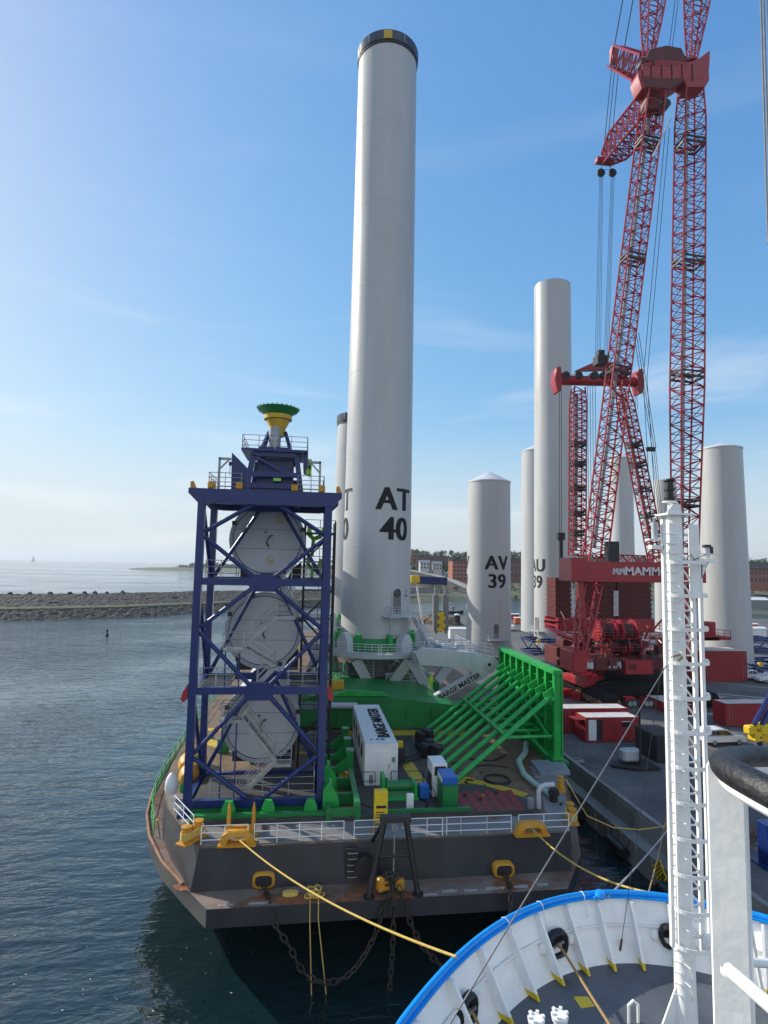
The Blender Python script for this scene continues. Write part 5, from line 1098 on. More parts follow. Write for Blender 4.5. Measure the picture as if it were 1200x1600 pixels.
PB = [(0,1.2,1.2),(.06,4.9,4.0),(.93,5.1,4.2),(1,3.2,2.2)]
bl0, bl1 = A(930,870), A(1022,142); boom('boom_leg', bl0, bl1, [(0,2.8,2.3),(.95,3.0,2.4),(1,2.8,2.2)], 54, collars=(20,33,47))
br0, br1 = A(1070,880), A(1079,142); boom('boom_leg', br0, br1, [(0,2.8,2.4),(.12,3.1,2.6),(.35,3.9,3.0),(.93,3.6,2.9),(1,3.0,2.3)], 54, collars=(6,20,33,47))
bf = A(903,1035,VC-4); boom('boom_foot', bf, A(930,872), [(0,.7,.7),(.4,2.2,1.8),(1,2.8,2.3)], 8, walkway=False, rc=.2)
boom('boom_foot', A(1064,1040,VC-4), A(1070,882), [(0,.7,.7),(.4,2.2,1.8),(1,2.6,2.2)], 8, walkway=False, rc=.2)
# cross girder with lettering
g0, g1 = A(900,893,VC-2.6), A(1098,895,VC-2.6); b = MB(); b.beam(g0, g1, 1.6, 3.0, up=(0,0,1)); b.cbox(g0+Vector((-.3,.6,.3)), 2.2, 4.5, 3.4); gd = b.build('cross_girder', M['red'], crane, bevel=.06)
dd = (g1-g0).normalized(); L0 = A(976,888,VC-3.45); flat_text('MAMMOET', 1.65, Vector((L0.x,VC-3.47,L0.z-.95)), dd, (0,0,1), mat('letter_white',(0.62,0.60,0.60),.5), 'lettering', gd, offset=.05, th=.015, sx=1.12)
def mlogo(c, s, par):
    b = MB()
    for k in (0,1): b.prism([(0,0),(.28,0),(.36,.6),(.55,.25),(.62,.25),(.72,.62),(.72,0),(1.0,0),(.92,1.0),(.66,1.0),(.52,.62),(.36,1.0),(.1,1.0)], 0, .04, lambda p,q,h: (c.x+(p+k*1.05)*s, c.y-h, c.z+q*s))
    b.build('logo', M['cover'], par)
mlogo(A(957,888,VC-3.47)+Vector((0,0,-.9)), .95, gd)
b = MB(); b2 = MB(); lattice(b, b2, A(935,872,VC+1), A(1050,876,VC+1), [(0,1.2,1.2),(1,1.2,1.2)], 14, .08, .06, side=(0,0,1)); o = b.build('upper_tie', M['red'], crane); b2.build('lacing', M['red'], o)
# boom head
HP = [(991,122),(1002,107),(1027,102),(1070,106),(1086,100),(1102,88),(1101,116),(1086,132),(1065,134),(1040,150),(997,148),(991,130)]
b = MB(); b.prism([(A(x,y).x, A(x,y).z) for x,y in HP], VC-1.3, VC+1.3, lambda p,q,h: (p,h,q)); hd_ = b.build('boom_head', M['red'], crane, bevel=.12)
b = MB(); b.prism([(A(x,y).x, A(x,y).z) for x,y in [(1000,106),(1010,86),(1035,80),(1058,84),(1068,104)]], VC-1.2, VC+1.4, lambda p,q,h: (p,h,q)); b.prism([(A(x,y).x, A(x,y).z) for x,y in [(1005,158),(1030,158),(1022,178),(1006,176)]], VC-1.0, VC+1.0, lambda p,q,h: (p,h,q)); b.build('sheave_block', M['red_dk'], hd_, bevel=.1)
for x in (1004,1018,1034,1050,1066,1082):
    b = MB(); c = A(x, 112, VC-1.36); b.box(c.x-.07, c.x+.07, VC-1.45, VC-1.3, c.z-1.6, c.z+1.3); b.build('rib', M['red_dk'], hd_)
for k in range(16):
    b = MB(); c = A(random.uniform(1005,1085), random.uniform(88,104), VC+random.uniform(-1.2,1.0)); b.cbox(c, random.uniform(.4,1.4), random.uniform(.4,1.2), random.uniform(.4,1.3), random.random()); b.build('bracket', M[random.choice(('red','red_dk','dark'))], hd_, bevel=.05)
b = MB(); b.prism([(A(x,y).x, A(x,y).z) for x,y in [(1060,128),(1100,112),(1101,134),(1094,146),(1066,146)]], VC-1.25, VC+1.25, lambda p,q,h: (p,h,q)); b.build('boom_joint', M['red'], hd_, bevel=.1)
b = MB(); rail_mb(b, [A(1000,104,VC-1.3), A(1072,104,VC-1.3)], 1.1, 2, .05, 1.6); b.build('handrail', M['red'], hd_)
b = MB()
for x,y in ((1008,96),(1020,90),(1034,87),(1048,89),(1060,95),(1042,160),(1034,166)): b = MB(); c = A(x,y,VC-.8); b.tube(c, c+Vector((0,1.4,0)), .75, n=16); b.build('sheave', M['dark'], hd_)
b = MB(); b.prism([(A(x,y).x, A(x,y).z) for x,y in [(1000,130),(1030,133),(1062,132),(1058,138),(1040,149),(1000,146)]], VC-1.4, VC-1.31, lambda p,q,h: (p,h,q)); b.build('painted_shade', M['red_dk'], hd_)  # thin dark red sheet standing in for the shadow on the head's lower half
# upper jibs running out of the picture
boom('jib', A(1012,108), A(1028,-90), [(0,.8,.8),(.35,2.4,2.2),(1,4.8,4.0)], 16, walkway=False, collars=(11,))
boom('jib', A(1080,108), A(1098,-90), [(0,.8,.8),(.35,2.4,2.2),(1,4.8,4.0)], 16, walkway=False, collars=(11,))
# the two struts to the left
boom('strut', A(1010,108,VC+3), A(960,88,VC+14), [(0,3.6,3.6),(1,3.2,1.6)], 9, walkway=False, side=(0,0,1), rc=.2, rb=.12)
boom('strut', A(1014,172,VC+2), A(946,250,VC+13), [(0,4.6,4.0),(.7,4.4,3.6),(1,2.0,1.6)], 14, walkway=False, side=(0,0,1), rc=.2, rb=.12)
b = MB(); p_ = A(959,86,VC+14); b.cbox(p_, 1.1,1.4,3.2); p_ = A(944,252,VC+13); b.cbox(p_, 3.2,1.2,1.0); b.build('strut_tip', M['red'], crane, bevel=.1)
# masts behind
VM = VC+10
boom('mast', A(902,868,VM), A(903,606,VM), [(0,2.2,1.8),(.9,2.3,1.8),(1,1.9,1.5)], 34, walkway=True, rc=.14, rb=.08, collars=(4,8,13,18,22))
boom('mast', A(1026,872,VM), A(972,606,VM), [(0,2.2,1.8),(.9,2.2,1.8),(1,1.6,1.4)], 34, walkway=True, rc=.14, rb=.08, collars=(4,8,13,18,22))
b = MB(); p0, p1 = A(870,594,VM), A(997,597,VM); b.tube(p0, p1, .85, n=16); b.prism([(A(x,y,VM).x, A(x,y,VM).z) for x,y in [(898,580),(925,568),(962,567),(985,578)]], VM-.5, VM+.5, lambda p,q,h: (p,h,q)); b.build('crossbeam', M['red'], crane)
for x, y in ((870,594),(997,597)):
    b = MB(); c = A(x,y,VM); b.prism([(c.x-.5,c.z+1.9),(c.x+.3,c.z+2.2),(c.x+.6,c.z),(c.x+.3,c.z-2.2),(c.x-.3,c.z-2.4),(c.x-.8,c.z-.3)], VM-1.1, VM+1.1, lambda p,q,h: (p,h,q)); b.build('end_plate', M['red'], crane, bevel=.1)
b = MB()
for x in (885,905,930,945,960,975): b = MB(); c = A(x,586,VM-1); b.tube(c, c+Vector((0,2,0)), .7, n=14); b.build('sheave', M['dark'], crane)
b = MB(); c = A(938,564,VC+2); b.cbox(c, 1.7,1.7,1.4); b.cbox(A(938,552,VC+2), 1.0,1.0,.8); b.build('sheave_block', M['dark'], crane)
# superstructure
Ys = VC-3
def pbox(mb, x0, y0, x1, y1, Y, dep):
    a = at(x0, y1, Y); c = at(x1, y0, Y); mb.box(min(a.x,c.x), max(a.x,c.x), Y, Y+dep, min(a.z,c.z), max(a.z,c.z))
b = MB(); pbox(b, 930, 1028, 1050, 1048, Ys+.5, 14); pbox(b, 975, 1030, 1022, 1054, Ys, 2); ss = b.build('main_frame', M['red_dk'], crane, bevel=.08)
b = MB(); pbox(b, 978, 1032, 1020, 1054, Ys-.3, 1.5); b.build('cabin', M['red'], crane, bevel=.06)
b = MB(); pbox(b, 983, 1037, 994, 1047, Ys-.34, .1); b.build('cabin_door', M['red_dk'], crane)
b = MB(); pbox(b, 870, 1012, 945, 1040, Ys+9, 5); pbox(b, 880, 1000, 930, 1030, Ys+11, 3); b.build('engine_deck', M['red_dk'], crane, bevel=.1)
for k in range(34):
    b = MB(); x = random.uniform(872,1048); y = random.uniform(985,1030); pbox(b, x, y, x+random.uniform(3,16), y+random.uniform(3,10), Ys+random.uniform(1.5,12), random.uniform(.6,2)); b.build('machinery', M['red_dk'], crane, bevel=.05)
for k in range(12):
    b = MB(); x = random.uniform(878,1040); y = random.uniform(1000,1050); pbox(b, x, y, x+random.uniform(5,14), y+random.uniform(5,12), Ys-.2+random.uniform(0,1.5), 1.2); b.build('equipment_box', M[random.choice(('matte','red_dk','red','dark'))], crane, bevel=.05)
for k in range(64):
    b = MB(); x = random.uniform(872,1048); y = random.uniform(968,1046); Y = Ys+random.uniform(1,8); a = at(x,y,Y); c = a+Vector((random.choice((0,random.uniform(-3,3))), random.uniform(-2,2), random.uniform(-2.2,2.2))); b.tube(a, c, random.uniform(.06,.16), n=6); b.build('pipework', M[random.choice(('red','red','red_dk','dark'))], crane)
b = MB()
for y in (1019, 1000, 985): 
    rail_mb(b, [A(930,y,Ys+1), A(1045,y,Ys+1)], 1.1, 2, .04, 1.5)
b.build('handrail', M['red'], crane)
for x, y, w_ in ((945,985,28),(978,986,26),(958,1010,26),(985,1011,22)):
    b = MB(); a = A(x-w_*.42,y,Ys+3); c = A(x+w_*.42,y,Ys+3); b.tube(a, c, 1.15, n=20); dr = b.build('winch_drum', M['dark'], crane)
    for p in (a, c): b = MB(); b.tube(p+Vector((-.12,0,0)), p+Vector((.12,0,0)), 1.65, n=22); b.build('drum_flange', M['red'], dr)
# nose box on the left
b = MB(); P = [(892,1020),(897,1048),(912,1054),(920,1052),(920,1028),(905,1018)]
pbox(b, 896, 1018, 918, 1052, VC-6, 4.5); b.build('pivot_box', M['red'], crane, bevel=.15)
n0, n1, n2, n3 = az(872,1048,6.3), az(912,1064,6.3), az(945,1056,6.3), az(925,1040,6.3)
b = MB(); pts = [n0, n1, n2, n3]; b.loft([[p+Vector((0,0,-1.0)) for p in pts],[p+Vector((0,0,.25)) for p in pts]]); b.build('nose_platform', M['red'], crane, bevel=.08)
mlogo(A(951,1044,Ys+.44), .95, crane)
b = MB()
for x, y in ((921,1040),): c = A(x,y,Ys-.05); b.cbox(c, 1.2,.1,.9)
b.build('logo_mark', M['cover'], crane)
b = MB(); rail_mb(b, [n3+Vector((0,0,.3)), n2+Vector((0,0,.3)), n1+Vector((0,0,.3))], 1.3, 2, .05, .8); b.build('nose_rail', M['red'], crane)
# undercarriage
b = MB(); 
b.tube((54.5,56,QZ+.2),(54.5,56,QZ+2.6),9.5,n=48); b.build('slew_ring', M['matte'], crane)
for s in (-1,1):
    for r_ in (0,1):
        b = MB(); cx = 54.5 + s*7.5; cy = 47 + r_*11; b.box(cx-1.4,cx+1.4,cy-4,cy+4,QZ+.25,QZ+2.0); b.build('crawler_track', M['matte'], crane, bevel=.5)
        b = MB()
        for k in range(7): b.tube((cx-1.5,cy-3.3+k*1.1,QZ+.75),(cx+1.5,cy-3.3+k*1.1,QZ+.75),.48,n=14)
        b.build('roller', M['deckbr'], crane)
b = MB()
for k in range(16): a = math.pi + k*math.pi/15; b.cbox((54.5+11.3*math.cos(a),56+11.3*math.sin(a),QZ+.55),2.1,1.5,1.1,a)
b.build('base_segment', M['red'], crane, bevel=.08)
# counterweight stacks
VW = VC+15
for x0, x1 in ((868,893),(915,963),(965,1018)):
    b = MB(); a = at(x0,965,VW); c = at(x1,903,VW); z = a.z-2; n_ = 22; dz_ = (c.z-z)/n_
    for k in range(n_): j = .12*(k%2); b.box(a.x+j,c.x-j,VW+j,VW+4,z+k*dz_,z+(k+.92)*dz_)
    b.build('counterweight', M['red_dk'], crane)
b = MB(); b.box(at(868,965,VW).x, at(1018,965,VW).x, VW-1, VW+5, at(868,972,VW).z-1.5, at(868,965,VW).z); b.build('weight_tray', M['red'], crane, bevel=.1)
b = MB(); 
for k in range(22): c = at(962.5,924+k*1.8,VW-.1); b.cbox(c,.9,.1,.14)
b.build('weight_marks', M['white'], crane)
for p, q_ in (((878,905),(890,990)),((884,915),(900,975)),((990,908),(1005,975)),((996,915),(1018,965)),((1018,905),(1018,990)),((1018,885),(1032,960)),((905,1030),(930,885)),((893,1025),(912,905)),((918,1030),(906,900))):
    b = MB(); b.beam(at(*p,VC+8 if p[0]>950 or p[1]==905 or p[1]==915 else VC-3), at(*q_,VC+8 if p[0]>950 or p[1]==905 or p[1]==915 else VC-3), .55,.55)
b.build('pendant_bar', M['red'], crane)
b = MB()
for k in range(9): a = at(852+k*3,982+k*.5,VC+3); c = at(872+k*3.5,992+k*1.2,VC+1); b.beam(a+Vector((0,0,.5-.25*k*.3)), c, .25,.25)
b.build('folded_frame', M['red'], crane)
b = MB(); pbox(b, 1100, 996, 1124, 1001, VC+10, 4); c = at(1112,996,VC+10); 
rail_mb(b, [at(1102,996,VC+10), at(1142,999,VC+10), at(1142,999,VC+14)], 1.5, 2, .05, 1.2); pbox(b, 1100, 995, 1142, 1000, VC+10, 4); pbox(b, 1106, 972, 1118, 995, VC+11, 2); b.build('cab_platform', M['red'], crane)
# ropes of the crane
def ln(x0,y0,Ya_,x1,y1,Yb_,r=.055): b = MB(); b.tube(at(x0,y0,Ya_), at(x1,y1,Yb_), r, n=4, cap=False); b.build('hoist_rope', M['dwire'], crane)
for i in range(4): ln(937+i*1.6,272,VC+12,930+i*2.8,562,VC+4,.035); ln(955+i*1.6,272,VC+12,944+i*2.2,562,VC+4,.035)
ln(941,255,VC+12.5,938,268,VC+12,.06); ln(950,255,VC+12.5,957,268,VC+12,.06); ln(938,265,VC+12,957,265,VC+12,.05)
for x_ in (939,957):
    b = MB(); c = at(x_,270,VC+12); b.lathe([(0,-.3),(.75,-.2),(.75,.2),(0,.3)], c, n=14, axis='y'); b.build('pulley', M['dark'], crane)
for x in (959,975): ln(x,78,VC+13,x+14,0,VC+5,.09); 
for x in (957,962,968): ln(x,92,VC+13,x-15,250,VC+13,.07)
for dx in (0,6): ln(1040+dx,200,VC+1,1005+dx,590,VC+8); ln(1005+dx,590,VC+8,1020+dx*1.4,862,VC+6); ln(1055+dx*.8,0,VC+3,1045+dx*.8,78,VC+2)
for i in range(3): ln(990+i*4,520,VC+2,1019+i*3,700,VC+8,.05); ln(1018+i*3,700,VC+8,1035+i*2,850,VC+8,.05)
for i in range(4): ln(918+i*4,600,VM,920+i*4,840,VM,.05)
for i in (0,3): ln(874+i,602,VM-1,874+i,835,VM-1,.05)
for i in (0,3): ln(992+i,604,VM,993+i,640,VM,.05)
b = MB(); c = at(876,838,VM-1); b.cbox(c,1.2,.8,1.2); b.tube(c, at(877,905,VM-1), .35, n=10); b.build('hook_block', M['dark'], crane)
b = MB(); c = at(1017,702,VC+8); b.cbox(c,1.4,.6,.7); b.build('rope_clamp', M['dark'], crane)
b = MB(); b.cbox(at(956,862,VC-2),1.6,1.4,3.0); b.build('sheave_block', M['dark'], crane)
b = MB(); b.tube(A(1048,185,VC-2), A(1020,245,VC-3), .12, n=6); b.build('pale_pendant', M['cover'], crane)

# ------------------------------------------------------------------ yard objects
def container(label, p0, w_, l_, h_, rz=0, name='shipping_container', door=None, roof=True):
    t = thing(name, label, 'container', p0); x, y, z = p0; z += .08
    b = MB(); b.box(x+.06,x+w_-.06,y+.06,y+l_-.06,z+.05,z+h_-.06); u = x+.2
    while u < x+w_-.35: b.box(u,u+.14,y+.015,y+.06,z+.15,z+h_-.2); u += .3
    v = y+.2
    while v < y+l_-.35: b.box(x+.015,x+.06,v,v+.14,z+.15,z+h_-.2); v += .3
    b.build('body', M['cont_red'], t)
    b = MB()
    for xx in (x,x+w_-.13):
        for yy in (y,y+l_-.13): b.box(xx,xx+.13,yy,yy+.13,z,z+h_)
    for zz in (z+.002,z+h_-.12):
        for yy in (y+.01,y+l_-.11): b.box(x+.13,x+w_-.13,yy,yy+.1,zz,zz+.115)
        for xx in (x+.01,x+w_-.11): b.box(xx,xx+.1,y+.13,y+l_-.13,zz,zz+.115)
    b.build('frame', M['cont_red'], t)
    b = MB(); b.box(x+.12,x+w_-.12,y+.12,y+l_-.12,z+h_-.08,z+h_-.02)
    for k in range(int(w_/.5)): b.box(x+.3+k*.5,x+.5+k*.5,y+.2,y+l_-.2,z+h_-.02,z+h_+.0)
    b.build('roof', M['cont_roof'], t)
    if door:
        b = MB(); b.box(x+door[0],x+door[1],y-.03,y+.015,z+.15,z+h_-.25); b.build('white_door', M['car_white'], t)
        b = MB(); b.box(x+door[1]+.02,x+door[2],y-.01,y+.012,z+.15,z+h_-.25); b.build('dark_opening', M['dark'], t)
        b = MB(); b.box(x+w_-2.0,x+w_-1.1,y-.03,y+.012,z+1.6,z+2.1); wi = b.build('window', M['glass'], t)
        b = MB(); b.box(x+w_-2.07,x+w_-1.03,y-.045,y-.03,z+2.1,z+2.17); b.build('frame', M['white'], wi)
        b = MB(); b.box(x-1.0,x-.02,y+.3,y+2.1,z+h_-.35,z+h_-.3); b.tube((x-.95,y+.35,z+h_-.35),(x-.02,y+.35,z+1.2),.03); b.build('raised_flap', M['cont_red'], t)
    else:
        b = MB()
        for xx in (x+.45,x+.85,x+w_-.85,x+w_-.45): b.tube((xx,y-.03,z+.15),(xx,y-.03,z+h_-.15),.025)
        b.build('lock_rod', M['grey_galv'], t)
    return t
container('red site container with a white door on the quay in front of the crane', (36.3,28.5,QZ), 6.3, 2.44, 2.6, door=(.35,1.25,1.95))
container('red container with a pale dusty roof standing behind the site container', (35.2,32.2,QZ), 8.2, 2.44, 2.7)
container('red container with pale roof at the right edge behind the white car', (57.2,34.0,QZ), 12, 2.44, 2.7)
container('dark red block container beside the crane, in front of the wide right tower', (74,62,QZ), 8.5, 5, 5.2)
container('flat dark red crate stack left of the right edge container', (53.5,39.5,QZ), 3.2, 6, 1.3)

def wheel(mb, c, r, w_): mb.lathe([(0,-w_/2),(r*.8,-w_/2),(r,-w_/2+.04),(r,w_/2-.04),(r*.8,w_/2),(0,w_/2)], c, n=20, axis='y')
def car(label, c, rz=0.0, kind='suv', body=None, name='parked_car', cat='car', group=None):
    """side profile along local x; front at +x"""
    body = body or M['car_white']; t = thing(name, label, cat, (0,0,0), group); L = 4.95; 
    if kind == 'suv': prof = [(-2.45,.45),(-2.48,.95),(-2.38,1.15),(-2.25,1.62),(-2.0,1.76),(-.2,1.80),(.25,1.72),(1.0,1.18),(2.1,1.05),(2.42,.85),(2.45,.45)]; wins = [[(-2.15,1.18),(-2.02,1.62),(-1.35,1.67),(-1.35,1.18)],[(-1.27,1.18),(-1.27,1.67),(-.45,1.69),(-.45,1.18)],[(-.37,1.18),(-.37,1.69),(.15,1.64),(.75,1.18)]]; rw = .38
    else: prof = [(-2.7,.5),(-2.7,1.1),(-.9,1.1),(-.8,1.75),(.5,1.8),(1.2,1.2),(2.5,1.1),(2.7,.9),(2.7,.5)]; wins = [[(-.7,1.2),(-.65,1.65),(0,1.68),(0,1.2)],[(.1,1.2),(.1,1.68),(.45,1.66),(1.0,1.2)]]; rw = .40
    W2 = .95; b = MB(); rings = []
    for yy, k in ((-W2,.0),(-W2+.1,.05),(W2-.1,.05),(W2,.0)): 
        ins = (0.0 if abs(yy) < W2-.01 else .07); rings.append([(x*(1-ins*.3), yy*(1 if z < 1.15 else .86), z - (ins if z > 1.0 else -ins*.2)) for x, z in prof])
    b.loft(rings); b.build('body', body, t, angle=30)
    for s in (-1,1):
        for wv in wins:
            f = MB(); f.prism(wv, 0, .02, lambda p,q,h: (p, s*((W2+.005) - (q-1.15)*.26 + h - .02*0), q)); f.build('window', M['glass'], t)
        for x in (-1.5,1.5):
            w_ = MB(); wheel(w_, (x, s*.83, rw), rw, .24); o = w_.build('wheel', M['black'], t)
            w_ = MB(); w_.lathe([(0,0),(rw*.6,0),(rw*.62,.03)], (x, s*(.955), rw), n=14, axis='y'); w_.build('rim', M['grey_galv'], o)
        f = MB(); f.box(2.2,2.4,s*.62-.18,s*.62+.18,.78,.92); f.build('headlight', M['cover'], t); f = MB(); f.box(-2.47,-2.38,s*.75-.1,s*.75+.1,.9,1.2); f.build('tail_light', M['red'], t)
        f = MB(); f.cbox((.75,s*1.02,1.2),.14,.2,.14); f.build('mirror', body, t)
    f = MB(); f.prism([(.28,1.7),(1.0,1.2),(1.03,1.24),(.32,1.74)], -.7,.7, lambda p,q,h: (p,h,q)); f.build('windscreen', M['glass'], t)
    t.location = c; t.rotation_euler = (0,0,rz); return t
car('white estate car with dark windows parked beside the red right edge container', (51.5,27.3,QZ+.01), .04)
v_ = az(1138,1035,QZ+.01)
car('white pickup truck at the right edge beside the blue lattice frames, the left one', az(1172,1062,QZ+.01), 3.05, 'pickup', name='pickup_truck', cat='truck')
car('white pickup truck cut by the right edge, the right one of the pair', az(1204,1067,QZ+.01), 3.1, 'pickup', name='pickup_truck', cat='truck')
car('small white van seen in the gap between the AV 39 and AU 39 towers', (az(800,985,QZ+.01)), 1.2)
# blue tower frames
def blue_frame(label, p, w_, d_, h_=2.2):
    t = thing('tower_support', label, 'steel frame', p); x, y, z = p
    ch = MB(); br = MB()
    for zz in (z+.4, z+h_):
        for yy in (y, y+d_/2, y+d_): ch.beam((x,yy,zz),(x+w_,yy,zz),.35,.4)
        for xx in (x,x+w_/2,x+w_): ch.beam((xx,y,zz),(xx,y+d_,zz),.3,.35)
    ch.build('beam', M['blue'], t)
    for i in range(6):
        for yy in (y,y+d_): br.beam((x+w_*i/6,yy,z+.4 if i%2 else z+h_),(x+w_*(i+1)/6,yy,z+h_ if i%2 else z+.4),.2,.2)
    br.build('bracing', M['blue'], t)
    b = MB()
    for xx in (x+w_*.1,x+w_*.8): b.cbox((xx,y-.2,z+h_+.2),.8,.7,.7)
    b.build('lock_block', M['yellow'], t, bevel=.05)
    return t
p = az(812,1018,QZ); blue_frame('blue lattice support frame on the quay behind the top of the green wall', (p.x+1,p.y-6,QZ), 11, 8, 3.0)
p = az(1150,1056,QZ); blue_frame('blue lattice support frame under the wide right tower', (p.x+1,p.y-3,QZ), 14, 9, 2.4)
p = az(1165,1030,QZ); blue_frame('second blue lattice frame beyond the first at the right edge', (p.x+4,p.y+10,QZ), 14, 8, 3)
# portable light tower
t = thing('light_tower', 'portable light tower with floodlights on a mast, standing on the quay', 'light tower', (37.2,20.8,QZ))
b = MB(); b.prism([(34.9,20.6),(37.0,19.4),(39.4,19.4),(39.4,21.9),(36.6,22.2)], QZ+.05, QZ+.3); b.build('skid', M['dark'], t, bevel=.05)
b = MB(); b.box(36.3,38.2,20.5,21.6,QZ+.45,QZ+1.6); b.build('engine_housing', mat('pale_grey_plastic', (0.40,0.42,0.44), .4), t, bevel=.18)
b = MB(); b.tube((37.8,20.2,QZ+.3),(37.8,20.2,QZ+6.3),.12,.09,n=8); b.build('mast', M['dark'], t)
b = MB(); b.tube((36.6,20.2,QZ+6.3),(39.0,20.2,QZ+6.3),.05); b.build('cross_arm', M['dark'], t)
for x in (36.8,37.2,38.5,38.9):
    b = MB(); b.lathe([(0,.35),(.28,.3),(.42,0),(.40,-.08),(0,-.06)], (x,20.1,QZ+6.1), n=16, axis='y'); o = b.build('floodlight', M['dark'], t); b = MB(); b.lathe([(0,-.09),(.24,-.09)], (x,20.1,QZ+6.1), n=16, axis='y'); b.build('lens', M['grey'], o)
b = MB(); p = az(905,1192,QZ); b.tube(p, p+Vector((0,0,1.6)), .02); b.box(p.x-.5,p.x+.5,p.y-.2,p.y+.2,QZ+.05,QZ+.2); b.tube(p+Vector((-.6,0,.5)), p+Vector((.6,.3,.15)), .03)
tag(b.build('cable_reel', M['grey_galv']), 'small pale stand with a thin rod on the asphalt near the quay edge', 'stand')
p = az(1035,1190,QZ); b = MB(); b.box(p.x-.9,p.x+1.8,p.y-.5,p.y+3.5,QZ+.05,QZ+2.7); tag(b.build('skip', M['dark'], bevel=.1), 'black steel tank standing behind the white ladder mast on the quay', 'tank')
# brush pile and blue pillar on the right side of quay
p = az(1172,1308,QZ); mb_ = MB()
for k in range(700):
    q_ = p + Vector((random.gauss(0,1.0), random.gauss(0,.8), 0)); hgt = max(0,.7-.25*(q_-p).length); q_.z = QZ+random.uniform(0,hgt); dv = Vector((random.gauss(0,1),random.gauss(0,1),random.gauss(0,.4))).normalized()*.14; i = len(mb_.v); s_ = dv.cross(Vector((0,0,1)))*.3; mb_.v += [q_-dv, q_+s_, q_+dv, q_-s_]; mb_.f.append((i,i+1,i+2,i+3))
tag(mb_.build('leaf_pile', mat('dry_leaves', (0.20,0.09,0.04), .9, var=.5, scale=8), recalc=False), 'heap of brown dry leaves on the quay at the right edge', 'leaves', kind='stuff')
p = az(1195,1350,QZ); t = thing('bollard_post', 'thick blue steel post on the quay at the right edge', 'post', p); b = MB(); b.box(p.x-.1,p.x+1.0,p.y-.5,p.y+.5,QZ+.1,QZ+2.6); b.build('column', M['blue'], t, bevel=.05); b = MB(); b.box(p.x-.6,p.x+1.5,p.y-.9,p.y+.9,QZ+.01,QZ+.1); b.build('base_plate', M['blue'], t)
# yellow hydraulic head with blue legs at right edge
t = thing('pile_gripper', 'bright yellow machine head with blue struts at the right edge, above the black tube', 'machine', az(1190,1160,QZ))
Yg = 24; b = MB()
for x,y,s_ in ((1172,1140,.9),(1180,1150,1.0),(1190,1138,1.1),(1195,1152,1.0),(1182,1134,.7),(1204,1145,1.4)): c = at(x,y,Yg); b.cbox(c, s_*1.2, s_, s_*1.0, random.random()*2)
b.build('yellow_head', M['cab_yel'], t, bevel=.15)
for x0,y0,x1,y1 in ((1178,1132,1204,1085),(1190,1134,1212,1092),(1186,1150,1190,1185)): b = MB(); b.tube(at(x0,y0,Yg-.4), at(x1,y1,Yg+.5), .26, n=10); b.build('strut', M['blue'], t)
# far machines on the yard's end
t = thing('boom_lift', 'dark blue horizontal boom with yellow ends on white columns, beside the tallest tower base', 'lift', az(690,985,QZ))
Yb = 90; b = MB(); p0, p1 = at(652,906,Yb), at(698,908,Yb); b.beam(p0, p1, 1.4, 1.6); b.build('boom', M['blue'], t, bevel=.1)
b = MB(); c = at(648,905,Yb); b.cbox(c,2.0,1.8,1.6); b.build('yellow_end', M['cab_yel'], t, bevel=.2)
for x, y0 in ((681,912),(696,912)):
    b = MB(); b.beam(at(x,y0,Yb), at(x,990,Yb), .55,.55); b.build('column', M['grey_galv'], t); b = MB(); b.beam(at(x,930,Yb-.5), at(x,985,Yb-.5), 1.2,.8); b.build('sleeve', M['grey'], t)
b = MB(); b.tube(at(651,912,Yb), at(661,975,Yb), .22, n=8); b.build('leaning_pole', M['white'], t)
b = MB()
for k in range(5): c = at(688+(k%2)*3, 960+k*6, Yb-1); b.cbox(c,1.3,1.1,.9,k)
b.build('yellow_cylinder', M['cab_yel'], t, bevel=.15)
t = thing('portable_toilet', 'small dark portable toilet on the grass bank left of the AV 39 tower', 'toilet', az(714,977,QZ)); p = az(714,977,QZ); b = MB(); b.box(p.x-.9,p.x+.9,p.y-.9,p.y+.9,QZ,QZ+3.3); b.build('cabin', M['dark'], t, bevel=.1); b = MB(); b.lathe([(1.15,3.2),(1.0,3.6),(0,3.9)], (p.x,p.y,QZ), n=4, a0=math.pi/4, a1=math.pi/4+2*math.pi); b.build('roof', M['white'], t)
for x,y,lb in ((670,972,'low mound of brown rubble at the water edge behind the boom'),(694,975,'second mound of brown rubble beside the portable toilet')):
    bm = bmesh.new(); bmesh.ops.create_icosphere(bm, subdivisions=3, radius=1); p = az(x,y,QZ)
    for v in bm.verts: v.co *= 1+.3*noise.noise(v.co*2+Vector((x,0,0))); v.co.x *= 6; v.co.y *= 5; v.co.z *= 2.6
    me = bpy.data.meshes.new('rubble_mound'); bm.to_mesh(me); bm.free(); me.materials.append(mat('rubble', (0.16,0.11,0.075), .95, var=.5, scale=1, bump=1)); o = bpy.data.objects.new('rubble_mound', me); COL.objects.link(o); o.location = p; tag(o, lb, 'rubble')
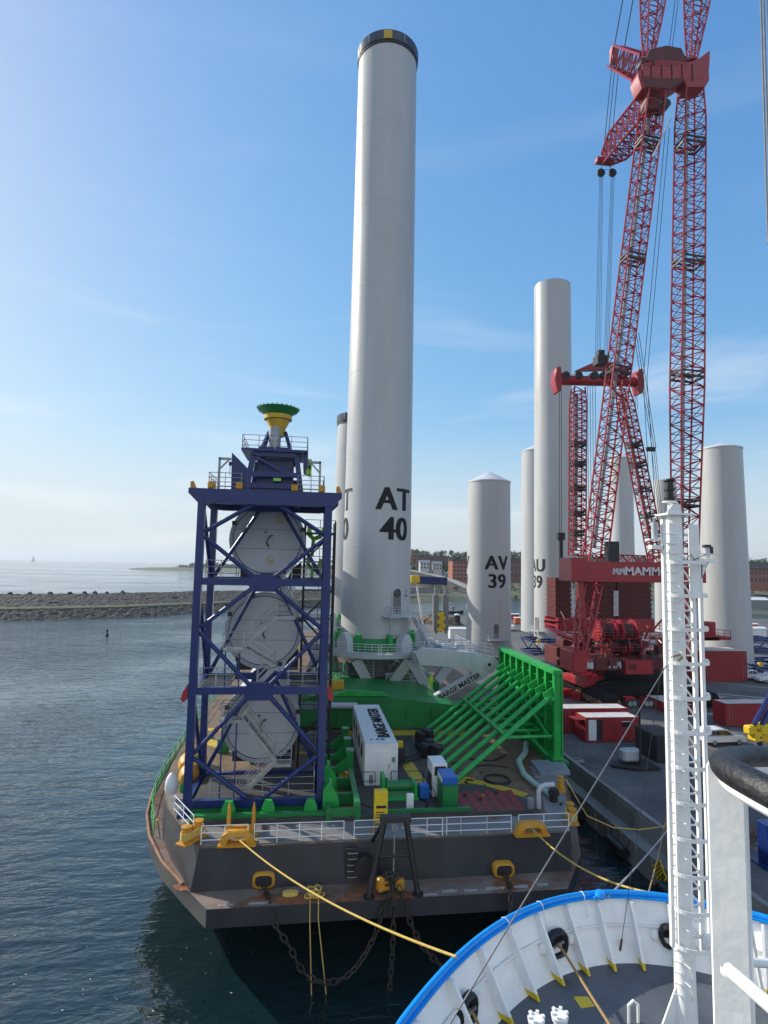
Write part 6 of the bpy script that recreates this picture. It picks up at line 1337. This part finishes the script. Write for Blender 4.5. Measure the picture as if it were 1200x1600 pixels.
# small boat with figures
p = az(702,958,0); t = thing('boat', 'small dark open boat with two people on the channel left of the AV 39 tower', 'boat', p)
b = MB(); rr = [[(p.x+x, p.y+w_*c_, z*h) for c_, z in ((-1,1),(-.6,0),(.6,0),(1,1))] for x, w_, h in ((-7,.2,1.2),(-5,1.4,1),(4,1.6,.9),(7,.3,1.5))]; b.loft(rr, closed=True); b.build('hull', M['dark'], t); b = MB(); b.tube((p.x+6,p.y,1.2),(p.x+15,p.y,1.3),.12); b.build('boom', M['grey'], t)
def person(label, c, s=1.0, top='hivis', rz=0, lean=0):
    t = bpy.data.meshes.new('person'); V = [(0,0,.95),(0,0,1.2),(0,.0,1.42),(0,0,1.55),(0,-.02,1.68),(.1,0,.9),(.11,-.04,.5),(.12,0,.08),(.12,-.12,.04),(-.1,0,.9),(-.12,.04,.5),(-.13,.1,.08),(-.13,-.02,.04),(.2,0,1.4),(.27,.02,1.15),(.25,-.14,.95),(-.2,0,1.4),(-.28,.0,1.14),(-.24,-.14,.96)]
    E_ = [(0,1),(1,2),(2,3),(3,4),(0,5),(5,6),(6,7),(7,8),(0,9),(9,10),(10,11),(11,12),(2,13),(13,14),(14,15),(2,16),(16,17),(17,18)]; Rr = [.14,.15,.15,.06,.1,.1,.07,.05,.05,.1,.07,.05,.05,.07,.05,.04,.07,.05,.04]
    t.from_pydata([Vector(v)*s for v in V], E_, []); o = bpy.data.objects.new('person', t); COL.objects.link(o); mo = o.modifiers.new('skin', 'SKIN'); mo2 = o.modifiers.new('sub', 'SUBSURF'); mo2.levels = mo2.render_levels = 1
    for i, r in enumerate(Rr): t.skin_vertices[0].data[i].radius = (r*s, r*s)
    t.materials.append(M[top]); o.location = c; o.rotation_euler = (0,0,rz); tag(o, label, 'person'); ROOT[o.name] = Vector((0,0,0))
    b = MB(); b.lathe([(0,1.86),(.08,1.85),(.125,1.78),(.13,1.72),(.16,1.71),(.12,1.70)], (0,0,0), n=12); h = MB(); h.v = [v*s for v in b.v]; h.f = b.f; hh = h.build('helmet', M['white'], o)
    return o
person('worker in a lime green vest standing beside the white platform leg above BARGE MASTER', Vector(at(673,1080,29))*1.0, 1.05)
person('person in dark clothes standing in the bow of the small boat', p+Vector((2,0,.6)), 1.6, 'dark'); person('person in dark clothes seated aft in the small boat', p+Vector((-1.5,0,.1)), 1.3, 'grey')
# far yard clutter
for x,y,w_,m_,lb in ((1184,950,8,'grey','long pale grey shed far back at the right edge'),(1178,985,1.6,'tow_or','orange skip far back beside the right tower foot'),(1186,1000,2.5,'white','white crate far back beside the orange skip'),(805,968,1.5,'cont_red','red sign board between the AV 39 and AU 39 towers'),(812,975,1.6,'tow_or','orange digger between the AV 39 and AU 39 towers'),(716,1000,2.2,'white','white domed tent top behind the platform railings')):
    p = az(x,y,QZ); t = thing('yard_box' if w_ > 3 else 'site_box', lb, 'shed' if w_ > 3 else 'box', p); b = MB(); b.box(p.x-w_,p.x+w_,p.y,p.y+w_,QZ+.15,QZ+w_*(.55 if w_>3 else 1.3)); b.build('body', M[m_], t, bevel=.12)
    b = MB(); b.prism([(p.y-.3,0),(p.y+w_+.3,0),(p.y+w_/2,w_*.18)], p.x-w_-.2, p.x+w_+.2, lambda q1,q2,h: (h,q1,QZ+w_*(.55 if w_>3 else 1.3)+q2)); b.build('lid', M['white'], t)
# ------------------------------------------------------------------ the ship in the foreground
SX, RZ, SD = 16.6, 10.2, 8.5
ship = thing('ship', 'white ship bow with a bright blue rail and grey foredeck in the foreground', 'ship', (SX, -22, SD))
def bow(off, k=0):
    P = []
    for i in range(-40, 41):
        d = i/40*10.2; y = -13.4 - .08*d*d if abs(d) < 8.4 else -13.4 - .08*8.4**2 - (abs(d)-8.4)*3.2
        P.append(Vector((SX+d, y, 0)))
    out = []
    for i, p in enumerate(P):
        t = (P[min(i+1,80)]-P[max(i-1,0)]).normalized(); out.append(p + Vector((t.y,-t.x,0))*off)
    out = [Vector((out[0].x+.0, -46, 0))] + out + [Vector((out[-1].x, -46, 0))]
    return out
def lv(P, z): return [Vector((p.x,p.y,z)) for p in P]
b = MB(); b.loft([lv(bow(.0),RZ-.02), lv(bow(.62),SD+.35), lv(bow(.95),SD)], False, False, closed=False); b.build('bulwark', M['shipwhite'], ship, recalc=False)
b = MB(); b.loft([lv(bow(-.1),RZ-.02), lv(bow(.0),SD), lv(bow(.8),4.0), lv(bow(1.8),1.0), lv(bow(2.4),-1)], False, False, closed=False); b.build('hull', M['shipwhite'], ship, recalc=False)
b = MB(); b.loft([lv(bow(-.16),RZ), lv(bow(-.16),RZ+.06), lv(bow(.16),RZ+.06), lv(bow(.16),RZ), lv(bow(-.16),RZ)], False, False, closed=False); b.path(lv(bow(-.02),RZ+.11), .10, n=10); b.build('top_rail', M['railblue'], ship)
b = MB(); D_ = lv(bow(.9),SD); b.prism([(p.x,p.y) for p in D_], SD-.05, SD); b.build('foredeck', M['shipdeck'], ship)
b = MB(); b.path(lv(bow(.42),SD+.95)[2:-2], .035, n=6); b.build('stringer', M['shipwhite'], ship)
B0, B1 = bow(.12), bow(1.35)
k = 0
for i in range(5, 79, 5):
    p0 = Vector((B0[i].x,B0[i].y,RZ-.05)); p1 = Vector((B1[i].x,B1[i].y,SD+.02)); pm = bow(.55)[i]; pm = Vector((pm.x,pm.y,SD+.05))
    n_ = (p1-p0).normalized(); tt = Vector((0,0,1)).cross(p1-p0).normalized()*.045
    b = MB(); w0 = bow(.02)[i]; w0 = Vector((w0.x,w0.y,RZ-.05)); top2 = bow(.30)[i]; top2 = Vector((top2.x,top2.y,RZ-.05)); q1 = p0.lerp(p1,.92); qm = w0.lerp(pm,.93)
    b.loft([[w0-tt,top2-tt,top2+tt,w0+tt],[qm-tt,q1-tt+Vector((0,0,.05)),q1+tt+Vector((0,0,.05)),qm+tt]]); o = b.build('stanchion', M['mastwhite'], ship)
    b = MB(); b.loft([[qm-tt,q1-tt+Vector((0,0,.05)),q1+tt+Vector((0,0,.05)),qm+tt],[pm-tt,p1-tt,p1+tt,pm+tt]]); b.build('yellow_tip', M['cab_yel'], o)
# mooring chocks
def chock(i, z=SD+.75, s=1.0):
    c = bow(.50)[i]; P = bow(.5); t = (P[i+1]-P[i-1]).normalized(); n_ = Vector((t.y,-t.x,0)); C_ = Vector((c.x,c.y,z))
    b = MB(); prof = []
    for off, sc in ((-.1,.78),(.0,.74),(.12,.80),(.2,.95),(.2,1.08),(.1,1.2),(-.05,1.24)):
        prof.append([C_ + n_*off + t*math.copysign(abs(math.cos(a))**.7,math.cos(a))*.36*sc*s + Vector((0,0,math.copysign(abs(math.sin(a))**.7,math.sin(a))*.36*sc*s)) for a in [q*math.pi/14 for q in range(28)]])
    b.loft(prof, False, False); b.build('mooring_chock', M['black'], ship, angle=70)
    b = MB(); b.loft([[C_ - n_*.02 + t*math.cos(a)*.28*s + Vector((0,0,math.sin(a)*.28*s)) for a in [q*math.pi/10 for q in range(20)]], [C_ - n_*.03 + t*math.cos(a)*.27*s + Vector((0,0,math.sin(a)*.27*s)) for a in [q*math.pi/10 for q in range(20)]]]); b.build('chock_opening', M['letter'], ship)
    for q in (-1,1): b = MB(); b.lathe([(0,.16),(.1,.15),(.14,.06),(.14,-.1)], C_ + t*q*.62*s + n_*.02, n=14, axis='z'); b.build('roller_fitting', M['shipwhite'], ship)
    return C_, n_
# choose rail stations nearest to the photographed chocks
def station(px, py, z): 
    p = az(px, py, z); P = bow(.3); return min(range(3,80), key=lambda i: (P[i]-Vector((p.x,p.y,0))).length)
ck1 = chock(station(873,1480,SD+.75)); ck2 = chock(station(738,1585,SD+.75)); ck3 = chock(station(1048,1464,SD+.75), s=.9)
tag_pts = [ck1[0] + ck1[1]*.05, ck1[0] + ck1[1]*.3 + Vector((0,0,-.05)), az(925,1558,SD+.55), az(955,1605,SD+.4), az(985,1670,SD+.4)]
rope('mooring_rope', 'thick golden mooring rope running from the black chock across the ship foredeck', tag_pts, .045, M['orope'])
rope('mooring_rope', 'short rope end knotted in the black chock at the lower left of the ship bow', [ck2[0]-ck2[1]*.1, ck2[0]+ck2[1]*.25, ck2[0]+ck2[1]*.5+Vector((.05,0,-.4)), ck2[0]+ck2[1]*.7+Vector((.1,0,-.72))], .045, M['orope'])
b = MB()
for c in (ck1, ck2): b.beam(c[0]+c[1]*.1+Vector((-.15,0,-.08)), c[0]+c[1]*.12+Vector((.2,0,.12)), .07,.07)
b.build('chock_pin', M['grey_galv'], ship)
for px, lb in ((875,'white capped ship bitt at the bottom edge, the right one of the pair'),(838,'white capped ship bitt at the bottom edge, the left one of the pair')):
    p = az(px, 1640, SD); p = Vector((p.x,p.y,SD)); t = thing('bitt', lb, 'bitt', p); h_ = .95 if px > 860 else .85
    b = MB(); b.lathe([(.17,0),(.17,h_-.2),(.22,h_-.18),(.24,h_-.05),(.2,h_),(0,h_)], p, n=20); b.build('post', M['mastwhite'], t)
    b = MB()
    for k in range(6): a = k*math.pi/3; b.cbox(p+Vector((.2*math.cos(a),.2*math.sin(a),h_+.02)), .09,.09,.05,a)
    b.build('bolt_head', M['mastwhite'], t)
b = MB(); p = az(913,1566,SD); b.prism([(p.x-.22,p.y-.25),(p.x+.25,p.y-.2),(p.x+.22,p.y+.22),(p.x-.25,p.y+.25)], SD+.004, SD+.012); b.build('yellow_patch', M['cab_yel'], ship)
p = az(990,1598,SD); b = MB(); b.path([p+Vector((-.15,0,0)), p+Vector((-.15,0,.5)), p+Vector((0,0,.62)), p+Vector((.15,0,.5)), p+Vector((.15,0,0))], .045, n=8); b.build('deck_bow', M['mastwhite'], ship)
c = az(938,1400,RZ+.12); b = MB(); b.lathe([(0,.18),(.16,.16),(.2,.04),(.16,-.06),(0,-.08)], c, n=18); b.tube(c+Vector((-.3,-.1,0)), c+Vector((.05,0,.05)), .05); b.build('blue_cap', M['railblue'], ship)
for px, py in ((795,1447),(845,1422),(912,1405)):
    c = az(px,py,RZ+.1); i = station(px,py,RZ); P = bow(0); t_ = (P[i+1]-P[i-1]).normalized(); n_ = Vector((t_.y,-t_.x,0)); c = Vector((P[i].x,P[i].y,RZ+.1))
    b = MB(); b.path([c - n_*.2 + Vector((0,0,-.15)), c - n_*.14+Vector((0,0,.06)), c+Vector((0,0,.13)), c+n_*.16+Vector((0,0,.06)), c+n_*.2+Vector((0,0,-.2)), c+n_*.3+Vector((.04,0,-.6))], .014, n=5); b.build('lashing', M['wrail'], ship)

# foremast with ladder cage
YM = -17.5
m_ = lambda px, py, Y=YM: at(px, py, Y)
xc, xl, xa, xb = m_(1061,1150).x, m_(1042,1150).x, m_(1089,1150).x, m_(1101,1150).x
zt_, zb_ = m_(1050,800).z, SD
mast = thing('foremast', 'white steel ship foremast with a caged ladder, lamps and brackets', 'mast', (xc, YM, SD))
b = MB(); b.lathe([(0,zb_),(.34,zb_),(.30,zb_+1.2),(.26,zb_+5),(.235,zt_-.1),(0,zt_-.1)], (xc,YM,0), n=28); b.build('main_tube', M['mastwhite'], mast)
b = MB(); b.box(xl-.06,xl+.05,YM-.12,YM+.0,zb_+2.5,zt_-.25); b.build('side_rail', M['mastwhite'], mast)
for x, w_ in ((xa,.12),(xb,.10)):
    b = MB(); b.box(x-w_/2,x+w_/2,YM-.05,YM+.06,zb_+2.2,zt_-1.2 if x == xa else zt_-1.6); b.build('cage_post', M['mastwhite'], mast)
b = MB(); z = zb_+2.2; k = 0
while z < zt_-1.3:
    b.beam((xc+.2,YM,z+.42),(xa-.05,YM,z),.05,.05); b.beam((xc+.2,YM,z),(xa-.05,YM,z),.045,.045); z += .46; k += 1
b.build('lacing', M['mastwhite'], mast)
z = zb_+1.2
while z < zt_-.6: b = MB(); b.tube((xl,YM-.1,z),(xc-.05,YM-.25,z),.018,n=5); b.build('rung', M['mastwhite'], mast); z += .3
z = zb_+2.6
while z < zt_-.9:
    b = MB(); cx = (xl+xb+.06)/2; rx = (xb+.06-xl)/2; ring = []
    P0 = [Vector((cx - rx*math.cos(a), YM-.05-.55*math.sin(a)**.8, z)) for a in [q*math.pi/16 for q in range(17)]]
    for p, q_ in zip(P0, P0[1:]): b.beam(p, q_, .02, .11)
    b.cbox((xb+.09,YM-.02,z), .1,.16,.14); b.build('cage_hoop', M['mastwhite'], mast); z += 1.02
for a in (.35,.75,1.25,1.9):
    b = MB(); cx = (xl+xb+.06)/2; rx = (xb+.06-xl)/2; x = cx - rx*math.cos(a)*.98; y = YM-.05-.54*math.sin(a)**.8
    if a < .5 or a > 1.8: b.beam((x,y,zb_+2.6),(x,y,zt_-1.2),.022,.05); b.build('cage_bar', M['mastwhite'], mast)
b = MB(); z = zb_+1.6
while z < zt_-.8: b.path([(xc-.16,YM-.24,z),(xc-.1,YM-.42,z-.02),(xc-.02,YM-.4,z-.18),(xc+.02,YM-.3,z-.5)], .016, n=5); z += .5
b.build('step_hook', M['mastwhite'], mast)
# mast top
b = MB(); b.box(xc-.42,xc+.5,YM-.35,YM+.35,zt_-.12,zt_-.06); b.prism([(xc-.42,zt_-.06),(xc+.1,zt_-.06),(xc+.05,zt_+.22),(xc-.2,zt_+.22)], YM-.28, YM-.24, lambda p,q,h: (p,h,q)); b.build('top_platform', M['mastwhite'], mast)
b = MB(); b.lathe([(.07,zt_-.06),(.07,zt_+.3),(.22,zt_+.3),(.22,zt_+.34),(0,zt_+.34)], (xc-.12,YM,0), n=18); b.build('lamp_stand', M['mastwhite'], mast)
b = MB(); b.lathe([(0,zt_+.34),(.15,zt_+.34),(.16,zt_+.46),(.12,zt_+.48),(.12,zt_+.66),(.16,zt_+.68),(.16,zt_+.76),(.12,zt_+.78),(.12,zt_+.95),(.18,zt_+1.0),(.16,zt_+1.05),(0,zt_+1.05)], (xc-.12,YM,0), n=20); b.build('navigation_lamp', M['black'], mast)
b = MB(); c = m_(1024,838); b.box(c.x-.3,xl,YM-.15,YM+.1,c.z-.14,c.z-.08); b.box(c.x-.2,c.x+.2,YM-.12,YM+.1,c.z-.4,c.z-.28); b.build('side_bracket', M['mastwhite'], mast)
b = MB(); b.tube((c.x-.02,YM,c.z-.08),(c.x-.02,YM,c.z+.45),.1,n=14); b.build('horn', M['cover'], mast)
c = m_(1107,872); b = MB(); b.box(c.x-.42,c.x+.18,YM-.2,YM+.15,c.z-.14,c.z-.02); b.prism([(c.x-.4,c.z-.14),(c.x-.02,c.z-.14),(c.x-.3,c.z-.68)], YM-.05, YM+.02, lambda p,q,h: (p,h,q)); b.box(c.x-.3,c.x+.3,YM-.22,YM+.2,c.z+.12,c.z+.14); b.tube((c.x-.05,YM,c.z-.02),(c.x-.05,YM,c.z+.12),.08,n=12); b.build('lamp_bracket', M['mastwhite'], mast)
b = MB(); b.lathe([(.1,c.z+.14),(.1,c.z+.34)], (c.x-.05,YM,0), n=16); o = b.build('side_lamp', M['cover'], mast)
b = MB(); b.lathe([(0,c.z+.34),(.14,c.z+.34),(.13,c.z+.42),(0,c.z+.43)], (c.x-.05,YM,0), n=16); b.box(c.x+.01,c.x+.1,YM-.1,YM+.1,c.z+.14,c.z+.36); b.build('lamp_cap', M['black'], o)
b = MB(); b.path([(xa+.05,YM-.1,c.z-.1),(xa-.15,YM-.15,c.z+.1),(xa-.3,YM-.15,c.z-.05),(xa-.15,YM-.15,c.z-.12),(c.x-.1,YM-.12,c.z+.15)], .012, n=5); b.build('cable', M['black'], mast)
b = MB(); b.prism([(xa-.12,m_(1090,940).z),(xb-.02,m_(1090,925).z),(xb-.02,m_(1090,820).z),(xa-.12,m_(1090,820).z)], YM-.04, YM+.0, lambda p,q,h: (p,h,q)); b.build('stiffener_plate', M['mastwhite'], mast)
c = m_(1103,1470); b = MB(); b.box(c.x-.22,c.x+.3,YM-.4,YM-.1,c.z-.1,c.z+.1); b.cbox((c.x-.05,YM-.3,c.z+.22),.35,.25,.22); b.build('junction_box', M['mastwhite'], mast, bevel=.03)
b = MB(); b.prism([(xc-.9,zb_),(xc+.2,zb_),(xc+.1,zb_+1.9),(xc-.05,zb_+1.9)], YM-.03, YM+.03, lambda p,q,h: (p,h,q)); b.build('foot_bracket', M['mastwhite'], mast)
b = MB(); c = m_(1050,1025); b.path([(c.x-.2,YM-.25,c.z),(c.x,YM-.4,c.z+.1),(c.x+.15,YM-.3,c.z),(c.x,YM-.3,c.z-.12),(c.x-.2,YM-.25,c.z-.2)], .03, n=6); b.build('rope_knot', M['orope'], mast)
rope('stay_wire', 'pale grey stay wire slanting from the foremast to the lower left over the ship rail', [m_(1046,1032), at(694,1615,-22.5)], .017, M['wire'], 'wire')
rope('stay_wire', 'thin dark wire dropping from the foremast to a rusty turnbuckle at the bulwark', [m_(1042,985), az(970,1478,SD+.35)], .011, M['dwire'], 'wire')
tb = az(968,1490,SD+.15); b = MB(); b.tube(tb, tb+Vector((.07,-.05,.5)), .035, n=8); b.path([tb+Vector((math.cos(a)*.06,0,math.sin(a)*.08-.05)) for a in [q*math.pi/5 for q in range(10)]], .018, n=5, closed=True); tag(b.build('turnbuckle', mat('rusty_red', (0.12,0.03,0.025), .7)), 'rusty red turnbuckle shackled to a bulwark stanchion', 'turnbuckle')
rope('mooring_rope', 'pale grey rope stretched from the blue bow rail to the quay bollard', [az(950,1402,RZ+.1), (32.0,6.4,QZ+.7)], .04, mat('pale_rope', (0.42,0.42,0.40), .8), sag=.1)
rp0 = az(1012,1400,RZ); rp1 = Vector((31.9,7.0,QZ+.6)); rope('mooring_rope', 'thin golden rope beside the yellow sign board leading to the quay bollard', [rp0, rp1], .03, M['orope'], sag=.2)
# yellow sign on the quay wall
cpx = [LXp(x, y, 30.36) for x, y in ((1020,1352),(1032,1344),(1043,1374),(1032,1388))]
t = thing('sign_board', 'yellow warning board with dark lettering on the quay wall beside the white mast', 'sign', cpx[0])
b = MB(); b.loft([[p for p in cpx],[p-Vector((.05,0,0)) for p in cpx]]); b.build('board', M['cab_yel'], t)
b = MB()
def quadpt(u, v): return cpx[0].lerp(cpx[1],u).lerp(cpx[3].lerp(cpx[2],u), v) - Vector((.055,0,0))
for i in range(5):
    u0 = .12
    while u0 < .85:
        w_ = random.uniform(.05,.14); v0 = .1+i*.17; q4 = [quadpt(u0,v0), quadpt(u0+w_,v0), quadpt(u0+w_,v0+.09), quadpt(u0,v0+.09)]; b.loft([q4,[p-Vector((.01,0,0)) for p in q4]]); u0 += w_+.05
b.build('lettering', M['letter'], t)
# post, foam tube and pipes close to the camera
t = thing('guard_post', 'thick white painted post topped by a black foam tube rail, close at the right', 'post', (7.44,-32.4,19))
c = at(1138,1300,-32.45); b = MB(); b.cbox((c.x,c.y,(18.5+at(1130,1195,-32.45).z)/2), .145,.07,at(1130,1195,-32.45).z-18.5, R_(-46)); b.build('post', M['mastwhite'], t, bevel=.008)
T_ = [at(1290,1180,-31.6), at(1215,1182,-31.8), at(1165,1182,-32.0), at(1138,1186,-32.2), at(1128,1193,-32.42), at(1140,1205,-32.62), at(1172,1222,-32.78), at(1230,1252,-32.95), at(1330,1302,-33.1)]
T_ = smooth_line(resample(T_,.02), 12); b = MB(); b.path(T_, .054, n=20); b.build('foam_tube', M['tire'], t)
b = MB(); b.path([p+Vector((.01,.0,-.06)) for p in T_], .03, n=10); b.build('inner_rail', M['mastwhite'], t)
b = MB(); p0, p1 = at(1138,1515,-32.75), at(1225,1590,-33.0); b.tube(p0,p1,.024,n=16); b.lathe([(0,-.02),(.026,-.015),(.026,.01)], p0, n=14); b.build('brace_pipe', M['mastwhite'], t)
b = MB(); b.tube(at(1166,1503,-31.8), at(1240,1508,-31.8), .022, n=14); b.build('cross_pipe', M['mastwhite'], t)
b = MB(); b.tube(at(1168,1425,-31.2), at(1195,1570,-31.2), .012, n=10); b.build('thin_pipe', M['mastwhite'], t)
b = MB()
for dx, r in ((0,.016),(4.5,.016),(10,.009)): b.tube(at(1188+dx,-20,-26), at(1200+dx,380,-26), r, n=8)
tag(b.build('crane_cable', M['wire']), 'bundle of grey steel cables hanging down at the top right edge', 'cable')

mb = MB()
for k in range(48):
    p = az(random.uniform(5,300), random.uniform(1240,1590), .012) if k < 36 else az(random.uniform(270,420), random.uniform(1440,1560), .012); r_ = random.uniform(.015,.045); a0 = random.random()*3
    mb.add([p+Vector((math.cos(a0+q*1.05)*r_*random.uniform(.6,1.5), math.sin(a0+q*1.05)*r_*.7, 0)) for q in range(6)], [tuple(range(6))])
tag(mb.build('foam', M['wrail'], recalc=False), 'scattered white specks of foam floating on the dark water', kind='stuff')
# ------------------------------------------------------------------ air
b = MB(); b.box(-24500, 24500, -2950, 39500, -5, 175)
hzm = bpy.data.materials.new('haze_air'); hzm.use_nodes = True; t_ = hzm.node_tree; t_.nodes.clear()
o_ = t_.nodes.new('ShaderNodeOutputMaterial'); v_ = t_.nodes.new('ShaderNodeVolumePrincipled'); v_.inputs['Color'].default_value = (0.80,0.88,0.95,1); v_.inputs['Density'].default_value = 0.00010; v_.inputs['Anisotropy'].default_value = 0.3
t_.links.new(v_.outputs['Volume'], o_.inputs['Volume'])
tag(b.build('haze', hzm), 'thin pale sea haze over the harbour', kind='stuff')
